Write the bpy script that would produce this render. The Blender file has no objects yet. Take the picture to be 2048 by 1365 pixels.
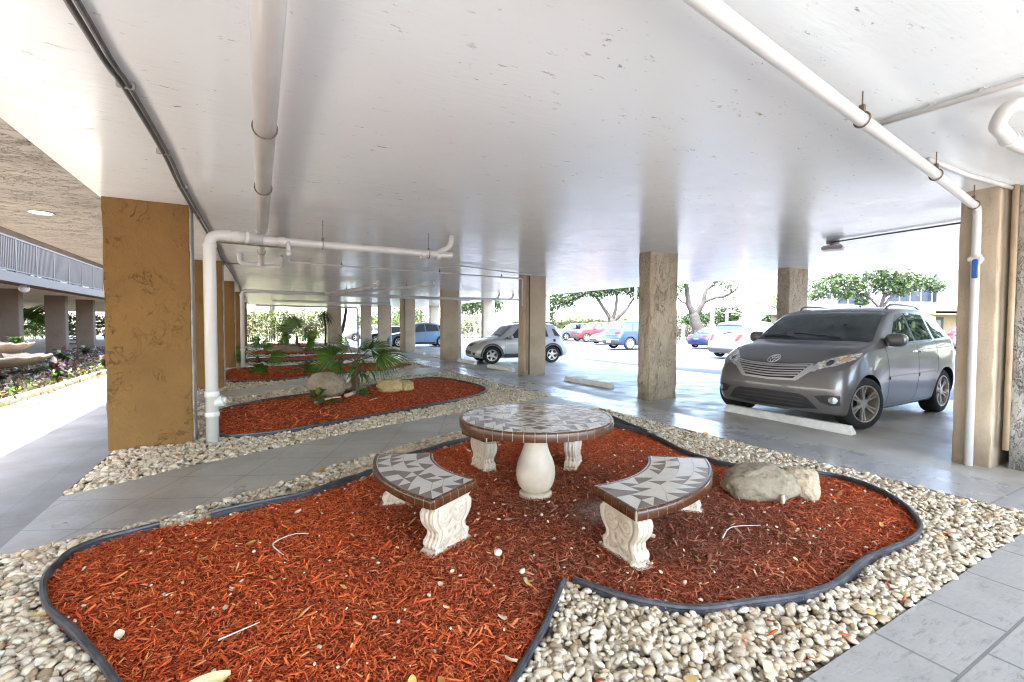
import bpy, math, random
import numpy as np
from mathutils import Vector, Matrix
from mathutils.bvhtree import BVHTree
from mathutils.geometry import tessellate_polygon
R = math.radians
PI = math.pi
scene = bpy.context.scene
col = scene.collection
random.seed(7)

# ------------------------------------------------------------------ helpers
def pchip(pts):
    """monotone cubic through (x, y) points -> vectorised function"""
    xs = np.array([p[0] for p in pts], float); ys = np.array([p[1] for p in pts], float)
    h = np.diff(xs); d = np.diff(ys) / h
    m = np.zeros(len(xs))
    if len(xs) > 2:
        for i in range(1, len(xs) - 1):
            if d[i - 1] * d[i] > 0:
                w1 = 2 * h[i] + h[i - 1]; w2 = h[i] + 2 * h[i - 1]
                m[i] = (w1 + w2) / (w1 / d[i - 1] + w2 / d[i])
    m[0] = d[0]; m[-1] = d[-1]
    def f(x):
        x = np.clip(np.asarray(x, float), xs[0], xs[-1])
        i = np.clip(np.searchsorted(xs, x) - 1, 0, len(h) - 1)
        t = (x - xs[i]) / h[i]
        return ((2*t**3 - 3*t**2 + 1) * ys[i] + (t**3 - 2*t**2 + t) * h[i] * m[i]
                + (-2*t**3 + 3*t**2) * ys[i+1] + (t**3 - t**2) * h[i] * m[i+1])
    return f

def smooth_path(pts, step=0.12, closed=False):
    """Catmull-Rom through 2D/3D points, resampled"""
    P = [np.array(p, float) for p in pts]
    n = len(P); out = []
    segs = n if closed else n - 1
    for i in range(segs):
        if closed:
            a, b, c, d = P[(i-1) % n], P[i], P[(i+1) % n], P[(i+2) % n]
        else:
            a, b, c, d = P[max(i-1, 0)], P[i], P[i+1], P[min(i+2, n-1)]
        k = max(1, int(np.linalg.norm(c - b) / step))
        for j in range(k):
            t = j / k
            out.append(0.5 * ((2*b) + (c-a)*t + (2*a-5*b+4*c-d)*t*t + (-a+3*b-3*c+d)*t**3))
    if not closed: out.append(P[-1])
    return out

class MB:
    """mesh builder: collects shapes, links them as one object"""
    def __init__(s): s.v = []; s.f = []; s.m = []; s.cur = 0
    def add(s, vs, fs):
        o = len(s.v); s.v += [tuple(float(c) for c in p) for p in vs]
        for q in fs: s.f.append(tuple(i + o for i in q)); s.m.append(s.cur)
        return s
    def box(s, c, d, rz=0, taper=1.0, bev=0.0):
        x, y, z = d[0]/2, d[1]/2, d[2]/2; cr, sr = math.cos(rz), math.sin(rz)
        if bev <= 0:
            vs = [(sx*x*(taper if sz > 0 else 1), sy*y*(taper if sz > 0 else 1), sz*z) for sz in (-1, 1) for sx, sy in ((-1,-1),(1,-1),(1,1),(-1,1))]
            fs = [(3,2,1,0),(4,5,6,7),(0,1,5,4),(1,2,6,5),(2,3,7,6),(3,0,4,7)]
        else:
            b = min(bev, x*.9, y*.9, z*.9); rings = []
            def ring(zz, ins):
                X, Y = x-ins, y-ins; k = b if ins == 0 else 0
                if ins == 0: return [(-X, -Y+b, zz), (-X+b, -Y, zz), (X-b, -Y, zz), (X, -Y+b, zz), (X, Y-b, zz), (X-b, Y, zz), (-X+b, Y, zz), (-X, Y-b, zz)]
                return [(-X, -Y, zz), (-X, -Y, zz), (X, -Y, zz), (X, -Y, zz), (X, Y, zz), (X, Y, zz), (-X, Y, zz), (-X, Y, zz)]
            q = b*0.999
            vs = ring(-z, q) + ring(-z+b, 0) + ring(z-b, 0) + ring(z, q)
            fs = [tuple(reversed(range(8)))] + [tuple(range(24, 32))]
            for r in range(3):
                for i in range(8):
                    j = (i+1) % 8; fs.append((r*8+i, r*8+j, (r+1)*8+j, (r+1)*8+i))
        s.add([(c[0]+p[0]*cr-p[1]*sr, c[1]+p[0]*sr+p[1]*cr, c[2]+p[2]) for p in vs], fs); return s
    def tube(s, path, r, n=12, cap=True):
        P = [Vector(p) for p in path]; k = len(P)
        rr = r if hasattr(r, '__len__') else [r]*k
        T = [(P[min(i+1, k-1)] - P[max(i-1, 0)]).normalized() for i in range(k)]
        ref = Vector((0,0,1)) if abs(T[0].z) < .9 else Vector((1,0,0))
        nrm = T[0].cross(ref).normalized(); vs = []
        for i in range(k):
            nrm = (nrm - T[i]*nrm.dot(T[i])).normalized(); b = T[i].cross(nrm)
            for j in range(n):
                a = 2*PI*j/n; vs.append(P[i] + (nrm*math.cos(a) + b*math.sin(a))*rr[i])
        fs = [(i*n+j, i*n+(j+1) % n, (i+1)*n+(j+1) % n, (i+1)*n+j) for i in range(k-1) for j in range(n)]
        if cap: fs += [tuple(reversed(range(n))), tuple((k-1)*n+j for j in range(n))]
        return s.add(vs, fs)
    def lathe(s, prof, c=(0,0,0), n=32, axis='z', cap=True):
        vs = []; k = len(prof)
        for r, h in prof:
            for j in range(n):
                a = 2*PI*j/n; x, y = r*math.cos(a), r*math.sin(a)
                p = (x, y, h) if axis == 'z' else ((x, h, y) if axis == 'y' else (h, x, y))
                vs.append((c[0]+p[0], c[1]+p[1], c[2]+p[2]))
        fs = []
        for i in range(k-1):
            for j in range(n):
                q = (i*n+j, i*n+(j+1) % n, (i+1)*n+(j+1) % n, (i+1)*n+j)
                fs.append(q if axis != 'y' else tuple(reversed(q)))
        if cap and prof[0][0] > 1e-6: fs.append(tuple(reversed(range(n))) if axis != 'y' else tuple(range(n)))
        if cap and prof[-1][0] > 1e-6:
            t = tuple((k-1)*n+j for j in range(n)); fs.append(t if axis != 'y' else tuple(reversed(t)))
        return s.add(vs, fs)
    def prism(s, poly, z0, z1, sides=True, bottom=True):
        n = len(poly)
        tri = tessellate_polygon([[Vector((p[0], p[1], 0)) for p in poly]])
        area = sum(poly[i][0]*poly[(i+1) % n][1] - poly[(i+1) % n][0]*poly[i][1] for i in range(n))
        vs = [(p[0], p[1], z1) for p in poly] + [(p[0], p[1], z0) for p in poly]
        fs = []
        for t in tri:
            a, b, c = [poly[i] for i in t]
            up = (b[0]-a[0])*(c[1]-a[1]) - (b[1]-a[1])*(c[0]-a[0]) > 0
            t = tuple(t) if up else tuple(reversed(t))
            fs.append(t)
            if bottom: fs.append(tuple(i+n for i in reversed(t)))
        if sides:
            for i in range(n):
                j = (i+1) % n
                fs.append((i+n, j+n, j, i) if area > 0 else (i, j, j+n, i+n))
        return s.add(vs, fs)
    def grid(s, P):
        """P[i][j] 3D points"""
        a, b = len(P), len(P[0])
        return s.add([p for r in P for p in r], [(i*b+j, i*b+j+1, (i+1)*b+j+1, (i+1)*b+j) for i in range(a-1) for j in range(b-1)])
    def build(s, name, mat, parent=None, smooth=False, world=True, auto=None):
        me = bpy.data.meshes.new(name)
        off = parent_loc(parent) if (parent is not None and world) else (0, 0, 0)
        vs = s.v if off == (0,0,0) else [(p[0]-off[0], p[1]-off[1], p[2]-off[2]) for p in s.v]
        me.from_pydata(vs, [], s.f)
        for m in (mat if isinstance(mat, (list, tuple)) else [mat]): me.materials.append(m)
        if isinstance(mat, (list, tuple)): me.polygons.foreach_set('material_index', s.m)
        finish(me, smooth, auto)
        o = bpy.data.objects.new(name, me); col.objects.link(o)
        if parent is not None: o.parent = parent
        return o

def finish(me, smooth, auto=None):
    me.update()
    if smooth:
        me.polygons.foreach_set('use_smooth', [True]*len(me.polygons))
        if auto:
            me.set_sharp_from_angle(angle=R(auto))
    me.update()

def parent_loc(p):
    x = [0.0, 0.0, 0.0]
    while p is not None:
        x = [x[i] + p.location[i] for i in range(3)]; p = p.parent
    return tuple(x)

def tag(o, label=None, cat=None, group=None, kind=None):
    if label: o['label'] = label
    if cat: o['category'] = cat
    if group: o['group'] = group
    if kind: o['kind'] = kind
    return o

def thing(name, label, cat, loc=(0,0,0), rz=0, group=None):
    o = bpy.data.objects.new(name, None); col.objects.link(o)
    o.empty_display_size = .2
    o.location = loc; o.rotation_euler = (0, 0, rz)
    return tag(o, label, cat, group)

def copy_tree(o, parent=None):
    c = o.copy(); col.objects.link(c)
    if parent is not None: c.parent = parent
    for ch in list(o.children): copy_tree(ch, c)
    return c

def raw_mesh(name, V, F, mat, nf=4):
    """fast mesh from numpy arrays: V (n,3), F (m,nf)"""
    me = bpy.data.meshes.new(name)
    V = np.asarray(V, np.float32); F = np.asarray(F, np.int32)
    me.vertices.add(len(V)); me.vertices.foreach_set('co', V.ravel())
    me.loops.add(F.size); me.loops.foreach_set('vertex_index', F.ravel())
    me.polygons.add(len(F)); me.polygons.foreach_set('loop_start', np.arange(0, F.size, nf, dtype=np.int32))
    for m in (mat if isinstance(mat, (list, tuple)) else [mat]): me.materials.append(m)
    me.update(calc_edges=True); me.validate()
    o = bpy.data.objects.new(name, me); col.objects.link(o)
    return o

def in_poly(X, Y, poly):
    c = np.zeros(len(X), bool); n = len(poly)
    for i in range(n):
        x0, y0 = poly[i][0], poly[i][1]; x1, y1 = poly[(i+1) % n][0], poly[(i+1) % n][1]
        if y0 == y1: continue
        m = (y0 > Y) != (y1 > Y)
        c ^= m & (X < (x1-x0)*(Y-y0)/(y1-y0) + x0)
    return c

# ------------------------------------------------------------------ materials
class NT:
    def __init__(s, name):
        s.mat = bpy.data.materials.new(name); s.mat.use_nodes = True
        s.t = s.mat.node_tree; s.n = s.t.nodes; s.n.clear()
        s.out = s.n.new('ShaderNodeOutputMaterial'); s.b = s.n.new('ShaderNodeBsdfPrincipled')
        s.t.links.new(s.b.outputs[0], s.out.inputs[0])
        s.tc = s.n.new('ShaderNodeTexCoord')
    def link(s, a, b): s.t.links.new(a, b)
    def node(s, typ, **kw):
        n = s.n.new(typ)
        for k, v in kw.items():
            if k.startswith('i_'):
                key = k[2:].replace('_', ' '); n.inputs[key].default_value = v
            else: setattr(n, k, v)
        return n
    def coords(s, scale=(1,1,1), kind='Object', rot=(0,0,0)):
        m = s.node('ShaderNodeMapping'); m.inputs['Scale'].default_value = scale; m.inputs['Rotation'].default_value = rot
        s.link(s.tc.outputs[kind], m.inputs[0]); return m.outputs[0]
    def noise(s, scale, detail=4, rough=.55, co=None, dist=0.0):
        n = s.node('ShaderNodeTexNoise', i_Scale=scale, i_Detail=detail, i_Roughness=rough, i_Distortion=dist)
        s.link(co if co is not None else s.coords(), n.inputs['Vector']); return n.outputs['Fac']
    def ramp(s, fac, stops, interp='LINEAR'):
        n = s.node('ShaderNodeValToRGB'); e = n.color_ramp; e.interpolation = interp
        while len(e.elements) < len(stops): e.elements.new(0.5)
        for el, (p, c) in zip(e.elements, stops):
            el.position = p; el.color = (*c, 1) if hasattr(c, '__len__') else (c, c, c, 1)
        s.link(fac, n.inputs[0]); return n.outputs[0]
    def mix(s, a, b, fac, mode='MIX'):
        n = s.node('ShaderNodeMix', data_type='RGBA', blend_type=mode)
        for v, i in ((a, 6), (b, 7)):
            if hasattr(v, 'is_output'): s.link(v, n.inputs[i])
            else: n.inputs[i].default_value = (*v, 1)
        if hasattr(fac, 'is_output'): s.link(fac, n.inputs[0])
        else: n.inputs[0].default_value = fac
        return n.outputs[2]
    def math(s, op, a, b=0.0):
        n = s.node('ShaderNodeMath', operation=op)
        for v, i in ((a, 0), (b, 1)):
            if hasattr(v, 'is_output'): s.link(v, n.inputs[i])
            else: n.inputs[i].default_value = v
        return n.outputs[0]
    def bump(s, h, strength=.3, dist=.01, prev=None):
        n = s.node('ShaderNodeBump', i_Strength=strength, i_Distance=dist)
        s.link(h, n.inputs['Height'])
        if prev is not None: s.link(prev, n.inputs['Normal'])
        s.link(n.outputs[0], s.b.inputs['Normal']); return n.outputs[0]
    def set(s, base=None, rough=None, metal=None, spec=None, **kw):
        for v, k in ((base, 'Base Color'), (rough, 'Roughness'), (metal, 'Metallic'), (spec, 'Specular IOR Level')):
            if v is None: continue
            if hasattr(v, 'is_output'): s.link(v, s.b.inputs[k])
            elif hasattr(v, '__len__'): s.b.inputs[k].default_value = (*v, 1)
            else: s.b.inputs[k].default_value = v
        for k, v in kw.items(): s.b.inputs[k.replace('_', ' ')].default_value = v
        return s.mat

def simple(name, c, rough=.5, metal=0, var=.12, vs=6, bump=0, bs=40, spec=.5, **kw):
    m = NT(name)
    f = m.noise(vs, 5)
    lo = tuple(x*(1-var) for x in c); hi = tuple(min(1, x*(1+var)) for x in c)
    m.set(m.ramp(f, [(.3, lo), (.7, hi)]), rough, metal, spec, **kw)
    if bump: m.bump(m.noise(bs, 4), bump, .01)
    return m.mat
MAT = {}
def stucco(name, c, dirt, seed=0.0, heavy=1.0, streak=(1, 1, .5), base_dirt=True, cover=.5, scale=5.0, dark=.62):
    m = NT(name)
    mp = m.node('ShaderNodeMapping'); mp.inputs['Location'].default_value = (seed*3.1, seed*1.7, seed); mp.inputs['Scale'].default_value = streak
    m.link(m.tc.outputs['Object'], mp.inputs[0]); co = mp.outputs[0]
    big = m.noise(1.3, 5, .6)
    def crease(sc, dist, w, lo):
        r = m.math('ABSOLUTE', m.math('SUBTRACT', m.noise(sc, 3, .6, co, dist), .5))
        k = m.ramp(r, [(0, 1.0), (w, 0.0)])
        return m.math('MULTIPLY', k, m.ramp(m.noise(sc*.55, 3, .5, co), [(lo, 0.0), (lo+.12, 1.0)]))
    cr = m.math('MAXIMUM', crease(scale, 1.2, .013*heavy, cover), crease(scale*2.3, .7, .02*heavy, cover+.02))
    cr = m.math('MULTIPLY', cr, m.ramp(m.noise(30, 4, .6), [(.35, .25), (.6, 1.0)]))
    base = m.ramp(big, [(.3, tuple(x*.82 for x in c)), (.5, c), (.7, tuple(min(1, x*1.12) for x in c))])
    colr = m.mix(base, dirt, m.math('MULTIPLY', cr, dark))
    fine = m.noise(48, 5, .65)
    colr = m.mix(colr, tuple(x*.55 for x in c), m.ramp(fine, [(.55, 0.0), (.75, .5)]))
    if base_dirt:   # splash dirt near the ground
        sep = m.node('ShaderNodeSeparateXYZ'); m.link(m.tc.outputs['Object'], sep.inputs[0])
        z = m.math('ADD', sep.outputs[2], m.math('MULTIPLY', m.math('SUBTRACT', big, .5), .6))
        colr = m.mix(colr, tuple(x*.6 for x in dirt), m.ramp(z, [(0.0, .7), (.16, .35), (.6, 0.0)]))
    m.set(colr, .8, 0, .3)
    slab_ = m.noise(scale*.9, 5, .62, co, 1.0)
    b = m.bump(m.math('SUBTRACT', slab_, m.math('MULTIPLY', cr, .8)), .8*min(1.2, heavy), .035)
    m.bump(fine, .3, .008, b)
    return m.mat
MAT['ochre'] = stucco('ochre_stucco', (.185, .10, .030), (.07, .035, .012), 0, 1.0, (1, 1, .8), False, .52, 3.6, .7)
MAT['tan'] = stucco('tan_stucco', (.45, .38, .285), (.13, .095, .06), 2, 1.2, (1, 1, .5), True, .44, 6.5, .75)
MAT['tan_smooth'] = stucco('tan_painted_concrete', (.46, .375, .275), (.24, .18, .12), 5, .5, (1, 1, .5), True, .56, 3.5)
MAT['greystucco'] = stucco('weathered_stucco', (.46, .44, .40), (.08, .075, .07), 9, 1.4, (1, 1, .5), True, .42, 7, .75)
MAT['wingcol'] = stucco('brown_stucco', (.12, .085, .06), (.05, .035, .025), 4, .7)
MAT['soffit'] = stucco('soffit_stucco', (.47, .435, .385), (.05, .04, .035), 7, 1.3, (.8, 2.2, 1), False, .42, 4, .9)

# glossy painted ceiling: trowel strokes, small chips where the paint has flaked, hairline cracks
m = NT('ceiling_paint')
big = m.noise(.5, 4, .5)
st = m.noise(7, 5, .62, m.coords((.5, 3.0, 1), rot=(0, 0, R(14))), .5)
region = m.ramp(m.noise(.8, 3, .6), [(.46, 0.0), (.62, 1.0)])
fk = m.noise(9, 5, .7, m.coords((.8, 2.2, 1), rot=(0, 0, R(20))), .3)
flm = m.math('MULTIPLY', m.ramp(fk, [(.64, 0.0), (.67, 1.0)]), m.ramp(m.noise(1.6, 2), [(.44, .15), (.6, 1.0)]))
c = m.ramp(big, [(.3, (.785, .83, .85)), (.7, (.835, .88, .90))])
c = m.mix(c, (.26, .20, .15), m.math('MULTIPLY', flm, .8))
m.set(c, m.ramp(m.noise(2.5, 4), [(.3, .17), (.7, .25)]), 0, .9)
bb = m.bump(m.noise(.9, 2), .12, .06)
m.bump(m.math('SUBTRACT', m.math('MULTIPLY', st, m.math('ADD', m.math('MULTIPLY', region, .8), .35)), flm), .24, .014, bb)
MAT['ceiling'] = m.mat

def concrete(name, c, rough=(.35, .6), stain=None, joints=None, slate=0.0, dark=(.14, .13, .12), spec=.5):
    m = NT(name)
    n1 = m.noise(.9, 6, .62); n2 = m.noise(14, 5, .6)
    cc = m.ramp(n1, [(.28, tuple(x*.78 for x in c)), (.5, c), (.75, tuple(min(1, x*1.16) for x in c))])
    cc = m.mix(cc, tuple(x*.62 for x in c), m.ramp(n2, [(.55, 0.0), (.8, .55)]))
    hgt = n2
    if stain:
        cc = m.mix(cc, stain, m.ramp(m.noise(.62, 4, .6, m.coords((1.6, .7, 1)), .7), [(.40, 0.0), (.72, .75)]))
    if slate:
        s1 = m.noise(13, 7, .75, m.coords((.55, 1.9, 1)), .5)
        sm = m.math('MULTIPLY', m.ramp(s1, [(.54, 0.0), (.66, 1.0)]), m.ramp(m.noise(1.1, 3), [(.38, .1), (.62, 1.0)]))
        cc = m.mix(cc, dark, m.math('MULTIPLY', sm, slate)); hgt = m.math('SUBTRACT', n2, m.math('MULTIPLY', s1, 1.2))
    if joints:
        br = m.node('ShaderNodeTexBrick', offset=joints[2], squash=1.0)
        for k, v in (('Scale', 1.0), ('Mortar Size', .008), ('Mortar Smooth', .15), ('Brick Width', joints[0]), ('Row Height', joints[1]), ('Bias', 0)):
            br.inputs[k].default_value = v
        br.inputs['Color1'].default_value = (0,0,0,1); br.inputs['Color2'].default_value = (0,0,0,1); br.inputs['Mortar'].default_value = (1,1,1,1)
        wob = m.node('ShaderNodeMapping'); m.link(m.coords(rot=(0, 0, joints[3])), wob.inputs[0])
        m.link(wob.outputs[0], br.inputs['Vector'])
        cc = m.mix(cc, dark, m.math('MULTIPLY', br.outputs['Fac'], .7))
        hgt = m.math('SUBTRACT', hgt, m.math('MULTIPLY', br.outputs['Fac'], 2.5))
    m.set(cc, m.ramp(m.noise(1.7, 5, .6), [(.3, rough[0]), (.7, rough[1])]), 0, spec)
    m.bump(hgt, .25, .012)
    return m.mat
MAT['slab'] = concrete('parking_slab_concrete', (.37, .355, .325), (.28, .66), (.22, .17, .10), spec=.42)
MAT['walk'] = concrete('sealed_walkway_concrete', (.31, .305, .295), (.16, .42), None, (1.5, 12, 0, R(90)), spec=.65)
MAT['stamp'] = concrete('stamped_concrete', (.295, .285, .26), (.45, .7), None, (.62, .4, .5, 0), .75, (.085, .082, .075))
MAT['side'] = concrete('sidewalk_stamped_concrete', (.185, .178, .165), (.4, .65), None, (1.0, .95, 0, R(90)), .55)
MAT['cross'] = concrete('cross_path_concrete', (.31, .295, .26), (.25, .5), None, (.62, .62, 0, R(25)), .4)
MAT['kerb'] = simple('kerb_concrete', (.42, .40, .36), .8, 0, .25, 5, .3)
MAT['wheelstop'] = simple('wheel_stop_paint', (.66, .65, .62), .6, 0, .16, 7, .3, 30)
m = NT('asphalt')
n = m.noise(40, 4); n1 = m.noise(.5, 5, .6)
c = m.ramp(n1, [(.3, (.045, .045, .05)), (.7, (.075, .075, .08))])
m.set(m.mix(c, (.12, .12, .12), m.ramp(n, [(.5, 0.0), (.75, .6)])), .75, 0, .4); m.bump(n, .3, .01)
MAT['asphalt'] = m.mat
MAT['earth'] = simple('soil', (.09, .06, .04), .95, 0, .4, 8, .6, 30)
MAT['gravelbase'] = simple('gravel_bed_grit', (.20, .165, .125), .95, 0, .45, 22, .6, 60)
MAT['lawn'] = simple('lawn_turf', (.06, .09, .03), .95, 0, .4, 3, .5, 60)

def island(name, stops, rough=.7, spec=.3, extra=None, **kw):
    m = NT(name)
    g = m.node('ShaderNodeNewGeometry')
    c = m.ramp(g.outputs['Random Per Island'], stops)
    if extra: c = extra(m, c, g)
    m.set(c, rough, 0, spec, **kw)
    return m.mat
def peb(m, c, g):
    n = m.noise(30, 4, .6)
    return m.mix(c, (.24, .19, .14), m.ramp(n, [(.56, 0.0), (.74, .4)]))
MAT['pebble'] = island('white_river_pebbles', [(0, (0.267, 0.182, 0.099)), (.06, (0.393, 0.297, 0.182)), (.2, (0.472, 0.389, 0.266)), (.45, (0.562, 0.479, 0.350)), (.65, (0.446, 0.397, 0.315)), (.85, (0.624, 0.545, 0.406)), (1, (0.320, 0.255, 0.175))], .62, .35, peb)
def mul(m, c, g):   # worn darker brown area round the table, bright fresh chips elsewhere
    v = m.node('ShaderNodeVectorMath', operation='DISTANCE'); v.inputs[1].default_value = (2.75, 2.75, 0)
    m.link(m.tc.outputs['Object'], v.inputs[0])
    d = m.math('ADD', v.outputs['Value'], m.math('MULTIPLY', m.math('SUBTRACT', m.noise(1.6, 4, .6), .5), 2.2))
    worn = m.ramp(m.math('DIVIDE', d, 4.0), [(.16, 1.0), (.62, 0.0)])
    old = m.ramp(g.outputs['Random Per Island'], [(0, (.07, .025, .015)), (.3, (.17, .05, .025)), (.6, (.25, .075, .035)), (.85, (.30, .13, .08)), (1, (.36, .24, .17))])
    c = m.mix(c, old, m.math('MULTIPLY', worn, .9))
    return m.mix(c, tuple((.12, .02, .008)), m.ramp(m.noise(60, 2), [(.55, 0.0), (.8, .4)]))
MAT['mulch'] = island('red_bark_mulch', [(0, (0.234, 0.032, 0.010)), (.2, (0.468, 0.064, 0.017)), (.5, (0.686, 0.108, 0.025)), (.8, (0.800, 0.157, 0.038)), (.95, (0.800, 0.229, 0.071)), (1, (0.655, 0.315, 0.141))], .75, .25, mul)
m = NT('mulch_fines')
n = m.noise(45, 5, .7, m.coords((1, 2, 1))); 
c = m.ramp(n, [(.3, (.07, .014, .006)), (.55, (.22, .04, .012)), (.75, (.36, .075, .02))])
v = m.node('ShaderNodeVectorMath', operation='DISTANCE'); v.inputs[1].default_value = (2.62, 2.98, 0); m.link(m.tc.outputs['Object'], v.inputs[0])
d = m.math('ADD', v.outputs['Value'], m.math('MULTIPLY', m.math('SUBTRACT', m.noise(5, 4, .6), .5), .5))
c = m.mix(c, (.36, .32, .28), m.ramp(d, [(.22, .85), (.42, 0.0)]))
m.set(c, .92, 0, .2); m.bump(n, .8, .02)
MAT['mulchbase'] = m.mat

m = NT('black_plastic_edging')
n = m.noise(9, 5, .65)
m.set(m.ramp(n, [(.35, (.018, .019, .022)), (.62, (.05, .052, .06)), (.8, (.14, .14, .15))]), m.ramp(n, [(.3, .3), (.7, .55)]), 0, .55)
m.bump(m.noise(30, 3), .15, .005); MAT['edging'] = m.mat

m = NT('white_pipe_paint')
n = m.noise(2.2, 5, .6)
c = m.ramp(n, [(.3, (.55, .545, .525)), (.7, (.63, .625, .61))])
c = m.mix(c, (.36, .29, .22), m.ramp(m.noise(26, 4, .7), [(.69, 0.0), (.8, .5)]))
m.set(c, .28, 0, .55); m.bump(m.noise(18, 3), .06, .005)
MAT['pipe'] = m.mat
MAT['pipe_tan'] = simple('tan_pipe_paint', (.42, .31, .2), .45, 0, .15, 4)
MAT['conduit'] = simple('dark_conduit', (.12, .12, .12), .4, .6, .3, 5)
MAT['steel'] = simple('galvanised_steel', (.35, .35, .34), .45, .8, .25, 8)
MAT['rust'] = simple('rusty_iron', (.17, .13, .09), .8, .2, .4, 30)
MAT['blueplastic'] = simple('blue_plastic', (.02, .10, .42), .35, 0, .1)

# precast table set
m = NT('cream_cast_stone')
n = m.noise(5, 5, .6); n2 = m.noise(38, 4, .6)
c = m.ramp(n, [(.3, (.44, .365, .275)), (.7, (.56, .495, .40))])
geom = m.node('ShaderNodeNewGeometry')
pt = m.ramp(geom.outputs['Pointiness'], [(.455, 1.0), (.495, 0.0)])
c = m.mix(c, (.20, .14, .08), m.math('MULTIPLY', pt, .75))  # darker brown in the hollows of the surface
c = m.mix(c, (.34, .24, .14), m.ramp(n2, [(.62, 0.0), (.8, .4)]))
m.set(c, .7, 0, .35); m.bump(n2, .18, .006); MAT['cast'] = m.mat
m = NT('brown_glazed_edge_tile')
m.set(m.ramp(m.noise(6, 4), [(.3, (.05, .018, .006)), (.7, (.085, .03, .010))]), .22, 0, .6); m.bump(m.noise(14, 3), .1, .01); MAT['edgetile'] = m.mat
MAT['grout'] = simple('light_grout', (.42, .38, .33), .8, 0, .15, 20)
MAT['tile_white'] = simple('white_glazed_tile', (.52, .485, .43), .14, 0, .05, 9, spec=.6)
MAT['tile_grey'] = simple('grey_brown_glazed_tile', (.19, .155, .13), .14, 0, .1, 9, spec=.6)
MAT['tile_grout'] = simple('dark_grout', (.10, .09, .08), .8, 0, .15, 20)

def rockmat(name, a, b, dark):
    m = NT(name)
    n = m.noise(3.2, 6, .65); n2 = m.noise(16, 5, .7, None, .5)
    c = m.ramp(n, [(.3, a), (.7, b)])
    c = m.mix(c, dark, m.ramp(n2, [(.56, 0.0), (.7, .8)]))
    m.set(c, .9, 0, .2); bb = m.bump(n2, .7, .03); m.bump(m.noise(60, 4), .35, .008, bb); return m.mat
MAT['rock_grey'] = rockmat('grey_boulder', (.20, .165, .115), (.31, .265, .195), (.075, .06, .04))
MAT['rock_tan'] = rockmat('tan_limestone', (.34, .265, .175), (.50, .42, .31), (.18, .12, .06))
MAT['rock_brown'] = rockmat('brown_boulder', (.20, .16, .11), (.31, .26, .19), (.07, .05, .035))
MAT['rock_ochre'] = rockmat('ochre_rock', (.34, .24, .10), (.52, .41, .22), (.14, .09, .03))
MAT['drift'] = simple('bleached_driftwood', (.50, .44, .37), .85, 0, .25, 12, .5, 30)

def leafmat(name, a, b, trans=.25, rough=.45, spec=.4):
    m = NT(name)
    g = m.node('ShaderNodeNewGeometry')
    c = m.ramp(g.outputs['Random Per Island'], [(0, a), (1, b)])
    c = m.mix(c, tuple(x*.55 for x in a), m.ramp(m.noise(3, 3), [(.45, 0.0), (.7, .5)]))
    m.set(c, rough, 0, spec)
    if trans:
        t = m.node('ShaderNodeBsdfTranslucent'); m.link(m.mix(c, (1, 1, .4), .0), t.inputs['Color'])
        mx = m.node('ShaderNodeMixShader'); mx.inputs[0].default_value = trans
        m.link(m.b.outputs[0], mx.inputs[1]); m.link(t.outputs[0], mx.inputs[2]); m.link(mx.outputs[0], m.out.inputs[0])
    return m.mat
MAT['palm'] = leafmat('fan_palm_leaf', (.035, .085, .012), (.10, .19, .025), .3, .4)
MAT['shrub'] = leafmat('shrub_leaf', (.04, .105, .02), (.12, .22, .045), .3, .4)
MAT['treeleaf'] = leafmat('tree_leaf', (.012, .030, .009), (.036, .06, .016), .2)
MAT['treelight'] = leafmat('light_tree_leaf', (.024, .05, .012), (.055, .085, .024), .25)
MAT['hedge'] = leafmat('hedge_leaf', (.04, .06, .011), (.11, .13, .022), .3)
MAT['hedgedark'] = leafmat('dark_hedge_leaf', (.03, .04, .02), (.08, .08, .04), .2)
MAT['bark'] = simple('tree_bark', (.045, .036, .032), .9, 0, .35, 6, .8, 20)
MAT['barkdark'] = simple('dark_tree_bark', (.022, .018, .016), .9, 0, .35, 6, .8, 20)
MAT['palmtrunk'] = simple('palm_trunk_fibre', (.10, .06, .035), .95, 0, .4, 20, .8, 40)
MAT['stem'] = simple('green_brown_stem', (.12, .10, .05), .7, 0, .3, 12)
MAT['brom_red'] = leafmat('burgundy_leaf', (.018, .005, .006), (.06, .010, .013), .15, .5)
MAT['brom_org'] = leafmat('orange_yellow_leaf', (.16, .09, .015), (.24, .09, .025), .25, .4)
MAT['brom_grn'] = leafmat('lime_leaf', (.08, .14, .02), (.16, .22, .04), .25, .4)
MAT['brom_dark'] = leafmat('dark_bronze_leaf', (.03, .035, .02), (.10, .06, .05), .25, .35)
MAT['drytwig'] = simple('pale_twigs', (.24, .22, .21), .9, 0, .2, 5)
MAT['leafdry'] = island('fallen_dry_leaves', [(0, (.30, .12, .03)), (.3, (.48, .27, .06)), (.55, (.62, .46, .20)), (.8, (.55, .45, .33)), (1, (.32, .19, .10))], .6, .3)
MAT['leafyellow'] = simple('pale_yellow_leaf', (.80, .72, .36), .5, 0, .08, 10)

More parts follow.
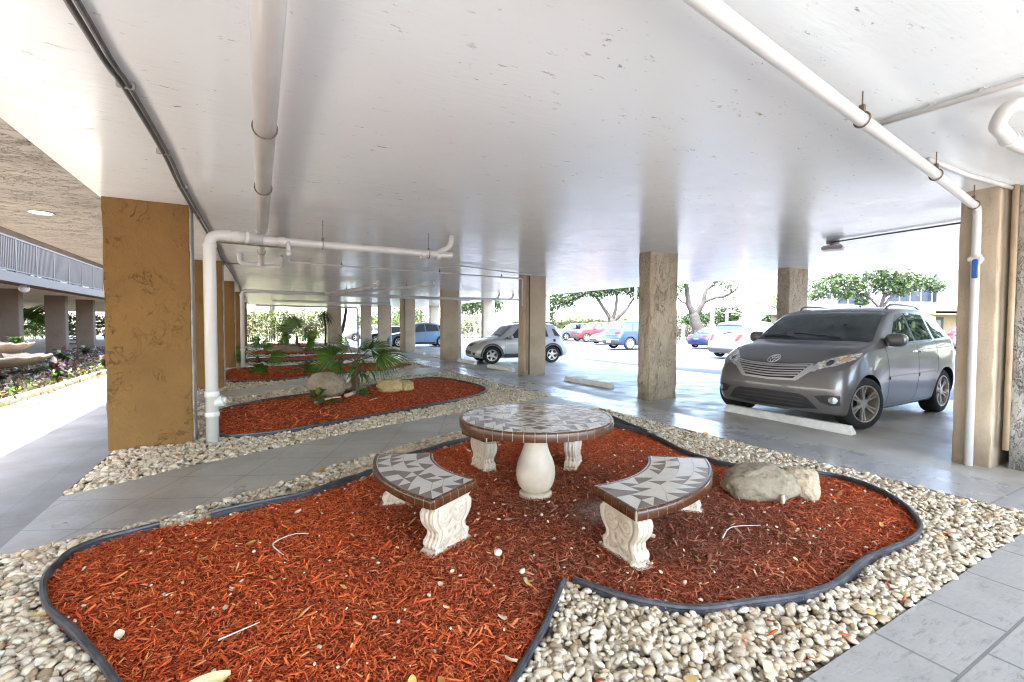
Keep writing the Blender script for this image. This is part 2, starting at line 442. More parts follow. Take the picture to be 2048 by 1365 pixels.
# vehicles
def paint(name, c, rough=.3, metal=.0, coat=1.0):
    m = NT(name); n = m.noise(3, 4)
    m.set(m.ramp(n, [(.3, tuple(x*.94 for x in c)), (.7, c)]), rough, metal, .5, Coat_Weight=coat, Coat_Roughness=.03)
    return m.mat
MAT['van'] = paint('warm_grey_metallic_paint', (.125, .118, .118), .34, .42, .6)
MAT['silver'] = paint('silver_paint', (.43, .43, .43), .36, .4, .7)
MAT['lightblue'] = paint('pale_blue_paint', (.13, .215, .30), .4, .1, .3)
MAT['bluesuv'] = paint('slate_blue_paint', (.010, .026, .055), .4, .1, .15)
MAT['whitepaint'] = paint('white_car_paint', (.11, .11, .114), .4, 0, .2)
MAT['redpaint'] = paint('red_car_paint', (.16, .004, .006), .4, 0, .2)
MAT['navy'] = paint('navy_car_paint', (.006, .012, .05), .3, 0, .3)
MAT['darkpaint'] = paint('dark_car_paint', (.02, .022, .028), .25)
MAT['greypaint'] = paint('pale_grey_car_paint', (.12, .13, .14), .4, 0, .3)
MAT['maroon'] = paint('dark_maroon_paint', (.03, .008, .014), .2)
m = NT('car_glass'); m.set((.012, .017, .018), .03, 0, .9, Coat_Weight=.6, Coat_Roughness=.02); MAT['glass'] = m.mat
m = NT('windshield_glass'); n = m.noise(1.4, 3)
m.set(m.ramp(n, [(.35, (.03, .042, .043)), (.7, (.075, .095, .095))]), .04, 0, .8); MAT['wsglass'] = m.mat
MAT['trim'] = simple('black_trim_plastic', (.018, .018, .02), .5, 0, .2)
MAT['cladding'] = simple('grey_cladding', (.05, .05, .055), .6, 0, .15)
m = NT('tyre_rubber'); n = m.noise(20, 4); m.set(m.ramp(n, [(.3, (.012, .012, .013)), (.7, (.03, .03, .032))]), .8, 0, .3); MAT['tyre'] = m.mat
m = NT('alloy_rim'); n = m.noise(10, 5); m.set(m.ramp(n, [(.3, (.40, .36, .31)), (.7, (.62, .58, .52))]), .3, .75, .5); MAT['alloy'] = m.mat
m = NT('bright_alloy_rim'); m.set(m.ramp(m.noise(10, 5), [(.3, (.55, .53, .5)), (.7, (.72, .7, .68))]), .28, .7, .5); MAT['alloybright'] = m.mat
m = NT('chrome'); m.set((.75, .75, .76), .12, 1.0, .5); MAT['chrome'] = m.mat
m = NT('brushed_chrome'); m.set((.60, .60, .62), .3, .9, .5); MAT['satin'] = m.mat
m = NT('headlamp_lens'); n = m.noise(22, 3, .6, m.coords((1, 1, 2.2)))
m.set(m.ramp(n, [(.35, (.20, .19, .17)), (.5, (.55, .52, .45)), (.68, (.85, .83, .76))]), .1, .25, .6, Coat_Weight=1.0, Coat_Roughness=.02); m.bump(n, .3, .02); MAT['lamp'] = m.mat
MAT['lampyellow'] = simple('aged_headlamp_lens', (.55, .50, .36), .15, 0, .25, 18, spec=.7, Coat_Weight=1.0)
MAT['amber'] = simple('amber_lens', (.50, .30, .16), .15, 0, .2, 20, Coat_Weight=1.0)
MAT['redlens'] = simple('red_lamp_lens', (.20, .002, .003), .3, 0, .2, 14, spec=.3)
MAT['plate'] = simple('number_plate', (.10, .10, .11), .4, 0, .3, 30)
MAT['whitebuilding'] = simple('white_render', (.22, .22, .235), .85, 0, .05, 1)
MAT['winglass'] = simple('tinted_window', (.012, .018, .035), .15, 0, .3, 2, spec=.3)
MAT['roofpale'] = simple('pale_tile_roof', (.26, .25, .24), .8, 0, .15, 3)
MAT['wallpeach'] = simple('peach_house_wall', (.30, .20, .14), .85, 0, .1, 2)
MAT['ironfence'] = simple('dark_iron', (.03, .03, .032), .5, .3, .2)
MAT['rail'] = simple('beige_railing_paint', (.085, .064, .05), .7, 0, .08, 4)
MAT['fountain'] = rockmat('cast_fountain_stone', (.28, .21, .14), (.40, .33, .25), (.14, .09, .05))
MAT['fixture'] = simple('fixture_metal', (.30, .30, .30), .4, .6, .2)
m = NT('recessed_lamp'); m.set((.8, .8, .78), .4); m.b.inputs['Emission Color'].default_value = (1, .97, .9, 1); m.b.inputs['Emission Strength'].default_value = 1.2; MAT['lampdisc'] = m.mat
# ------------------------------------------------------------------ camera, world, sun
cam_d = bpy.data.cameras.new('camera'); cam = bpy.data.objects.new('camera', cam_d); col.objects.link(cam)
yaw, pitch, roll = R(28.82), R(1.966), R(.2116)
F = Vector((math.sin(yaw)*math.cos(pitch), math.cos(yaw)*math.cos(pitch), -math.sin(pitch)))
Rt = Vector((math.cos(yaw), -math.sin(yaw), 0)); U = Rt.cross(F)
Rt, U = Rt*math.cos(roll) + U*math.sin(roll), U*math.cos(roll) - Rt*math.sin(roll)
cam.matrix_world = Matrix(((Rt.x, U.x, -F.x, 0), (Rt.y, U.y, -F.y, 0), (Rt.z, U.z, -F.z, 1.6), (0, 0, 0, 1)))
cam_d.sensor_width = 36; cam_d.lens = 917/2048*36; cam_d.clip_end = 1500; cam_d.clip_start = .05
scene.camera = cam
SUN = Vector((-.27, -.30, .915)).normalized()
w = bpy.data.worlds.new('World'); scene.world = w; w.use_nodes = True
nt = w.node_tree; bg = nt.nodes['Background']
sky = nt.nodes.new('ShaderNodeTexSky'); sky.sky_type = 'NISHITA'; sky.sun_disc = False
sky.sun_elevation = math.asin(SUN.z); sky.sun_rotation = math.atan2(SUN.x, SUN.y)
sky.air_density = 1.0; sky.dust_density = 3.0; sky.ozone_density = 1.0
nt.links.new(sky.outputs[0], bg.inputs[0]); bg.inputs[1].default_value = .15
sd = bpy.data.lights.new('sun', 'SUN'); sd.energy = 2.0; sd.angle = R(.6); sd.color = (1, .95, .88)
so = bpy.data.objects.new('sun', sd); col.objects.link(so); so.rotation_euler = SUN.to_track_quat('Z', 'Y').to_euler()
so.location = (0, 0, 30)
vs_ = scene.view_settings; scene.display_settings.display_device = 'sRGB'
vs_.view_transform = 'Standard'; vs_.look = 'None'; vs_.exposure = 4.38; vs_.gamma = 1; vs_.use_curve_mapping = False
scene.cycles.max_bounces = 10; scene.cycles.diffuse_bounces = 6; scene.cycles.glossy_bounces = 4
scene.cycles.use_denoising = True; scene.cycles.filter_width = 1.15
scene.cycles.sample_clamp_indirect = 12

# ------------------------------------------------------------------ ground sheets
CEIL = 3.17
def sheet(name, poly, z0, z1, mat, kind='structure', label=None, cat=None):
    return tag(MB().prism(poly, z0, z1).build(name, mat), label, cat, None, kind)
big = [(-220, -120), (300, -120), (300, 300), (-220, 300)]
sheet('ground', big, -1.2, -.10, MAT['earth'])
sheet('asphalt_lot', [(13.15, -60), (42, -60), (42, 46), (13.15, 60)], -.3, -.05, MAT['asphalt'])
sheet('parking_slab', [(6.66, -14), (13.25, -14), (13.25, 47), (6.66, 47)], -.3, 0, MAT['slab'])
sheet('walkway', [(5.755, -14), (6.652, -14), (6.652, 47), (5.755, 47)], -.3, .004, MAT['walk'])
sheet('courtyard_path', [(-3.65, -14), (-1.63, -14), (-1.63, 47), (-3.65, 47)], -.3, .002, MAT['side'])
sheet('paved_path', [(-1.622, -14), (5.747, -14), (5.747, 1.165), (2.2, 1.13), (-1.622, 1.13)], -.3, .004, MAT['stamp'])
sheet('gravel_bed_floor', [(-1.62, 1.0), (5.745, 1.0), (5.745, 47), (-1.62, 47)], -.3, -.028, MAT['gravelbase'])
sheet('lawn', [(42.2, -60), (75, -60), (75, 90), (13, 90), (13, 60.3), (42.2, 46.3)], -.3, -.03, MAT['lawn'])
sheet('lawn_strip', [(-30, 47.5), (13, 47.5), (13, 90), (-60, 90), (-30, 60)], -.3, -.04, MAT['lawn'])
sheet('planting_soil', [(-9, 3), (-4.45, 3), (-4.45, 40), (-9, 40)], -.3, -.03, MAT['earth'])
sheet('wing_floor', [(-24, 3), (-9.2, 3), (-9.2, 70), (-24, 70)], -.3, -.02, MAT['side'])
CP1 = [(-1.63, 4.36), (-1.3, 4.49), (-.8, 4.63), (-.41, 4.8), (.16, 5.11), (.93, 5.62), (1.6, 5.93), (2.74, 6.45), (3.6, 6.75), (4.6, 6.9), (5.76, 6.95),
       (5.76, 8.6), (4.9, 8.3), (4.27, 8.2), (3.29, 7.8), (1.97, 7.35), (1.15, 7.05), (.39, 6.69), (-.23, 6.42), (-.84, 6.15), (-1.38, 5.78), (-1.63, 5.68)]
CP2 = [(-1.63, 11.05), (-1.17, 11.24), (-.29, 11.83), (.77, 12.7), (2.15, 13.44), (3.89, 14.25), (5.16, 14.6), (5.76, 14.6), (5.76, 16.6), (5.12, 16.4), (3.72, 15.85), (2.27, 15.0), (1.35, 14.42), (.41, 13.62), (-.82, 12.8), (-1.63, 12.3)]
CP3 = [(-1.63, 19.3), (.49, 19.75), (2.2, 20.1), (3.6, 20.3), (5.76, 20.9), (5.76, 22.3), (4.2, 21.75), (3.2, 21.3), (1.5, 20.75), (.4, 20.75), (-1.63, 20.4)]
CP4 = [(-1.63, 24.6), (2, 25.3), (5.76, 26), (5.76, 27.4), (2, 26.3), (-1.63, 25.7)]
CP5 = [(-1.63, 33.0), (2, 33.4), (5.76, 34), (5.76, 35.2), (2, 34.6), (-1.63, 34.2)]
for p in (CP1, CP2, CP3, CP4, CP5): sheet('cross_path', p, -.3, .006, MAT['cross'])
BED1L = [(-.40, 2.18), (-.56, 2.5), (-.66, 2.71), (-.83, 3.02), (-1.02, 3.34), (-1.12, 3.59), (-1.17, 3.79), (-1.16, 3.96), (-1.14, 4.12), (-1.01, 4.27), (-.7, 4.38), (-.37, 4.38), (-.02, 4.45), (.38, 4.54), (.72, 4.71), (1.05, 4.92), (1.41, 5.22), (1.92, 5.48), (2.68, 5.75), (3.6, 6.02), (4.4, 5.9), (4.79, 5.42),
         (4.83, 4.8), (4.63, 4.16), (4.49, 3.59), (4.54, 3.3), (4.76, 2.98), (5.14, 2.62), (5.22, 2.37), (5.11, 2.09), (4.89, 1.8), (4.68, 1.65), (4.47, 1.54), (4.27, 1.49), (4.07, 1.48), (3.76, 1.5), (3.47, 1.49), (3.15, 1.45), (2.93, 1.45), (2.75, 1.47), (2.58, 1.51), (2.36, 1.59), (2.15, 1.67), (1.97, 1.79), (1.82, 1.95), (1.74, 2.11), (1.68, 2.25)]
STUB = [(1.62, 2.27), (1.3, 1.98), (1.09, 1.82), (.96, 1.72), (.8, 1.6), (.55, 1.45), (.2, 1.38), (-.1, 1.5), (-.28, 1.8), (-.40, 2.18)]
BED2 = [(-.55, 7.72), (-.63, 8.7), (-.69, 9.7), (-.31, 10.33), (.25, 10.8), (.93, 11.2), (1.72, 11.5), (2.4, 12.15), (3.42, 12.71), (4.4, 13.0), (4.79, 12.42), (4.98, 11.15), (4.82, 10.06), (4.49, 9.57), (3.85, 9.05), (3.09, 8.62), (2.25, 8.3), (1.28, 7.86), (.51, 7.52), (-.02, 7.42), (-.39, 7.48)]
BED3 = [(-.87, 15.04), (-.3, 14.5), (.43, 14.5), (1.08, 14.9), (1.65, 15.4), (2.82, 15.85), (3.83, 16.1), (4.56, 16.81), (5.22, 17.7), (4.7, 18.5), (4.36, 18.7), (3.09, 19.1), (1.5, 19.3), (-.28, 18.78), (-.95, 18.45)]
BED4 = [(-.59, 22.1), (.51, 21.5), (1.53, 21.35), (2.28, 21.6), (3.6, 22.1), (4.8, 23.2), (4.4, 24.3), (2.67, 24.6), (1.53, 23.9), (.56, 23.6), (-.58, 23.4)]
BED5 = [(-.4, 28.0), (.6, 27.0), (1.68, 26.8), (2.77, 27.0), (4.6, 28.6), (4.2, 31.2), (2.0, 31.8), (.3, 31.4)]
BED6 = [(-.4, 36.6), (.48, 35.8), (1.97, 35.6), (3.5, 36.1), (4.4, 38), (2.09, 39.6), (.4, 39.4)]
def xy(l): return [(float(p[0]), float(p[1])) for p in l]
B1 = xy(smooth_path(BED1L, .1)) + xy(smooth_path(STUB, .1))
BEDS = [B1] + [xy(smooth_path(b, .2, True)) for b in (BED2, BED3, BED4, BED5, BED6)]
for b in BEDS: sheet('mulch_bed_floor', b, -.2, .012, MAT['mulchbase'])

# ------------------------------------------------------------------ edging strips
def edging(path, h0, h1, label, group=None, closed=False, lean=0):
    P = [np.array(p[:2], float) for p in path]; n = len(P); mb = MB()
    rows = []
    for i in range(n):
        a = P[(i-1) % n] if (closed or i > 0) else P[i]; b = P[(i+1) % n] if (closed or i < n-1) else P[i]
        t = (b - a)/max(1e-6, np.linalg.norm(b - a)); nn = np.array((-t[1], t[0]))
        h = h0 + (h1-h0)*i/max(1, n-1) + .006*math.sin(i*.55)
        prof = [(-.006, -.08), (-.006, h-.028), (-.017, h-.016), (-.014, h-.002), (0, h+.004), (.014, h-.002), (.017, h-.016), (.006, h-.028), (.006, -.08)]
        rows.append([(P[i][0]+nn[0]*(o+lean*z), P[i][1]+nn[1]*(o+lean*z), z) for o, z in prof])
    if closed: rows.append(rows[0])
    mb.grid(rows)
    if not closed:
        mb.add(rows[0], [tuple(range(9))]); mb.add(rows[-1], [tuple(reversed(range(9)))])
    o = mb.build('bed_edging', MAT['edging'], smooth=True, auto=40)
    return tag(o, label, 'edging', group)
e1 = smooth_path(BED1L[0:11], .07); e2 = smooth_path(BED1L[11:21], .07)
e3 = smooth_path(BED1L[21:], .07); st = smooth_path(STUB, .07)
e2 = [p + np.array((.0, .015)) for p in e2]
edging(e1, .065, .075, 'black plastic bed edging curving round the near left end of the large mulch bed')
edging(e2, .085, .08, 'black bed edging running behind the left bench beside the crossing path')
edging(e3, .10, .05, 'black bed edging looping round the grey boulder at the right end of the mulch bed')
edging(st, .05, .05, 'short straight length of black edging cutting toward the camera between mulch and pebbles')
edging(smooth_path([(5.0, 5.72), (4.92, 5.3), (4.87, 4.98), (4.80, 4.72)], .07), .135, .12, 'upright offcut of ribbed black edging standing behind the round table')
BL = ['black edging round the second mulch bed with the big brown boulder', 'black edging round the third mulch bed with two low fan palms',
      'black edging round the fourth mulch bed behind the low fan palms', 'black edging round the fifth narrow mulch bed', 'black edging round the farthest mulch bed before the hedge']
for b, l, h in zip(BEDS[1:], BL, (.06, .06, .09, .08, .07)): edging(b, h, h, l, None, True)

# ------------------------------------------------------------------ ceiling, pillars
ce = MB()
EAVE = [(13.0, 43), (13.05, 20), (13.3, 14), (14.4, 9), (15.4, 5.2), (15.5, -3.6)]
poly = [(-1.715, -3.6), (-1.715, 43)] + EAVE
ce.prism(poly, CEIL, CEIL+.42); tag(ce.build('ceiling', MAT['ceiling']), kind='structure')
tag(MB().prism([(-3.68, -3.6), (-1.735, -3.6), (-1.735, 43), (-3.68, 43)], CEIL+.015, CEIL+.40).build('soffit', MAT['soffit']), kind='structure')
tag(MB().box((-1.725, 19.7, CEIL+.2), (.018, 46.5, .36)).build('soffit_joint', MAT['trim']), kind='structure')
t = thing('recessed_light', 'round white recessed light set in the rough stucco soffit above the courtyard path', 'ceiling light', (-2.71, 9.01, CEIL+.012))
MB().lathe([(.13, .003), (.15, -.004), (.135, -.014), (.12, -.008), (.12, .003)], (-2.71, 9.01, CEIL+.012)).build('trim_ring', MAT['pipe'], t, True)
MB().lathe([(.118, .0), (.118, -.006), (.0, -.006)], (-2.71, 9.01, CEIL+.012)).build('lens', MAT['lampdisc'], t)

def rough_box(x0, x1, y0, y1, z0, z1, amp, seed, nz=26, nh=7, rnd=.022):
    """pillar surface with softened corners and hand-trowelled unevenness"""
    rng = np.random.RandomState(seed); mb = MB(); ring = []
    xs = np.linspace(x0+rnd, x1-rnd, nh); ys = np.linspace(y0+rnd, y1-rnd, nh); k = rnd*.3
    ring += [(x, y0) for x in xs] + [(x1-k, y0+k)] + [(x1, y) for y in ys] + [(x1-k, y1-k)] + [(x, y1) for x in xs[::-1]] + [(x0+k, y1-k)] + [(x0, y) for y in ys[::-1]] + [(x0+k, y0+k)]
    n = len(ring); rows = []; cx, cy = (x0+x1)/2, (y0+y1)/2
    ph = rng.rand(6)*6
    for z in np.linspace(z0, z1, nz):
        row = []
        for i, (x, y) in enumerate(ring):
            d = amp*(math.sin(z*7+ph[0]+i*.5) + math.sin(z*13+ph[1]+i*1.1)*.6 + rng.randn()*.7)
            l = math.hypot(x-cx, y-cy); row.append((x+(x-cx)/l*d, y+(y-cy)/l*d, z))
        row.append(row[0]); rows.append(row)
    mb.grid(rows); mb.add(rows[-1][:-1], [tuple(range(n))]); return mb
def pillar(x0, x1, y0, y1, mat, label, group, amp=.003, seed=1, z0=-.1, groove=None, grey=False, top=CEIL+.002):
    t = tag(thing('pillar', label, 'pillar', ((x0+x1)/2, (y0+y1)/2, 0), 0, group), kind='thing')
    rough_box(x0, x1, y0, y1, z0, top, amp, seed).build('shaft', mat, t, True, auto=50)
    return t
MAT['greypale'] = stucco('pale_unpainted_render', (.42, .40, .37), (.10, .09, .08), 3, 1.1, (1, 1, .5), True, .46, 6)
OY = [7.43, 13.58, 19.71, 25.85, 32.0, 38.1, 44.2, 1.3-6.0]
LO = ['wide ochre stucco pillar in the foreground with dark trowel marks', 'ochre pillar directly behind the first white downpipe', 'third ochre pillar of the left row, beyond the first downpipe',
      'fourth ochre pillar, partly behind the second downpipe', 'fifth ochre pillar down the left row', 'sixth ochre pillar down the left row', 'last ochre pillar of the left row before the hedge', 'ochre pillar behind the viewpoint']
for i, y in enumerate(OY[:6]):
    t = pillar(-1.69, -.80, y, y+.36, MAT['ochre'], LO[i], 'ochre pillars along the courtyard path', .004, i+1)
    rough_box(-.806, -.786, y+.018, y+.345, -.1, CEIL-.002, .003, 200+i, 40, 3, .004).build('side_face', MAT['greypale'], t, True, auto=50)
RY = [1.89, 7.1, 12.4, 19.65, 26.5, 32.34, 38.5]
LR = ['nearest tan pillar with a white pipe and blue valve on its face', 'tan stucco pillar standing alone between the table and the minivan', 'tan pillar in front of the silver hatchback with a chase at its corner', 'smooth tan pillar just left of the silver hatchback nose',
      'tan pillar with a corner pipe in front of the pale blue car', 'tan pillar covering the middle of the pale blue car front', 'far tan pillar beside a thin white downpipe']
for i, y in enumerate(RY):
    x0, x1 = 7.23, 8.06
    mat = MAT['tan'] if i == 1 else MAT['tan_smooth']
    t = pillar(x0, x1, y, y+.34, mat, LR[i], 'tan pillars between the walkway and the parking bays', .004 if i < 2 else .0015, 20+i)
    if i in (2, 4):   # dark strip stands for the shade of a corner chase, pipe beside it
        MB().box((x0+.20, y-.0135, 1.6), (.035, .03, 3.1)).build('chase_shade_strip', MAT['trim'], t)
        MB().tube([(x0+.13, y-.03, .2), (x0+.13, y-.03, 3.16)], .032, 10).build('conduit', MAT['pipe_tan'], t, True)
R3 = [(12.42, 13.3, 7.2, 'tan pillar rising behind the minivan roof'), (12.45, 13.25, 20.0, 'tan pillar at the outer edge right of the silver hatchback'), (12.4, 13.2, 26.3, 'tan pillar at the outer edge left of the silver hatchback roof'), (12.2, 13.0, 36.0, 'far tan pillar at the outer edge above the pale blue car roof')]
for i, (a, b, y, l) in enumerate(R3): pillar(a, b, y, y+.34, MAT['tan'] if i == 0 else MAT['tan_smooth'], l, 'tan pillars along the outer edge of the parking bays', .003, 40+i)
pillar(4.9, 6.0, 40.5, 40.9, MAT['tan_smooth'], 'pale tan end pillar behind the far thin downpipe', 'tan pillars between the walkway and the parking bays', .001, 60)
# the nearest right pillar: return face, chase and small pipe
t = tag(thing('pillar', 'grey weathered stucco pier joined to the nearest tan pillar, heavily cracked', 'pillar', (7.66, 1.70, 0)), kind='thing')
rough_box(7.40, 8.05, 1.45, 1.80, -.1, CEIL+.002, .005, 77).build('shaft', MAT['greystucco'], t, True, auto=50)
MB().tube([(7.325, 1.80, .22), (7.325, 1.80, 3.165)], .028, 10).build('corner_pipe', MAT['pipe_tan'], t, True)
# ------------------------------------------------------------------ pebbles and mulch (uncountable ground cover)
def ico(sub=1):
    import bmesh
    bm = bmesh.new(); bmesh.ops.create_icosphere(bm, subdivisions=sub, radius=1)
    V = np.array([v.co[:] for v in bm.verts]); Fc = np.array([[v.index for v in f.verts] for f in bm.faces]); bm.free()
    return V, Fc
def rotmats(rng, n, tilt):
    a = rng.rand(n)*2*PI; b = rng.randn(n)*tilt; c = rng.randn(n)*tilt
    ca, sa, cb, sb, cc, sc = np.cos(a), np.sin(a), np.cos(b), np.sin(b), np.cos(c), np.sin(c)
    Z, O = np.zeros(n), np.ones(n)
    Rz = np.array([[ca, -sa, Z], [sa, ca, Z], [Z, Z, O]]); Rx = np.array([[O, Z, Z], [Z, cb, -sb], [Z, sb, cb]]); Ry = np.array([[cc, Z, sc], [Z, O, Z], [-sc, Z, cc]])
    return np.einsum('ijn,jkn,kln->nil', Rz, Rx, Ry)
GR = (-1.62, 5.745, 1.0, 46.8)
NOT = [CP1, CP2, CP3, CP4, CP5] + BEDS
def gravel_points(rng, n, y0, y1):
    x = rng.uniform(GR[0]+.01, GR[1]-.01, n); y = rng.uniform(max(y0, GR[2]), y1, n)
    k = np.ones(n, bool)
    for p in NOT: k &= ~in_poly(x, y, p)
    k &= ~((y < 1.16) & (y > -20))
    k &= ~((x < -.8) & (x > -1.7) & (np.mod(y-7.43, 6.135) < .36) & (y > 7))
    return x[k], y[k]
def pebble_shape(V, seed):
    r = np.random.RandomState(seed); P = V.copy()
    for _ in range(5):     # a few worn-flat facets
        a = r.randn(3); a /= np.linalg.norm(a); d = P@a; h = r.uniform(.62, .9); P = P-np.outer(np.maximum(0, d-h)*.85, a)
    return P
def scatter(name, mat, batches, label, cat, sub=1, smooth=True):
    rng = np.random.RandomState(11); Vs, Fs, o = [], [], 0
    for (x, y, z, size, flat, tilt, sb) in batches:
        bV, bF = ico(sb); n = len(x); k = 9
        var = [pebble_shape(bV, 100+i)*np.array((1.28, .92, flat))*(.88+.24*np.random.RandomState(i).rand(3)) for i in range(k)]
        M = rotmats(rng, n, tilt); sc = size*np.exp(rng.randn(n)*.27)
        idx = rng.randint(0, k, n)
        base = np.stack(var)[idx]*sc[:, None, None]
        P = np.einsum('nij,nvj->nvi', M, base) + np.stack([x, y, z], 1)[:, None, :]
        Vs.append(P.reshape(-1, 3)); Fs.append((bF[None] + (np.arange(n)*len(bV))[:, None, None] + o).reshape(-1, 3)); o += n*len(bV)
    ob = raw_mesh(name, np.concatenate(Vs), np.concatenate(Fs), mat, 3)
    if smooth: ob.data.polygons.foreach_set('use_smooth', np.ones(len(ob.data.polygons), bool)); ob.data.set_sharp_from_angle(angle=R(50))
    return tag(ob, label, cat, None, 'stuff')
rng = np.random.RandomState(3)
bt = []
for (n, y0, y1, s) in ((46000, 1.0, 4.6, .0188), (28000, 4.6, 9.5, .0225), (15000, 9.5, 17, .031), (15000, 17, 46, .05)):
    x, y = gravel_points(rng, n, y0, y1)
    z = rng.uniform(-.024, .012, len(x)); bt.append((x, y, z, s, .62, .4, 2 if y1 < 10 else 1))
gravel = scatter('gravel', MAT['pebble'], bt, 'white and cream river pebbles filling the ground round the mulch beds', 'gravel')
def chips(polys, specs, name, mat, label, cat):
    Vs, Fs, o = [], [], 0; rng = np.random.RandomState(5)
    for (poly, n, ln, zr) in specs:
        xs = [p[0] for p in poly]; ys = [p[1] for p in poly]
        x = rng.uniform(min(xs), max(xs), n); y = rng.uniform(min(ys), max(ys), n); k = in_poly(x, y, poly)
        k &= (rng.rand(n) > .8*np.exp(-(((x-2.62)/.30)**2+((y-2.98)/.2)**2)**2)); x, y = x[k], y[k]; n = len(x)
        L = ln*np.exp(np.clip(rng.randn(n)*.45, -1, .9)); W = L*(.06+.20*rng.rand(n)**1.8); T = W*.4
        M = rotmats(rng, n, .30)
        q = rng.randn(n)*.12
        bx = np.array([[-1, -.6, 0], [-1, .6, 0], [0, 1, 1], [0, -1, 1], [1, .35, 0], [1, -.35, 0], [0, 0, -1.2]], float)
        B = np.tile(bx, (n, 1, 1))*np.stack([L/2, W/2, T/2], 1)[:, None, :]
        B[:, :, 1] += (B[:, :, 0]**2)*q[:, None]*8
        z = rng.uniform(zr[0], zr[1], n)
        P = np.einsum('nij,nvj->nvi', M, B) + np.stack([x, y, z], 1)[:, None, :]
        fs = np.array([[0, 3, 2, 1], [3, 5, 4, 2], [0, 6, 5, 3], [1, 2, 4, 6]])
        Vs.append(P.reshape(-1, 3)); Fs.append((fs[None] + (np.arange(n)*7)[:, None, None] + o).reshape(-1, 4)); o += n*7
    ob = raw_mesh(name, np.concatenate(Vs), np.concatenate(Fs), mat, 4)
    return tag(ob, label, cat, None, 'stuff')
near = B1
chips(None, [(near, 300000, .0275, (.010, .034)), (near, 9000, .048, (.02, .042)), (BEDS[1], 36000, .05, (.012, .04)), (BEDS[2], 18000, .07, (.012, .045)), (BEDS[3], 9000, .1, (.012, .05)), (BEDS[4], 7000, .12, (.012, .06)), (BEDS[5], 4000, .14, (.012, .06))],
      'mulch', MAT['mulch'], 'shredded red bark mulch filling the edged beds', 'mulch')
# stray chips on the pebbles, stray pebbles on the mulch
rs = np.random.RandomState(8)
x, y = gravel_points(rs, 2600, 1.0, 5.2); kk = rs.rand(len(x)) < .55
strip = [(-1.6, 1.1), (5.7, 1.1), (5.7, 5.5), (-1.6, 5.5)]
def stray(poly_test, n, seed, ys):
    r = np.random.RandomState(seed); a = r.uniform(-1.5, 5.6, n); b = r.uniform(1.1, ys, n); k = in_poly(a, b, B1); return a[k], b[k]
a, b = stray(B1, 520, 21, 6)
scatter('stray_pebbles', MAT['pebble'], [(a, b, np.full(len(a), .036), .0085, .6, .4, 2)], 'loose white pebbles and grit strewn over the red mulch', 'gravel')
def leaf_scatter(pts, name, mat, label, sizes, z):
    Vs, Fs = [], []; r = np.random.RandomState(31); o = 0
    M = rotmats(r, len(pts), .35)
    for i, (px, py) in enumerate(pts):
        L = sizes*np.exp(r.randn()*.3); W = L*r.uniform(.28, .42); cu = r.uniform(-.2, .35)*L
        row = []
        for t in np.linspace(0, 1, 7):
            ww = W*math.sin(PI*(t*.92+.04))**.8
            for s in (-1, 0, 1): row.append(((t-.5)*L, s*ww, cu*abs(s)*.6 + .25*L*(t-.5)**2))
        P = (M[i] @ np.array(row).T).T + np.array((px, py, z + .01)); Vs.append(P)
        for k in range(6):
            for s in (0, 1): Fs.append([o+k*3+s, o+k*3+s+1, o+(k+1)*3+s+1, o+(k+1)*3+s])
        o += 21
    return tag(raw_mesh(name, np.concatenate(Vs), np.array(Fs), mat, 4), label, 'leaf litter', None, 'stuff')
x, y = gravel_points(rs, 170, 1.0, 7)
lp = list(zip(x, y)); a, b = stray(B1, 240, 33, 6); lp2 = list(zip(a, b))
leaf_scatter(lp, 'leaf_litter', MAT['leafdry'], 'dry orange and brown leaves lying on the white pebbles', .05, .03)
leaf_scatter(lp2, 'leaf_litter', MAT['leafdry'], 'dry tan leaf scraps scattered across the red mulch', .04, .04)
x, y = gravel_points(rs, 900, 1.0, 6)
d_ = np.array([min(abs(np.hypot(np.array(p)[0]-xx, np.array(p)[1]-yy)) for p in B1[::4]) for xx, yy in zip(x, y)]); kk = rs.rand(len(x)) < np.exp(-d_*4)*1.0 + .10
def chips_at(x, y, name, label):
    Vs, Fs = [], []; r = np.random.RandomState(4); n = len(x); M = rotmats(r, n, .25); L = .045*np.exp(r.randn(n)*.4); W = L*.22
    bx = np.array([[-1, -.6, 0], [-1, .6, 0], [0, 1, 1], [0, -1, 1], [1, .35, 0], [1, -.35, 0], [0, 0, -1.2]], float)
    B = np.tile(bx, (n, 1, 1))*np.stack([L/2, W/2, W*.2], 1)[:, None, :]
    P = np.einsum('nij,nvj->nvi', M, B) + np.stack([x, y, np.full(n, .022)], 1)[:, None, :]
    fs = np.array([[0, 3, 2, 1], [3, 5, 4, 2], [0, 6, 5, 3], [1, 2, 4, 6]])
    return tag(raw_mesh(name, P.reshape(-1, 3), (fs[None]+(np.arange(n)*7)[:, None, None]).reshape(-1, 4), MAT['mulch'], 4), label, 'mulch', None, 'stuff')
chips_at(x[kk], y[kk], 'stray_mulch', 'stray red mulch chips scattered on the white pebbles')

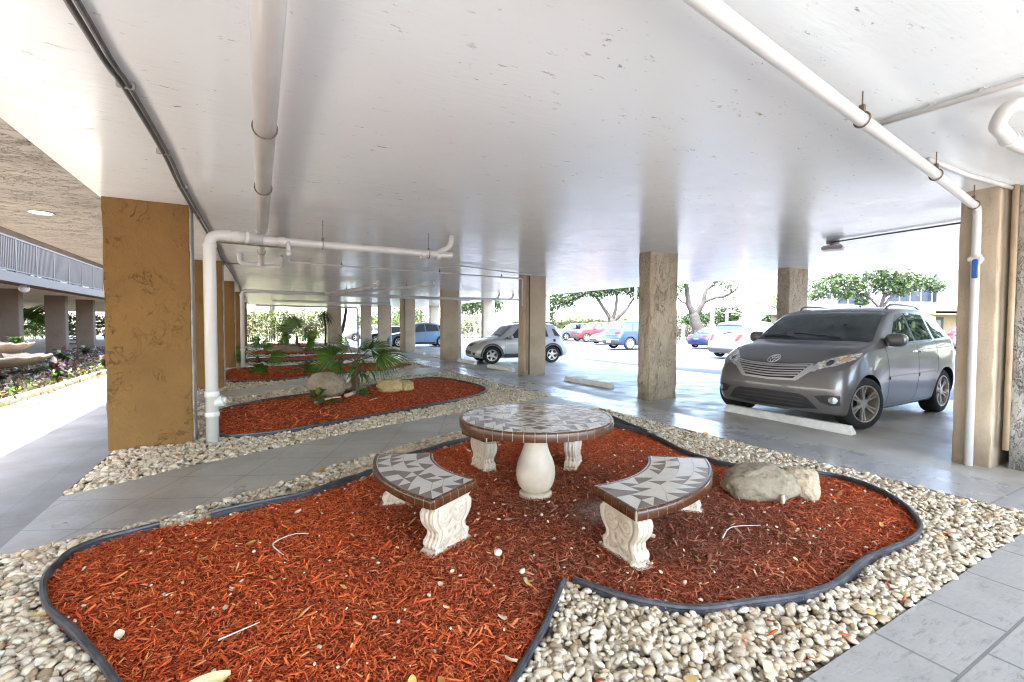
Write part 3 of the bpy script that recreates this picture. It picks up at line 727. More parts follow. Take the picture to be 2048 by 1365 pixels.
# single things lying on the beds
def rock(name, label, c, d, seed, mat, rz=0, lumps=.22, sub=5, cat='rock', group=None, flatbase=True):
    V, Fc = ico(sub); r = np.random.RandomState(seed)
    A = r.randn(14, 3); A /= np.linalg.norm(A, axis=1)[:, None]; am = r.uniform(-.5, 1, 14)*lumps
    k = 1 + sum(am[i]*np.exp(-((V-A[i])**2).sum(1)*3.2) for i in range(14))
    for s, q in ((6, .022), (13, .012)):
        ph = r.rand(3)*6; k = k + q*np.sin(V[:, 0]*s+ph[0])*np.sin(V[:, 1]*s+ph[1])*np.sin(V[:, 2]*s+ph[2])*3
    from mathutils import noise as _n
    fr_ = np.array([_n.fractal(Vector((v[0]*2.2+seed, v[1]*2.2, v[2]*2.2)), .9, 2.1, 6) for v in V]); rd = np.array([abs(_n.noise(Vector((v[0]*3.1, v[1]*3.1+seed, v[2]*3.1)))) for v in V])
    k = k + lumps*.42*fr_ - .16*lumps*np.exp(-(rd/.05)**2)
    P = V*k[:, None]; P = np.sign(P)*np.abs(P)**.9
    P = P*np.array(d)/2
    cz, sz = math.cos(rz), math.sin(rz)
    X = P[:, 0]*cz - P[:, 1]*sz; Y = P[:, 0]*sz + P[:, 1]*cz
    Z = P[:, 2] + d[2]*.36
    o = raw_mesh(name, np.stack([X, Y, Z], 1), Fc, mat, 3)
    o.location = (c[0], c[1], c[2] if len(c) > 2 else .012)
    o.data.polygons.foreach_set('use_smooth', np.ones(len(Fc), bool)); o.data.set_sharp_from_angle(angle=R(40))
    return tag(o, label, cat, group)
rock('boulder', 'large rounded grey boulder on the red mulch beside the black edging', (4.09, 2.60), (.62, .40, .31), 5, MAT['rock_grey'], R(-34), .16)
rock('boulder', 'smaller pale tan rock with a jagged end leaning on the grey boulder', (4.47, 2.46), (.30, .30, .28), 12, MAT['rock_tan'], R(15), .32)
rock('boulder', 'big brown boulder in the second mulch bed beside the small fan palm', (1.30, 11.05), (.80, .55, .56), 23, MAT['rock_brown'], R(-25), .16)
rock('rock', 'rough ochre rock, the larger of the two on the second mulch bed', (2.72, 10.95), (.55, .4, .34), 31, MAT['rock_ochre'], R(-20), .35)
rock('rock', 'small ochre stone beside the larger ochre rock on the second mulch bed', (3.10, 10.92), (.30, .25, .25), 37, MAT['rock_ochre'], R(10), .35)
rock('rock', 'tan and brown rock at the far tip of the third mulch bed', (4.35, 17.6), (.5, .4, .38), 41, MAT['rock_tan'], 0, .3)
rock('rock', 'green brown rock under the palm tips in the third mulch bed', (4.0, 17.4), (.4, .35, .3), 43, MAT['rock_ochre'], 0, .3)
rock('rock', 'flat brown slabby rock in the fifth mulch bed', (1.3, 28.6), (1.6, .8, .5), 47, MAT['rock_brown'], 0, .3)
rock('stone', 'clean white round stone on the mulch between the two near benches', (1.41, 2.75, .03), (.055, .05, .045), 3, MAT['pebble'], 0, .2, 3, 'stone')
rock('stone', 'small square white stone on the mulch nearer the camera than the round one', (1.44, 2.47, .03), (.04, .03, .03), 6, MAT['pebble'], .5, .2, 3, 'stone')
rock('stone', 'upright white pebble leaning against the foot of the grey boulder', (4.03, 2.35, .035), (.05, .04, .09), 9, MAT['pebble'], .5, .2, 3, 'stone')
# big pale yellow leaf at the bottom of the view
mb = MB(); rows = []
for t in np.linspace(0, 1, 9):
    ww = .055*math.sin(PI*(t*.9+.06))**.7
    rows.append([(-.205+(t-.5)*.15, 2.285+s*ww-.02*t, .075+.012*abs(s)+.05*(t-.4)**2) for s in (-1, -.5, 0, .5, 1)])
mb.grid(rows); tag(mb.build('leaf', MAT['leafyellow'], smooth=True), 'large pale yellow fallen leaf on the red mulch at the bottom edge of the view', 'leaf')
# twigs
def twig(pts, r, label, mat='drift'):
    P = smooth_path(pts, .02); n = len(P)
    tag(MB().tube(P, [r*(1-.6*i/n) for i in range(n)], 6).build('twig', MAT[mat], smooth=True), label, 'twig')
twig([(.10, 3.66, .05), (.06, 3.56, .06), (.12, 3.40, .05)], .006, 'curved pale twig hooked on the red mulch left of the near bench')
twig([(.10, 3.66, .05), (.2, 3.68, .06), (.3, 3.66, .05)], .004, 'thin straight twig crossing the hooked one on the red mulch')
twig([(2.95, 2.15, .05), (3.15, 2.22, .06), (3.4, 2.15, .05)], .005, 'long pale twig lying on the mulch right of the near right bench')
twig([(-.20, 2.62, .05), (-.02, 2.66, .06)], .005, 'short grey twig on the mulch close to the left edging')
twig([(1.62, 10.45, .05), (1.95, 10.75, .10), (2.15, 11.05, .14)], .045, 'thick bleached branch lying from the boulder to the palm foot')
twig([(.95, 9.9, .04), (1.25, 10.15, .07), (1.5, 10.35, .05)], .03, 'thinner pinkish branch lying in front of the brown boulder')
twig([(1.95, 9.6, .05), (2.15, 9.8, .06)], .01, 'short white stick on the second mulch bed')
# ------------------------------------------------------------------ precast table and curved benches
TC = (2.25, 3.62)
def clip_poly(poly, a, b, c):
    """keep a*x+b*y<=c"""
    out = []
    for i in range(len(poly)):
        p, q = poly[i], poly[(i+1) % len(poly)]; dp = a*p[0]+b*p[1]-c; dq = a*q[0]+b*q[1]-c
        if dp <= 0: out.append(p)
        if dp*dq < 0:
            t = dp/(dp-dq); out.append((p[0]+(q[0]-p[0])*t, p[1]+(q[1]-p[1])*t))
    return out
def shrink(poly, d):
    cx = sum(p[0] for p in poly)/len(poly); cy = sum(p[1] for p in poly)/len(poly); o = []
    n = len(poly); A = sum(poly[i][0]*poly[(i+1) % n][1]-poly[(i+1) % n][0]*poly[i][1] for i in range(n))/2
    if A < 0: poly = poly[::-1]
    res = poly
    for i in range(n):
        p, q = poly[i], poly[(i+1) % n]; dx, dy = q[0]-p[0], q[1]-p[1]; l = math.hypot(dx, dy)
        if l < 1e-6: continue
        nx, ny = dy/l, -dx/l; res = clip_poly(res, nx, ny, nx*p[0]+ny*p[1]-d)
        if len(res) < 3: return []
    return res
def tri_tiles(inside, bounds, s, seed, rot=0.0):
    """broken-square mosaic: squares each split into triangles, alternately turned"""
    r = random.Random(seed); out = []
    x0, x1, y0, y1 = bounds; nx = int((x1-x0)/s)+2; ny = int((y1-y0)/s)+2
    for i in range(nx):
        off = (i % 2)*.35*s
        for j in range(-1, ny):
            x = x0+i*s; y = y0+j*s+off
            sq = [(x, y), (x+s, y), (x+s, y+s), (x, y+s)]
            k = r.random()
            if k < .42: tr = [([sq[0], sq[1], sq[2]], r.random() < .42), ([sq[0], sq[2], sq[3]], r.random() < .42)]
            elif k < .84: tr = [([sq[0], sq[1], sq[3]], 0), ([sq[1], sq[2], sq[3]], 1)]
            else:
                m = (x+s/2, y+s/2); q = r.random() < .5
                tr = [([sq[0], sq[1], (x+s/2, y+s)], q), ([sq[0], (x+s/2, y+s), sq[3]], not q), ([sq[1], sq[2], (x+s/2, y+s)], not q)]
            for t, g in tr:
                t = [(p[0]*math.cos(rot)-p[1]*math.sin(rot), p[0]*math.sin(rot)+p[1]*math.cos(rot)) for p in t]
                out.append((t, bool(g)))
    return out
def clip_convex_ring(poly, ring):
    for i in range(len(ring)):
        p, q = ring[i], ring[(i+1) % len(ring)]; dx, dy = q[0]-p[0], q[1]-p[1]
        poly = clip_poly(poly, dy, -dx, dy*p[0]-dx*p[1])
        if len(poly) < 3: return []
    return poly
def tile_prism(mb, poly, z0, z1):
    if len(poly) < 3: return
    A = abs(sum(poly[i][0]*poly[(i+1) % len(poly)][1]-poly[(i+1) % len(poly)][0]*poly[i][1] for i in range(len(poly)))/2)
    if A < 6e-5: return
    n = len(poly); mb.add([(p[0], p[1], z1) for p in poly] + [(p[0], p[1], z0) for p in poly], [tuple(range(n))] + [(i+n, (i+1) % n+n, (i+1) % n, i) for i in range(n)])
ZT = .755
t = thing('garden_table', 'round mosaic tiled table on a bulbous cream pedestal in the mulch bed', 'table', (TC[0], TC[1], 0))
prof = [(.0, -.03), (.150, -.03), (.155, .012), (.152, .038), (.128, .05), (.125, .07), (.135, .082), (.152, .10), (.172, .15), (.182, .21), (.180, .27), (.163, .34), (.134, .41), (.114, .47), (.104, .53), (.106, .58), (.125, .635), (.155, .665), (.16, .68), (.0, .68)]
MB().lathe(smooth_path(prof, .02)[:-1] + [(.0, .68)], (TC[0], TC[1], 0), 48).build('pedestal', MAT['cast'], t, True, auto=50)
top = thing('tabletop', None, None, (0, 0, 0)); top.parent = t
RT = .705
core = MB().lathe([(.0, ZT-.075), (RT-.01, ZT-.075), (RT-.006, ZT-.002), (.0, ZT-.002)], (TC[0], TC[1], 0), 96).build('tabletop_slab', MAT['tile_grout'], top)
mbw = MB()
ring = [(TC[0]+(RT-.022)*math.cos(2*PI*i/64), TC[1]+(RT-.022)*math.sin(2*PI*i/64)) for i in range(64)]
for tr, g in tri_tiles(None, (-.75, .75, -.75, .75), .108, 4, R(20)):
    tr = [(p[0]+TC[0], p[1]+TC[1]) for p in tr]
    q = clip_convex_ring(shrink(tr, .0016), ring)
    mbw.cur = int(g); tile_prism(mbw, q, ZT-.004, ZT+.0015)
mbw.build('mosaic_tiles', [MAT['tile_white'], MAT['tile_grey']], top)
def edge_tiles(path, closed, z0, z1, width, depth, parent, name='edge_tiles'):
    """bullnose edging tiles along a counter-clockwise outline; returns mesh"""
    P = [np.array(p, float) for p in path]; n = len(P); L = [0]
    for i in range(n if closed else n-1): L.append(L[-1]+np.linalg.norm(P[(i+1) % n]-P[i]))
    tot = L[-1]; k = max(3, int(round(tot/width))); mb = MB(); gr = MB()
    def at(s):
        s = s % tot if closed else min(max(s, 0), tot-1e-6)
        i = max(0, np.searchsorted(L, s, 'right')-1); i = min(i, len(L)-2)
        a, b = P[i % n], P[(i+1) % n]; u = (s-L[i])/max(1e-9, L[i+1]-L[i]); t_ = (b-a)/max(1e-9, np.linalg.norm(b-a))
        return a+(b-a)*u, t_
    prof = [(-.0, z0), (.010, z0+.002), (.012, z0+.010), (.012, z1-.016), (.009, z1-.006), (.003, z1), (-.018, z1+.001), (-.022, z1-.002)]
    w = tot/k
    for j in range(k):
        rows = []
        for s in np.linspace(j*w+.0022, (j+1)*w-.0022, 5):
            p, t_ = at(s); nn = np.array((t_[1], -t_[0]))
            rows.append([(p[0]+nn[0]*o, p[1]+nn[1]*o, z) for o, z in prof])
        mb.grid(rows); mb.add(rows[0], [tuple(reversed(range(8)))]); mb.add(rows[-1], [tuple(range(8))])
    m2 = [(o-.0025, z-.001) for o, z in prof]; rows = []
    for s in np.linspace(0, tot*(1 if closed else .99999), int(tot/.02)):
        p, t_ = at(s); nn = np.array((t_[1], -t_[0])); rows.append([(p[0]+nn[0]*o, p[1]+nn[1]*o, z) for o, z in m2])
    gr.grid(rows)
    gr.build('grout', MAT['grout'], parent, True)
    return mb.build(name, MAT['edgetile'], parent, True, auto=50)
edge_tiles([(TC[0]+(RT-.006)*math.cos(2*PI*i/96), TC[1]+(RT-.006)*math.sin(2*PI*i/96)) for i in range(96)], True, ZT-.075, ZT+.002, .088, .02, top)

def bench_leg_mesh():
    """scrolled precast leg: local x = wide face, y = thickness, z up; S-profile on both narrow edges"""
    H = .375; N = 46; mb = MB()
    half = pchip([(0, .205), (.018, .207), (.03, .188), (.05, .168), (.075, .178), (.10, .170), (.125, .142), (.155, .140), (.20, .172), (.25, .198), (.29, .203), (.32, .194), (.34, .174), (.352, .184), (H, .205)])
    th = pchip([(0, .070), (.03, .068), (.06, .055), (.10, .060), (.15, .056), (.22, .060), (.30, .062), (.345, .058), (H, .074)])
    rows = []
    for z in np.linspace(0, H, N):
        w, d = float(half(z)), float(th(z)); row = []
        flute = 1 if .05 < z < .335 else 0
        # front face with relief, edge with flutes, back face, other edge
        xs = np.linspace(-1, 1, 41)
        def relief(x, zz):
            r_ = 0.0
            for cx, cz, rad in ((-.082, .258, .068), (.082, .258, .068), (-.135, .065, .038), (.135, .065, .038), (0, .16, .032), (-.06, .12, .03), (.06, .12, .03)):
                dx, dz = x-cx, zz-cz; q = math.hypot(dx, dz)
                if q < rad:
                    an = math.atan2(dz, dx*(1 if cx <= 0 else -1)); sp = math.sin(q/rad*2.3*2*PI - an)
                    r_ += .0075*math.sqrt(max(0, 1-(q/rad)**2)) + .004*sp*(1-q/rad*.5)
            e = abs(x)/max(.01, w); r_ += .005*math.exp(-((e-.86)/.07)**2)*(1 if .03 < zz < .34 else 0) - .004*math.exp(-((e-.72)/.05)**2)*(1 if .05 < zz < .33 else 0)
            r_ += .0045*math.cos(zz*95+abs(x)*60)*math.exp(-((abs(x)-.028)/.02)**2)*(1 if .05 < zz < .3 else 0)
            return r_
        for u in xs: row.append((u*w, -d-relief(u*w, z), z))
        for v in np.linspace(-1, 1, 25)[1:-1]:
            f = flute*.0045*math.cos(v*3*PI) ; row.append((w+f+.004*(1-v*v), v*d, z))
        for u in xs[::-1]: row.append((u*w, d+relief(u*w, z), z))
        for v in np.linspace(1, -1, 25)[1:-1]:
            f = flute*.0045*math.cos(v*3*PI); row.append((-w-f-.004*(1-v*v), v*d, z))
        row.append(row[0]); rows.append(row)
    mb.grid(rows); n = len(rows[0])-1
    mb.add(rows[0][:-1], [tuple(reversed(range(n)))]); mb.add(rows[-1][:-1], [tuple(range(n))])
    mb.box((0, 0, -.02), (.43, .16, .05), bev=.012)
    return mb
LEGM = None
def bench(TC, a0, a1, r0, r1, seed, label, legs):
    global LEGM
    a0, a1 = R(a0), R(a1); legs = [R(a) for a in legs]
    am = (a0+a1)/2; rm = (r0+r1)/2
    base = (TC[0]+rm*math.cos(am), TC[1]+rm*math.sin(am), 0)
    t = thing('garden_bench', label, 'bench', base, 0, 'curved tiled benches round the table')
    ZB = .43; seat = thing('seat', None, None); seat.parent = t
    na = 28; inner = [(TC[0]+r0*math.cos(a0+(a1-a0)*i/na), TC[1]+r0*math.sin(a0+(a1-a0)*i/na)) for i in range(na+1)]
    outer = [(TC[0]+r1*math.cos(a0+(a1-a0)*i/na), TC[1]+r1*math.sin(a0+(a1-a0)*i/na)) for i in range(na+1)]
    outline = outer + inner[::-1]     # counter-clockwise when a1>a0
    dens = []
    for i in range(len(outline)):
        p, q = np.array(outline[i]), np.array(outline[(i+1) % len(outline)]); k = max(1, int(np.linalg.norm(q-p)/.02))
        dens += [tuple(p+(q-p)*j/k) for j in range(k)]
    MB().prism(dens, ZB-.065, ZB-.002).build('seat_slab', MAT['tile_grout'], seat)
    mw = MB(); rr = random.Random(seed)
    # tiles laid in polar rows so that they follow the curve
    nr = 4; nA = max(6, int((a1-a0)*rm/.11)); dr = (r1-r0-.044)/nr; da = (a1-a0-.044/rm)/nA
    for i in range(nA):
        for j in range(nr):
            A0 = a0+.022/rm+i*da; R0 = r0+.022+j*dr
            P = [(TC[0]+rad*math.cos(an), TC[1]+rad*math.sin(an)) for an, rad in ((A0, R0), (A0, R0+dr), (A0+da, R0+dr), (A0+da, R0))]
            if rr.random() < .82:
                k = 0 if rr.random() < .8 else 1
                T1 = [P[k], P[(k+1) % 4], P[(k+2) % 4]]; T2 = [P[k], P[(k+2) % 4], P[(k+3) % 4]]; g = rr.random() < .8
                mw.cur = int(g); tile_prism(mw, shrink(T1, .0014), ZB-.003, ZB+.0012); mw.cur = 0; tile_prism(mw, shrink(T2, .0014), ZB-.003, ZB+.0012)
            else: mw.cur = int(rr.random() > .7); tile_prism(mw, shrink(P, .0014), ZB-.003, ZB+.0012)
    mw.build('mosaic_tiles', [MAT['tile_white'], MAT['tile_grey']], seat)
    edge_tiles(dens, True, ZB-.065, ZB+.002, .085, .02, seat)
    for an in legs:
        if LEGM is None:
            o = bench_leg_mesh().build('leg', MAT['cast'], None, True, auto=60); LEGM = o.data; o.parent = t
        else:
            o = bpy.data.objects.new('leg', LEGM); col.objects.link(o); o.parent = t
        o.location = (TC[0]+rm*math.cos(an)-base[0], TC[1]+rm*math.sin(an)-base[1], -.005)
        o.rotation_euler = (0, 0, an)
    return t
bench(TC, 157, 210, .96, 1.45, 2, 'curved tiled bench left of the round table, on scrolled cream legs', (206, 161))
bench(TC, -97, -38, 1.02, 1.51, 5, 'curved tiled bench at the right of the round table, nearest the grey boulder', (-92.5, -43))
bench((2.2, 3.37), 36, 98, .96, 1.44, 8, 'curved bench beyond the table, just its legs visible under the tabletop', (92, 42))
# ------------------------------------------------------------------ pipes, conduits and fittings under the ceiling
def bend(pts, r=.1, n=7):
    """polyline with rounded corners"""
    P = [np.array(p, float) for p in pts]; out = [P[0]]
    for i in range(1, len(P)-1):
        a, b, c = P[i-1], P[i], P[i+1]; u = (a-b)/np.linalg.norm(a-b); v = (c-b)/np.linalg.norm(c-b)
        d = min(r, np.linalg.norm(a-b)*.48, np.linalg.norm(c-b)*.48)
        p0, p1 = b+u*d, b+v*d
        for t in np.linspace(0, 1, n): out.append(p0*(1-t)**2 + b*2*t*(1-t) + p1*t*t)
    out.append(P[-1]); return out
def collar(mb, p, q, r, w=.05, at=.5):
    p, q = np.array(p, float), np.array(q, float); d = (q-p)/np.linalg.norm(q-p); c = p+(q-p)*at
    e = d*w/2
    mb.tube([c-e, c-e*.9, c+e*.9, c+e], [r*.98, r, r, r*.98], 20)
def hanger(t, p, r, top=CEIL, axis='y'):
    """clevis ring round the pipe and a threaded rod to the ceiling"""
    mb = MB(); ring = []
    for i in range(25):
        a = 2*PI*i/24
        ring.append((p[0]+(r+.006)*math.cos(a), p[1], p[2]+(r+.006)*math.sin(a)) if axis == 'y' else (p[0], p[1]+(r+.006)*math.cos(a), p[2]+(r+.006)*math.sin(a)))
    mb.tube(ring, .006, 6)
    mb.tube([(p[0], p[1], p[2]+r), (p[0], p[1], top)], .005, 6)
    mb.box((p[0], p[1], p[2]+r+.03), (.03, .03, .05))
    mb.build('hanger', MAT['rust'], t)
# A: large drain run along the ceiling
PR, PZ = .072, 2.965
t = thing('drain_pipe', 'thick white drain pipe running overhead along the ceiling away from the viewer', 'pipe', (.05, 7.5, PZ))
MB().tube([(.05, -3.5, PZ), (.05, 7.62, PZ)], PR, 24).build('pipe_run', MAT['pipe'], t, True)
mb = MB(); mb.tube([(.05, 7.55, PZ), (.05, 7.63, PZ), (.05, 7.70, PZ-.0), (.05, 7.78, PZ)], [PR+.013, PR+.013, PR-.004, .056], 24)
mb.tube([(.05, 7.80, PZ-.04), (.05, 11.3, PZ-.03)], .055, 20); mb.build('reduced_run', MAT['pipe'], t, True, auto=50)
mb = MB(); mb.tube(bend([(.05, 11.2, PZ-.03), (.05, 11.75, PZ-.03), (-.36, 11.75, PZ-.03), (-.36, 11.75, CEIL)], .14), .055, 18); collar(mb, (-.36, 11.75, CEIL-.09), (-.36, 11.75, CEIL-.0), .066, .06, .5)
mb.build('elbow', MAT['pipe'], t, True, auto=50)
MB().tube(bend([(.05, 11.75, PZ-.05), (.46, 11.75, PZ-.05), (.46, 11.75, CEIL)], .06), .026, 12).build('branch_pipe', MAT['pipe'], t, True)
for y in (3.66, 5.25, 9.6): hanger(t, (.05, y, PZ if y < 7.6 else PZ-.035), PR if y < 7.6 else .056)
for y in (2.0, 7.58): 
    mb = MB(); collar(mb, (.05, y-.05, PZ), (.05, y+.05, PZ), PR+.008, .07); mb.build('coupling', MAT['pipe'], t, True, auto=50)
# B: first downpipe with elbow and cross run
DX, DY = -.575, 7.33; PZ2 = 2.80
t = thing('downpipe', 'white downpipe beside the first ochre pillar with a long sloping run to the right', 'pipe', (DX, DY, 0))
MB().tube(bend([(DX, DY, -.05), (DX, DY, PZ2), (.05, DY+.10, PZ2+.0), ], .17, 10), .075, 24).build('riser', MAT['pipe'], t, True)
mb = MB(); mb.tube([(0.0, DY+.09, PZ2), (.22, DY+.12, PZ2-.01)], .062, 20); mb.tube([(.2, DY+.12, PZ2), (2.95, DY+.30, PZ2+.02)], .055, 20); mb.build('cross_run', MAT['pipe'], t, True, auto=50)
def collars(t, items):
    for p, q, r_, w_ in items:
        mb = MB(); collar(mb, p, q, r_, w_); mb.build('collar', MAT['pipe'], t, True, auto=50)
collars(t, [((x-.05, DY+.03, PZ2), (x+.05, DY+.05, PZ2), .084, .045 if x != -.27 else .09) for x in (-.36, -.27, -.14)] + [((x-.05, DY+.12+(x-.2)*.065, PZ2), (x+.05, DY+.13+(x-.2)*.065, PZ2), .068, .08) for x in (.30, 2.45, 2.72)] +
        [((DX, DY, PZ2-.2), (DX, DY, PZ2-.1), .083, .06), ((DX, DY, .62), (DX, DY, .70), .088, .07), ((DX, DY, .36), (DX, DY, .42), .088, .06)])
mb = MB(); mb.tube([(DX, DY-.0, .53), (DX+.10, DY-.02, .56)], .066, 18); mb.tube([(DX+.10, DY-.02, .56), (DX+.13, DY-.025, .57)], .075, 18); mb.tube([(DX+.13, DY-.025, .57), (DX+.165, DY-.03, .575)], .045, 8); mb.build('cleanout', MAT['pipe'], t, True, auto=50)
MB().lathe([(.064, 0), (.066, .03), (.0, .034)], (2.95, DY+.30, PZ2+.02), 20, 'x').build('end_cap', MAT['pipe'], t, True, auto=40)
mb = MB(); mb.tube(bend([(2.72, DY+.29, PZ2+.04), (2.95, DY+.29, PZ2+.18), (2.98, DY+.29, CEIL)], .12), .05, 16); mb.build('branch_pipe', MAT['pipe'], t, True)
MB().tube([(-.50, DY-.02, PZ2-.10), (.36, DY+.08, PZ2-.10)], .012, 8).build('tie_rod', MAT['rust'], t)
mb = MB(); mb.tube(bend([(.38, DY+.10, PZ2+.0), (.38, DY+.08, PZ2-.14), (.38, DY+.0, PZ2-.2)], .05), .03, 12); mb.build('spigot', MAT['pipe'], t, True)
for x in (.85, 2.55): hanger(t, (x, DY+.16+(x-.85)*.065, PZ2), .056, CEIL, 'x')
# second and third downpipes further down the row
def far_riser(x, y, z, x1, y1, label, r=.07):
    t = thing('downpipe', label, 'pipe', (x, y, 0))
    MB().tube(bend([(x, y, -.05), (x, y, z), (x1, y1, z)], .2, 8), r, 16).build('riser', MAT['pipe'], t, True)
    collars(t, [((x, y, .6), (x, y, .7), r+.013, .07), ((x, y, z-.2), (x, y, z-.1), r+.01, .06)])
    return t
t = far_riser(-.56, 19.75, 2.84, 9.0, 20.6, 'second white downpipe in the left row with a cross run along the ceiling')
for x in (1.2, 3.4, 5.6): hanger(t, (x, 19.9+x*.09, 2.84), .07, CEIL, 'x')
t = far_riser(6.95, 27.9, 2.86, .6, 27.4, 'thin white downpipe beside the tan pillar in front of the pale blue car', .06)
t = far_riser(6.15, 34.0, 2.80, -.2, 33.0, 'far thin white downpipe beside the pale end pillar', .06)
t = far_riser(7.95, 19.35, 2.78, 6.9, 19.2, 'white corner downpipe on the smooth tan pillar left of the silver hatchback', .06)
t = thing('drain_pipe', 'white drain run with two upstands passing behind the pillars above the silver hatchback', 'pipe', (10, 21, 2.9))
mb = MB(); mb.tube([(7.6, 20.5, 2.86), (9.4, 20.6, 2.9), (12.8, 20.4, 2.9)], .06, 14); mb.build('pipe_run', MAT['pipe'], t, True)
for x in (10.5, 11.3): MB().tube(bend([(x-.2, 20.5, 2.9), (x, 20.5, 3.0), (x+.05, 20.5, CEIL)], .1), .05, 12).build('upstand', MAT['pipe'], t, True)
# parallel branch pipes between the runs
t = thing('drain_pipe', 'white branch drain dropping diagonally from the ceiling to the second cross run', 'pipe', (3.2, 17, 2.9))
MB().tube(bend([(2.35, 20.0, 2.84), (3.5, 16.6, 2.95), (3.62, 16.2, 3.0), (3.62, 16.2, CEIL)], .1), .055, 14).build('pipe_run', MAT['pipe'], t, True)
hanger(t, (2.9, 18.3, 2.9), .055)
t = thing('drain_pipe', 'longer white branch drain slanting from the second cross run to a far ceiling outlet', 'pipe', (4, 16, 2.9))
MB().tube(bend([(2.6, 20.0, 2.84), (5.1, 15.8, 2.98), (5.5, 15.75, 2.98), (5.5, 15.75, CEIL)], .08), .045, 12).build('pipe_run', MAT['pipe'], t, True)
hanger(t, (3.8, 18.0, 2.93), .045); hanger(t, (4.7, 16.5, 2.95), .045)
# sprinkler line
t = thing('sprinkler_pipe', 'slim white sprinkler line crossing the ceiling from left to the third right pillar', 'pipe', (3, 12, 3.05))
MB().tube(bend([(.62, 11.9, CEIL), (.62, 11.9, 3.05), (7.1, 12.25, 3.03), (7.1, 12.25, 2.2)], .06), .022, 10).build('pipe_run', MAT['pipe'], t, True)
for x in (1.8, 4.4, 6.4): hanger(t, (x, 11.97+x*.05, 3.045), .022, CEIL, 'x')
t = thing('sprinkler_pipe', 'second slim white pipe that kinks across the ceiling toward the third right pillar', 'pipe', (5, 11, 3.1))
MB().tube(bend([(3.6, 12.0, 3.06), (4.5, 11.0, 3.12), (7.2, 11.9, 3.12)], .1), .016, 8).build('pipe_run', MAT['pipe'], t, True)
# C: diagonal drain to the nearest right pillar
t = thing('drain_pipe', 'white diagonal overhead drain that drops down the nearest right pillar face', 'pipe', (7.18, 2.08, 0))
DP = [(.2, 1.16, 3.02), (1.68, 1.38, 3.0), (3.32, 1.58, 2.985), (5.18, 1.80, 2.97), (7.18, 2.065, 2.95), (7.175, 2.06, -.05)]
MB().tube(bend(DP, .10, 6), .04, 18).build('pipe_run', MAT['pipe'], t, True)
for i, s in ((2, .5), (3, .5)):
    pass
for p in ((3.55, 1.605, 2.983), (5.35, 1.822, 2.968), (6.95, 2.03, 2.953)): hanger(t, p, .042, CEIL, 'x')
mb = MB(); collar(mb, (7.177, 2.06, 2.3), (7.177, 2.06, 2.44), .052, .10); mb.box((7.15, 2.055, 2.37), (.10, .12, .05), bev=.008); mb.build('valve_body', MAT['pipe'], t, True, auto=40)
mb = MB(); mb.box((7.105, 2.045, 2.26), (.022, .055, .22), bev=.01); mb.box((7.12, 2.045, 2.36), (.03, .04, .05), bev=.006); mb.build('valve_handle', MAT['blueplastic'], t, True, auto=40)
# D, E: smaller pipes near the right edge
t = thing('ceiling_pipe', 'small white pipe clamped to the ceiling across the top right corner', 'pipe', (4.2, 1.2, 3.13))
MB().tube([(4.13, 1.80, 3.135), (4.2, .9, 3.135), (4.3, -.8, 3.135)], .022, 12).build('pipe_run', MAT['pipe'], t, True)
mb = MB()
for y in (1.45, 1.2, .95): mb.box((4.17+(1.6-y)*.06, y, 3.15), (.06, .02, .045))
mb.build('clamp', MAT['pipe'], t)
t = thing('ceiling_pipe', 'small white pipe hugging the ceiling toward the corner of the nearest right pillar', 'pipe', (6.4, 1.9, 3.14))
MB().tube([(5.42, 1.90, 3.14), (6.3, 1.90, 3.14), (7.33, 1.83, 3.14)], .022, 12).build('pipe_run', MAT['pipe'], t, True)
t = thing('drain_trap', 'white plastic drain trap hanging from the ceiling at the right edge', 'pipe', (4.6, 1.0, 2.95))
MB().tube(bend([(4.75, .80, CEIL), (4.72, .86, 3.07), (4.34, 1.12, 3.06), (4.40, 1.19, 2.97), (4.85, 1.22, 2.95), (6.6, 1.15, 2.95)], .10, 8), .045, 18).build('pipe_run', MAT['pipe'], t, True)
mb = MB(); collar(mb, (4.70, 1.21, 2.957), (4.8, 1.217, 2.953), .055, .05); mb.build('collars', MAT['pipe'], t, True, auto=50)
# conduits
t = thing('conduit', 'pair of dark grey conduits running along the left of the ceiling past the ochre pillars', 'conduit', (-.76, 5, 3.12))
mb = MB(); pts = [(-.78, -2, 3.135), (-.78, 3, 3.135), (-.75, 3.85, 3.13), (-.735, 5.2, 3.13), (-.76, 6.3, 3.13), (-.755, 8.2, 3.13), (-.745, 9.4, 3.12), (-.72, 10.6, 3.125), (-.77, 12.9, 3.12), (-.73, 14.6, 3.12), (-.72, 17.2, 3.12), (-.75, 22, 3.12), (-.74, 40, 3.12)]
mb.tube(smooth_path(pts, .2), .017, 8); mb.tube([(p[0]+.04+.006*math.sin(p[1]), p[1], p[2]) for p in smooth_path(pts, .2)], .015, 8)
mb.build('pipe_run', MAT['conduit'], t, True)
mb = MB()
for y in (3.84, 5.15, 6.3, 8.1, 9.8): mb.box((-.735, y, 3.14), (.10, .025, .05), bev=.006)
mb.build('clamp', MAT['steel'], t)
t = thing('conduit', 'thin dark conduit branching right under the first white elbow', 'conduit', (-.2, 13.3, 3.12))
MB().tube([(-.79, 13.3, 3.10), (.3, 13.4, 3.10)], .012, 8).build('pipe_run', MAT['conduit'], t, True)
t = thing('ceiling_light', 'rectangular floodlight hanging from the ceiling at the end of a thin conduit over the minivan', 'ceiling light', (9.3, 4.62, 3.1))
MB().box((9.3, 4.62, 3.145), (.16, .16, .05), bev=.01).build('mount_box', MAT['fixture'], t)
MB().lathe([(.05, 0), (.05, -.05), (.035, -.06)], (9.3, 4.62, 3.12), 16).build('stem', MAT['fixture'], t, True, auto=40)
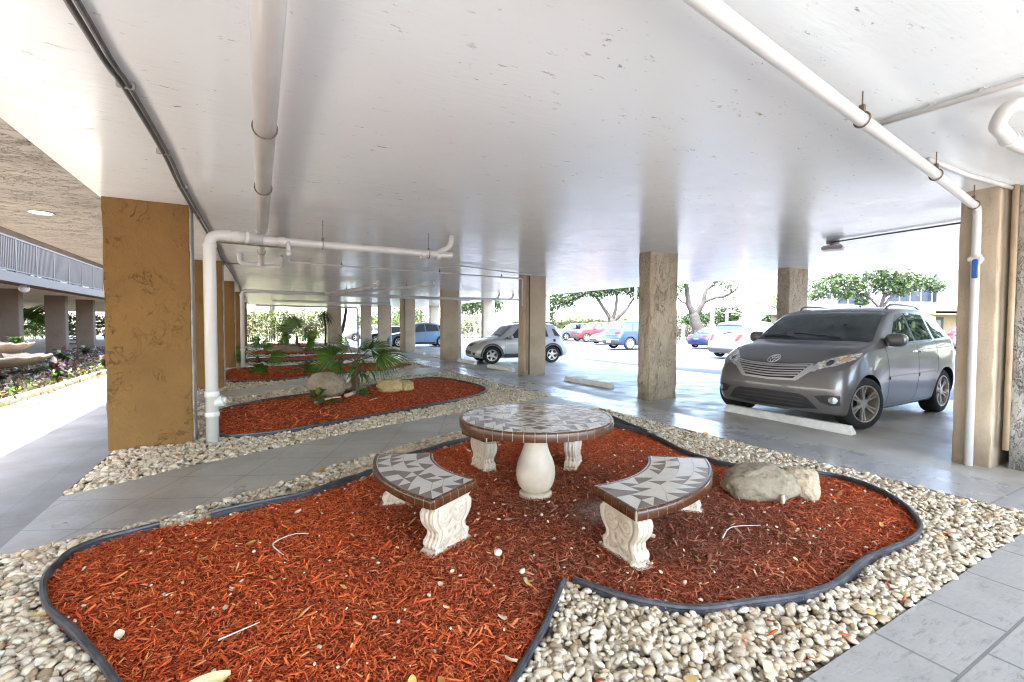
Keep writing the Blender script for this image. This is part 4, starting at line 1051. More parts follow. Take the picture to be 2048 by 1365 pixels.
mb = MB(); mb.box((9.3, 4.62, 3.035), (.26, .30, .05), R(20), 1.12, 0)
for k in range(9): mb.box((9.3+math.cos(R(20))*(-.11+k*.0275), 4.62+math.sin(R(20))*(-.11+k*.0275), 3.075), (.008, .28, .03), R(20))
mb.build('lamp_head', MAT['fixture'], t)
MB().tube([(9.2, 4.6, 3.14), (9.14, 3.7, 3.14), (9.1, 2.4, 3.14), (9.05, -.5, 3.14)], .013, 8).build('conduit', MAT['conduit'], t, True)
# ------------------------------------------------------------------ vehicles
def cr_curve(P, k):
    P = np.array(P, float); n = len(P); out = []
    for i in range(n-1):
        a, b, c, d = P[max(i-1, 0)], P[i], P[i+1], P[min(i+2, n-1)]
        for j in range(k):
            t = j/k; out.append(.5*((2*b)+(c-a)*t+(2*a-5*b+4*c-d)*t*t+(-a+3*b-3*c+d)*t**3))
    out.append(P[-1]); return np.array(out)
class Car:
    def __init__(s, L, W, top, belt, low, wr, nose, tail, wheels, r, crown=.05, endw=(.86, .88), flare=0.0, cols=14):
        s.L, s.W, s.wheels, s.r = L, W, wheels, r
        s.top, s.belt, s.low, s.wr = pchip(top), pchip(belt), pchip(low), pchip(wr)
        s.nose, s.tail = pchip(nose), pchip(tail)
        xs = np.unique(np.concatenate([np.linspace(0, .5, 9), np.linspace(.5, L-.5, int(L*13)), np.linspace(L-.5, L, 9)]))
        hw = W/2; D = min(1.1, L*.24)
        def section(x):
            zt, zb, zl = float(s.top(x)), float(s.belt(x)), float(s.low(x)); zb = min(zb, zt-.02)
            e = min(1.0, x/.45); f = min(1.0, (L-x)/.45)
            w = hw*(endw[0]+(1-endw[0])*math.sqrt(1-(1-e)**2))*(endw[1]+(1-endw[1])*math.sqrt(1-(1-f)**2))
            wr_ = min(float(s.wr(x)), w*.95); g = zt-zb; c = min(crown, g*.5); m = zb-zl
            sw = 0
            for wx in wheels: sw = max(sw, math.exp(-((x-wx)/(s.r*1.25))**4))
            fl = flare*sw
            P = [(0, zl), (.78*w, zl), (.93*w, zl+.02), (.975*w+fl*.6, zl+.12*m+.02), (.997*w+fl, zl+.34*m), (1.0*w+fl*.7, zl+.58*m), (.992*w, zl+.80*m), (.968*w, zb-.025),
                 (.945*w, zb+.015*min(1, g/.3)), ((.93*w+wr_)/2+.012, (zb+zt-c)/2+.01), (wr_+.018, zt-c-.035*min(1, g/.4)), (wr_*.93, zt-c*.62), (wr_*.62, zt-c*.2), (0, zt)]
            return cr_curve(P, 4)
        S = [section(x) for x in xs]; nv = len(S[0]); V = []; Fc = []
        def put(x, y, z):
            if x < D: x = x+(float(s.nose(z))+.20*abs(y/hw)**2.6*hw)*(1-x/D)**2
            if x > L-D: x = x-(float(s.tail(z))+.12*abs(y/hw)**2.6*hw)*(1-(L-x)/D)**2
            V.append((x, y, z)); return len(V)-1
        idx = []
        for x, sec in zip(xs, S):
            right = [put(x, -p[0], p[1]) for p in sec]; left = [put(x, p[0], p[1]) for p in sec[1:-1]]
            idx.append(right+left[::-1])
        n = len(idx[0])
        for i in range(len(xs)-1):
            for j in range(n):
                k = (j+1) % n; Fc.append((idx[i][j], idx[i+1][j], idx[i+1][k], idx[i][k]))
        for q, x, rev in ((0, 0.0, False), (-1, L, True)):
            sec = S[q]; rows = []
            for j, p in enumerate(sec):
                if j in (0, nv-1): rows.append([idx[q][j]]*(cols+1)); continue
                rows.append([idx[q][j]]+[put(x, -p[0]+2*p[0]*c/cols, p[1]) for c in range(1, cols)]+[idx[q][n-j]])
            for j in range(nv-1):
                for c in range(cols):
                    f_ = [rows[j][c], rows[j+1][c], rows[j+1][c+1], rows[j][c+1]]
                    f_ = list(dict.fromkeys(f_))
                    if len(f_) > 2: Fc.append(tuple(f_ if not rev else f_[::-1]))
        s.V = [(v[0]-L/2, v[1], v[2]) for v in V]; s.F = Fc
        s.bvh = BVHTree.FromPolygons([Vector(v) for v in s.V], Fc)
    def root(s, name, label, cat, loc, rz, scale=1, group=None):
        s.t = thing(name, label, cat, (loc[0], loc[1], loc[2] if len(loc) > 2 else 0), rz, group)
        s.t.scale = (scale,)*3 if not hasattr(scale, '__len__') else scale; return s.t
    def body(s, mat, well='trim', wellr=1.13, depth=.30):
        me = bpy.data.meshes.new('body'); me.from_pydata(s.V, [], s.F); me.materials.append(mat); me.materials.append(MAT[well])
        o = bpy.data.objects.new('body', me); col.objects.link(o)
        import bmesh
        bm = bmesh.new(); bm.from_mesh(me); bmesh.ops.remove_doubles(bm, verts=bm.verts, dist=1e-5); bmesh.ops.recalc_face_normals(bm, faces=bm.faces); bm.to_mesh(me); bm.free()
        cut = MB()
        for wx in s.wheels:
            for sd in (-1, 1):
                yc = sd*(s.W/2-depth); ye = sd*(s.W/2+.25); rr = s.r*wellr; N = 40
                ring = [(wx-s.L/2+rr*math.cos(2*PI*i/N), s.r+rr*math.sin(2*PI*i/N)) for i in range(N)]
                vs = [(a, min(yc, ye), b) for a, b in ring]+[(a, max(yc, ye), b) for a, b in ring]
                cut.add(vs, [tuple(range(N)), tuple(reversed(range(N, 2*N)))]+[(i, i+N, (i+1) % N+N, (i+1) % N) for i in range(N)])
        cm = bpy.data.meshes.new('cutter'); cm.from_pydata(cut.v, [], cut.f)
        for _ in range(1): cm.materials.append(mat); cm.materials.append(MAT[well])
        cm.polygons.foreach_set('material_index', [1]*len(cm.polygons)); cm.update()
        bm = bmesh.new(); bm.from_mesh(cm); bmesh.ops.recalc_face_normals(bm, faces=bm.faces); bm.to_mesh(cm); bm.free()
        co = bpy.data.objects.new('cutter', cm); col.objects.link(co)
        md = o.modifiers.new('b', 'BOOLEAN'); md.operation = 'DIFFERENCE'; md.object = co; md.solver = 'EXACT'
        dg = bpy.context.evaluated_depsgraph_get(); ne = bpy.data.meshes.new_from_object(o.evaluated_get(dg))
        o.modifiers.clear(); bpy.data.objects.remove(co)
        if len(ne.polygons) > 50: o.data = ne
        o.data.name = 'body'; finish(o.data, True, 38); o.parent = s.t; s.b = o; return o
    def hit(s, view, a, b, off):
        if view == 'L': o, d = Vector((a-s.L/2, -4, b)), Vector((0, 1, 0))
        elif view == 'R': o, d = Vector((a-s.L/2, 4, b)), Vector((0, -1, 0))
        elif view == 'F': o, d = Vector((-s.L/2-4, a, b)), Vector((1, 0, 0))
        elif view == 'B': o, d = Vector((s.L/2+4, a, b)), Vector((-1, 0, 0))
        else: o, d = Vector((a-s.L/2, b, 5)), Vector((0, 0, -1))
        h = s.bvh.ray_cast(o, d)
        if h[0] is None: return None
        n = h[1]
        if n.dot(d) > 0: n = -n
        return h[0]+n*off
    def patch(s, name, view, top, bot, mat, n=14, m=6, off=.004, parent=None, skirt=.012, build=True, mb=None):
        tp, bp = resample(top, n), resample(bot, n); P = []
        for j in range(m+1):
            row = []
            for i in range(n+1):
                q = bp[i]+(tp[i]-bp[i])*j/m; h = s.hit(view, q[0], q[1], off)
                row.append(h if h is not None else (row[-1] if row else None))
            for i in range(n, -1, -1):
                if row[i] is None: row[i] = row[i+1] if i < n and row[i+1] is not None else Vector((0, 0, .5))
            P.append(row)
        mb = mb if mb is not None else MB(); inn = {'L': (0, 1, 0), 'R': (0, -1, 0), 'F': (1, 0, 0), 'B': (-1, 0, 0), 'T': (0, 0, -1)}[view]
        iv = Vector(inn)*skirt; PP = [[p+iv for p in P[0]]]+P+[[p+iv for p in P[-1]]]
        PP = [[r[0]+iv]+r+[r[-1]+iv] for r in PP]
        if view in ('L', 'B', 'T'): PP = [r for r in PP]
        mb.grid(PP if view in ('L', 'T') or view == 'B' else [r[::-1] for r in PP])
        if not build: return mb
        return mb.build(name, mat, parent or s.t, True, False, auto=45)
    def both(s, name, top, bot, mat, **k):
        s.patch(name, 'L', top, bot, mat, **k); s.patch(name, 'R', top, bot, mat, **k)
    def mirror_front(s, name, view, top, bot, mat, **k):
        out = []
        for sg in (1, -1): out.append(s.patch(name, view, [(sg*p[0], p[1]) for p in top], [(sg*p[0], p[1]) for p in bot], mat, **k))
        return out
    def side_windows(s, quads, mat, up=.075, dn=.03):
        for (xa, xta, xb, xtb) in quads:
            n = 12
            bot = [(xa+(xb-xa)*i/n, float(s.belt(xa+(xb-xa)*i/n))+dn) for i in range(n+1)]
            tp = [(xta+(xtb-xta)*i/n, float(s.top(xta+(xtb-xta)*i/n))-up) for i in range(n+1)]
            tp = [(a, max(b, float(s.belt(a))+dn+.004)) for a, b in tp]
            s.both('side_window', tp, bot, mat, n=16, m=8, off=.003)
    def windshield(s, xc, xr, kb=.93, kt=.92, mat=None, drop=.05, name='windshield', view='F', up=.05):
        wb, wt = float(s.wr(xc))*kb, float(s.wr(xr))*kt; zc, zr = float(s.top(xc)), float(s.top(xr))-up
        bot = [(wb*u, zc-drop*u*u) for u in np.linspace(-1, 1, 15)]; tp = [(wt*u, zr-drop*.6*u*u) for u in np.linspace(-1, 1, 15)]
        return s.patch(name, view, tp, bot, mat or MAT['wsglass'], n=22, m=10, off=.004)
    def ribbon(s, name, view, pts, w, mat, parent=None, off=.0015, step=.03):
        P = smooth_path(pts, step) if len(pts) > 2 else [np.array(pts[0])+(np.array(pts[1])-np.array(pts[0]))*t for t in np.linspace(0, 1, max(2, int(np.hypot(*(np.array(pts[1])-np.array(pts[0])))/step)))]
        up, dn = [], []
        for i, p in enumerate(P):
            t = np.array(P[min(i+1, len(P)-1)])-np.array(P[max(i-1, 0)]); t = t/max(1e-9, np.linalg.norm(t)); nn = np.array((-t[1], t[0]))*w/2
            up.append(tuple(p+nn)); dn.append(tuple(p-nn))
        return s.patch(name, view, up, dn, mat, n=len(P)-1, m=1, off=off, parent=parent, skirt=.004)
    def wheelset(s, rimmat, spokes=5, style='split', inset=.035, width=.22, rimr=.66, steer=0.0):
        proto = None
        for wx in s.wheels:
            for sd in (-1, 1):
                if proto is None:
                    proto = thing('wheel', None, None); proto.parent = s.t; make_wheel(proto, s.r, width, rimr, spokes, style, rimmat); o = proto
                else: o = copy_tree(proto, s.t)
                o.location = (wx-s.L/2, sd*(s.W/2-inset), s.r); o.rotation_euler = (0, R(37*wx), (0 if sd < 0 else PI)+(steer if wx == s.wheels[0] else 0))
def resample(P, n):
    P = [np.array(p, float) for p in P]; L = [0]
    for i in range(len(P)-1): L.append(L[-1]+np.linalg.norm(P[i+1]-P[i]))
    out = []
    for t in np.linspace(0, L[-1], n+1):
        i = min(max(0, np.searchsorted(L, t, 'right')-1), len(P)-2); u = (t-L[i])/max(1e-9, L[i+1]-L[i]); out.append(P[i]+(P[i+1]-P[i])*u)
    return out
def make_wheel(t, r, w, k, ns, style, rimmat):
    """outer face toward local -y, centred on the axle"""
    rr = r*k
    prof = [(rr, .0), (rr+.012, -.012), (r*.84, -.016), (r*.95, -.002), (r*.985, .018), (r, .045), (r, w-.045), (r*.985, w-.018), (r*.93, w), (rr, w-.01)]
    mb = MB().lathe(smooth_path(prof, .012), (0, 0, 0), 44, 'y', False); mb.build('tyre', MAT['tyre'], t, True, False, auto=50)
    m = MB(); m.lathe([(rr+.006, -.006), (rr+.004, -.014), (rr-.012, -.012), (rr-.02, .02), (rr-.03, w*.8), (.0, w*.8)], (0, 0, 0), 40, 'y', False)
    m.lathe([(.0, .012), (r*.17, .012), (r*.19, .03), (r*.19, .07)], (0, 0, 0), 24, 'y')
    for i in range(ns):
        a0 = 2*PI*i/ns
        subs = ((-.13, .05), (.13, .05)) if style == 'split' else ((0, .10),)
        for da, hw in subs:
            rows = []
            for q in np.linspace(r*.12, rr-.008, 6):
                f = (q-r*.12)/(rr-r*.12); a = a0+da*(.75+.35*f); wd = (hw*r*(1.05-.25*f) if style == 'split' else r*(.17-.05*f))*.5*1.5
                c = np.array((q*math.cos(a), q*math.sin(a))); tn = np.array((-math.sin(a), math.cos(a))); y = .016-.014*f+.01*math.sin(f*PI)
                rows.append([(c[0]-tn[0]*wd, y+.035, c[1]-tn[1]*wd), (c[0]-tn[0]*wd*.85, y+.003, c[1]-tn[1]*wd*.85), (c[0]+tn[0]*wd*.85, y+.003, c[1]+tn[1]*wd*.85), (c[0]+tn[0]*wd, y+.035, c[1]+tn[1]*wd)])
            m.grid(rows)
    m.build('rim', rimmat, t, True, False, auto=35)
    MB().lathe([(.0, w*.55), (rr*.86, w*.55), (rr*.86, w*.6)], (0, 0, 0), 32, 'y').build('brake_disc', MAT['trim'], t, True, False, auto=40)
    m = MB()
    for i in range(5):
        a = 2*PI*i/5+.3; m.lathe([(.0, -.004), (r*.028, -.002), (r*.03, .03)], (r*.125*math.cos(a), .012, r*.125*math.sin(a)), 8, 'y')
    m.lathe([(.0, -.002), (r*.075, .002), (r*.08, .02)], (0, .008, 0), 16, 'y')
    m.build('hub_cap', MAT['satin'], t, True, False, auto=40)
def mirror_part(car, x, y, z, s, mat):
    for sg in (-1, 1):
        V, Fc = ico(3); P = np.sign(V)*np.abs(V)**.75*np.array((.085, .13, .095))*s
        P[:, 0] += np.where(V[:, 0] > 0, -.045*s*np.abs(V[:, 0]), 0)
        mb = MB().add([(x-car.L/2+p[0], sg*(y+.02)+p[1], z+p[2]) for p in P], [tuple(f) for f in Fc])
        mb.box((x-car.L/2+.02, sg*(y-.12), z-.06), (.07, .16, .05), bev=.01); mb.build('wing_mirror', mat, car.t, True, False, auto=50)

# --- the minivan
def minivan():
    c = Car(4.66, 2.22, [(0, 1.03), (.08, 1.08), (.3, 1.16), (.7, 1.27), (1.10, 1.345), (1.22, 1.385), (1.6, 1.64), (2.0, 1.865), (2.2, 1.925), (2.6, 1.965), (3.2, 1.965), (3.9, 1.90), (4.1, 1.855), (4.28, 1.74), (4.5, 1.46), (4.60, 1.30), (4.66, 1.10)],
            [(0, .90), (.25, 1.04), (.7, 1.18), (1.2, 1.255), (2, 1.295), (3.2, 1.34), (4.2, 1.38), (4.5, 1.33), (4.66, 1.02)],
            [(0, .27), (.3, .22), (.8, .24), (4.0, .26), (4.4, .29), (4.66, .36)],
            [(0, .66), (.3, .86), (.8, .97), (1.2, .985), (1.7, .92), (2.1, .875), (3.2, .87), (4.1, .83), (4.5, .82), (4.66, .8)],
            [(.2, .10), (.3, .05), (.45, .01), (.6, .0), (.75, .02), (.88, .06), (1.0, .12), (1.1, .22), (1.2, .3)],
            [(.3, .08), (.5, .02), (.8, .0), (1.1, .04), (1.3, .1), (1.6, .2), (1.9, .3)], (.80, 3.80), .405, .07, (.84, .9), .03, 24)
    t = c.root('minivan', 'dusty grey minivan parked nose in behind the white wheel stop, front wheel turned', 'minivan', (9.70, 4.66), R(1.2))
    c.body(MAT['van'])
    c.windshield(1.24, 2.12, .97, .95, MAT['wsglass'], .035)
    c.patch('cowl', 'T', [(1.24, -.93), (1.17, -.5), (1.14, 0), (1.17, .5), (1.24, .93)], [(1.30, -.93), (1.25, -.5), (1.22, 0), (1.25, .5), (1.30, .93)], MAT['trim'], n=20, m=2, off=.006)
    c.side_windows([(1.72, 2.20, 2.58, 2.42), (2.66, 2.50, 3.36, 3.22), (3.46, 3.32, 4.20, 3.98)], MAT['glass'], .125, .035)
    c.both('quarter_window', [(1.45, 1.31), (1.56, 1.37), (1.66, 1.42)], [(1.45, 1.30), (1.56, 1.305), (1.66, 1.31)], MAT['trim'], n=6, m=4)
    for x in (2.62, 3.41): c.both('window_pillar', [(x-.16, 1.80), (x-.10, 1.80)], [(x-.04, 1.36), (x+.045, 1.36)], MAT['satin'] if x > 3 else MAT['trim'], n=3, m=8, off=.0045)
    c.both('sill_trim', [(1.45, 1.300), (2.5, 1.336), (3.4, 1.366), (4.2, 1.402)], [(1.45, 1.285), (2.5, 1.321), (3.4, 1.351), (4.2, 1.387)], MAT['chrome'], n=26, m=1, off=.004)
    c.windshield(4.44, 4.13, 1.0, .95, MAT['glass'], .02, 'rear_window', 'B', .03)
    # front face
    g = c.patch('grille', 'F', [(-.60, 1.00), (-.3, .975), (0, .965), (.3, .975), (.60, 1.00)], [(-.41, .775), (-.2, .762), (0, .758), (.2, .762), (.41, .775)], MAT['trim'], n=24, m=8, off=.004)
    for k in range(5):
        f = .1+.19*k; wd = .595-.185*f; z = .985-.205*f
        c.ribbon('slat', 'F', [(-wd, z+.012), (-wd*.5, z-.008), (0, z-.016), (wd*.5, z-.008), (wd, z+.012)], .019, MAT['satin'], g, .016, .06)
    c.mirror_front('grille_surround', 'F', [(.61, 1.01), (.68, 1.00), (.72, .985)], [(.40, .772), (.44, .76), (.47, .76)], MAT['satin'], n=6, m=8, off=.012)
    c.patch('grille_surround', 'F', [(-.45, .775), (0, .758), (.45, .775)], [(-.45, .742), (0, .724), (.45, .742)], MAT['satin'], n=20, m=2, off=.012)
    c.patch('grille_lip', 'F', [(-.61, 1.015), (-.3, .99), (0, .98), (.3, .99), (.61, 1.015)], [(-.6, 1.0), (-.3, .975), (0, .965), (.3, .975), (.6, 1.0)], MAT['satin'], n=20, m=2, off=.01)
    lamps = c.mirror_front('headlamp', 'F', [(.66, 1.03), (.78, 1.105), (.92, 1.155), (1.05, 1.185)], [(.47, .86), (.70, .925), (.90, 1.0), (1.055, 1.10)], MAT['lamp'], n=18, m=10, off=.006)
    for sg, lamp in zip((1, -1), lamps):
        for (y, z, r_, mt) in ((.80, 1.03, .062, 'satin'), (.80, 1.03, .042, 'glass'), (.945, 1.09, .045, 'amber'), (.65, .945, .05, 'chrome')):
            n = 20; tp = [(sg*(y+r_*math.cos(a)), z+r_*math.sin(a)) for a in np.linspace(PI, 0, n)]; bt_ = [(sg*(y+r_*math.cos(a)), z-r_*math.sin(a)) for a in np.linspace(PI, 0, n)]
            c.patch('reflector', 'F', tp, bt_, MAT[mt], n=14, m=6, off=.010 if mt != 'glass' else .013, parent=lamp, skirt=.004)
    lg = c.patch('lower_grille', 'F', [(-.60, .50), (-.5, .545), (0, .555), (.5, .545), (.60, .50)], [(-.74, .335), (-.4, .31), (0, .305), (.4, .31), (.74, .335)], MAT['trim'], n=24, m=6, off=.004)
    for z in (.36, .42, .48): c.ribbon('slat', 'F', [(-.55, z), (0, z+.005), (.55, z)], .012, MAT['cladding'], lg, .012, .06)
    c.patch('bumper_lip', 'F', [(-.76, .325), (0, .30), (.76, .325)], [(-.76, .295), (0, .272), (.76, .295)], MAT['van'], n=20, m=2, off=.022)
    fr = c.mirror_front('fog_recess', 'F', [(.70, .53), (.85, .56), (1.0, .56)], [(.78, .44), (.9, .40), (1.0, .41)], MAT['trim'], n=10, m=5, off=.004)
    for sg, f in zip((1, -1), fr):
        n = 16; y, z, r_ = .925, .487, .05
        tp = [(sg*(y+r_*math.cos(a)), z+r_*math.sin(a)) for a in np.linspace(PI, 0, n)]; bt_ = [(sg*(y+r_*math.cos(a)), z-r_*math.sin(a)) for a in np.linspace(PI, 0, n)]
        c.patch('fog_lamp', 'F', tp, bt_, MAT['chrome'], n=12, m=5, off=.012, parent=f)
    # emblem: three ellipses on the hood front
    em = thing('emblem', None, None); em.parent = t
    p0 = c.hit('F', 0, 1.055, .012)
    for (a, b, cz, rot) in ((.088, .058, 0, 0), (.030, .054, 0, 0), (.066, .022, .030, 0)):
        pts = []
        for i in range(41):
            an = 2*PI*i/40; q = c.hit('F', a*math.cos(an), 1.055+cz+b*math.sin(an), .008); pts.append(q)
        MB().tube(pts, .0075, 6).build('ring', MAT['chrome'], em, True, False)
    for y in (-.16, .09):
        q = c.hit('F', y, .675, .001); MB().lathe([(.0, -.002), (.011, -.001), (.011, .004)], (q.x, q.y, q.z), 10, 'x').build('screw_hole', MAT['trim'], t)
    # hood shut line, door seams, mouldings, handles
    for sg in (-1, 1): c.ribbon('hood_seam', 'T', [(.16, sg*.70), (.4, sg*.90), (.8, sg*.975), (1.2, sg*.985)], .007, MAT['trim'], None, .001)
    c.ribbon('hood_seam', 'F', [(-.68, 1.035), (-.3, 1.005), (0, .997), (.3, 1.005), (.68, 1.035)], .007, MAT['trim'], None, .001, .05)
    for v in ('L', 'R'):
        c.ribbon('door_seam', v, [(1.44, 1.27), (1.50, 1.0), (1.52, .6), (1.50, .32)], .008, MAT['trim']); c.ribbon('door_seam', v, [(2.62, 1.33), (2.66, .9), (2.62, .55), (2.52, .32)], .008, MAT['trim'])
        c.ribbon('door_seam', v, [(3.44, 1.36), (3.47, 1.0), (3.40, .75)], .006, MAT['trim']); c.ribbon('sill_seam', v, [(1.50, .335), (3.35, .335)], .008, MAT['trim'])
        c.ribbon('door_seam', v, [(2.7, 1.20), (4.25, 1.24)], .008, MAT['trim'])
        c.patch('moulding', v, [(1.54, .79), (2.6, .80)], [(1.54, .735), (2.6, .745)], MAT['van'], n=14, m=2, off=.016); c.patch('moulding', v, [(2.66, .80), (3.33, .81)], [(2.66, .745), (3.33, .755)], MAT['van'], n=10, m=2, off=.016)
        for x in (2.44, 2.78):
            q = c.hit(v, x, 1.17, .02); mb = MB().box((q.x, q.y, q.z), (.17, .03, .035), bev=.01); mb.build('door_handle', MAT['chrome'], t, True, False, auto=40)
        c.patch('tail_lamp', v, [(4.30, 1.37), (4.42, 1.36), (4.52, 1.33)], [(4.34, 1.15), (4.45, 1.14), (4.54, 1.14)], MAT['redlens'], n=8, m=6)
        sg = -1 if v == 'L' else 1
        rail = [c.hit('T', x, sg*y, z) for x, y, z in ((2.35, .72, .0), (2.48, .72, .055), (3.0, .72, .06), (3.6, .70, .055), (3.85, .69, .0))]
        MB().tube(smooth_path([tuple(p) for p in rail], .06), .02, 8).build('roof_rail', MAT['van'], t, True, False)
    mirror_part(c, 1.60, 1.14, 1.385, 1.15, MAT['van'])
    wp = thing('wiper', None, None); wp.parent = t
    for (a, b) in (((1.27, -.5), (1.36, .30)), ((1.26, .25), (1.33, .85))):
        P = [c.hit('T', a[0]+(b[0]-a[0])*u, a[1]+(b[1]-a[1])*u, .02) for u in np.linspace(0, 1, 10)]; MB().tube(P, .011, 6).build('wiper_arm', MAT['trim'], wp, True, False)
    c.wheelset(MAT['alloy'], 6, 'split', .03, .25, .70, R(-14))
    return c
minivan()

def hatch_body(L, W, H, r, wh, hood=.62, cowl=1.0, lift=.0, kind='suv', endw=(.84, .88), flare=.03):
    """generic two-box profile scaled to length L, height H"""
    k = L/4.3
    if kind == 'suv':
        top = [(0, .72*H/1.6), (.08*k, .80*H/1.6), (.5*k, .93*H/1.6), (cowl*k, 1.02*H/1.6), (1.2*k, 1.10*H/1.6), (1.75*k, 1.50*H/1.6), (2.1*k, H*.985), (2.7*k, H), (3.5*k, H*.975), (3.85*k, H*.93), (4.1*k, H*.74), (4.22*k, H*.62), (4.3*k, H*.5)]
        belt = [(0, .6*H/1.6), (.3*k, .76*H/1.6), (1.0*k, .92*H/1.6), (2*k, .97*H/1.6), (3.5*k, 1.02*H/1.6), (4.05*k, 1.04*H/1.6), (4.3*k, .76*H/1.6)]
        wr = [(0, W*.3), (.4*k, W*.40), (1.1*k, W*.43), (1.9*k, W*.375), (3.4*k, W*.365), (4.1*k, W*.37), (4.3*k, W*.37)]
    elif kind == 'fast':
        top = [(0, .64*H/1.6), (.08*k, .72*H/1.6), (.6*k, .88*H/1.6), (1.05*k, .97*H/1.6), (1.2*k, 1.03*H/1.6), (1.8*k, 1.43*H/1.6), (2.15*k, H*.985), (2.55*k, H), (3.0*k, H*.975), (3.5*k, 1.43*H/1.6), (3.95*k, 1.22*H/1.6), (4.15*k, 1.12*H/1.6), (4.24*k, 1.02*H/1.6), (4.3*k, .8*H/1.6)]
        belt = [(0, .54*H/1.6), (.3*k, .70*H/1.6), (1.0*k, .89*H/1.6), (2*k, .96*H/1.6), (3.5*k, 1.03*H/1.6), (4.05*k, 1.06*H/1.6), (4.3*k, .74*H/1.6)]
        wr = [(0, W*.3), (.4*k, W*.40), (1.1*k, W*.43), (1.9*k, W*.37), (3.0*k, W*.36), (4.1*k, W*.38), (4.3*k, W*.37)]
    elif kind == 'truck':
        top = [(0, .95*H/1.8), (.08*k, 1.05*H/1.8), (.6*k, 1.12*H/1.8), (1.15*k, 1.17*H/1.8), (1.3*k, 1.24*H/1.8), (1.75*k, 1.66*H/1.8), (2.0*k, H*.985), (2.6*k, H), (3.7*k, H*.99), (4.0*k, H*.95), (4.2*k, H*.72), (4.3*k, H*.6)]
        belt = [(0, .86*H/1.8), (.3*k, 1.02*H/1.8), (1.0*k, 1.08*H/1.8), (2*k, 1.11*H/1.8), (4.0*k, 1.14*H/1.8), (4.3*k, .95*H/1.8)]
        wr = [(0, W*.36), (.4*k, W*.42), (1.1*k, W*.44), (1.9*k, W*.39), (4.1*k, W*.385), (4.3*k, W*.385)]
    else:  # sedan
        top = [(0, .60*H/1.45), (.08*k, .68*H/1.45), (.6*k, .84*H/1.45), (1.15*k, .93*H/1.45), (1.3*k, .98*H/1.45), (1.85*k, 1.34*H/1.45), (2.15*k, H*.98), (2.5*k, H), (2.95*k, H*.97), (3.5*k, 1.06*H/1.45), (3.65*k, 1.0*H/1.45), (4.15*k, .95*H/1.45), (4.3*k, .78*H/1.45)]
        belt = [(0, .5*H/1.45), (.3*k, .68*H/1.45), (1.0*k, .85*H/1.45), (2*k, .91*H/1.45), (3.5*k, .94*H/1.45), (4.1*k, .90*H/1.45), (4.3*k, .68*H/1.45)]
        wr = [(0, W*.3), (.4*k, W*.40), (1.1*k, W*.43), (1.9*k, W*.36), (2.9*k, W*.35), (3.6*k, W*.42), (4.3*k, W*.38)]
    low = [(0, .24+lift), (.3, .20+lift), (L-.4, .22+lift), (L, .30+lift)]
    nose = [(.2, .08), (.35, .01), (.5, .0), (.65, .05), (.8, .14), (1.0, .26), (1.2, .3)] if kind != 'truck' else [(.2, .05), (.5, 0), (.9, .02), (1.1, .1), (1.3, .2)]
    tail = [(.3, .06), (.5, 0), (.75, .02), (.95, .10), (1.2, .22), (1.6, .36)]
    return Car(L, W, top, belt, low, wr, nose, tail, wh, r, .05, endw, flare), k

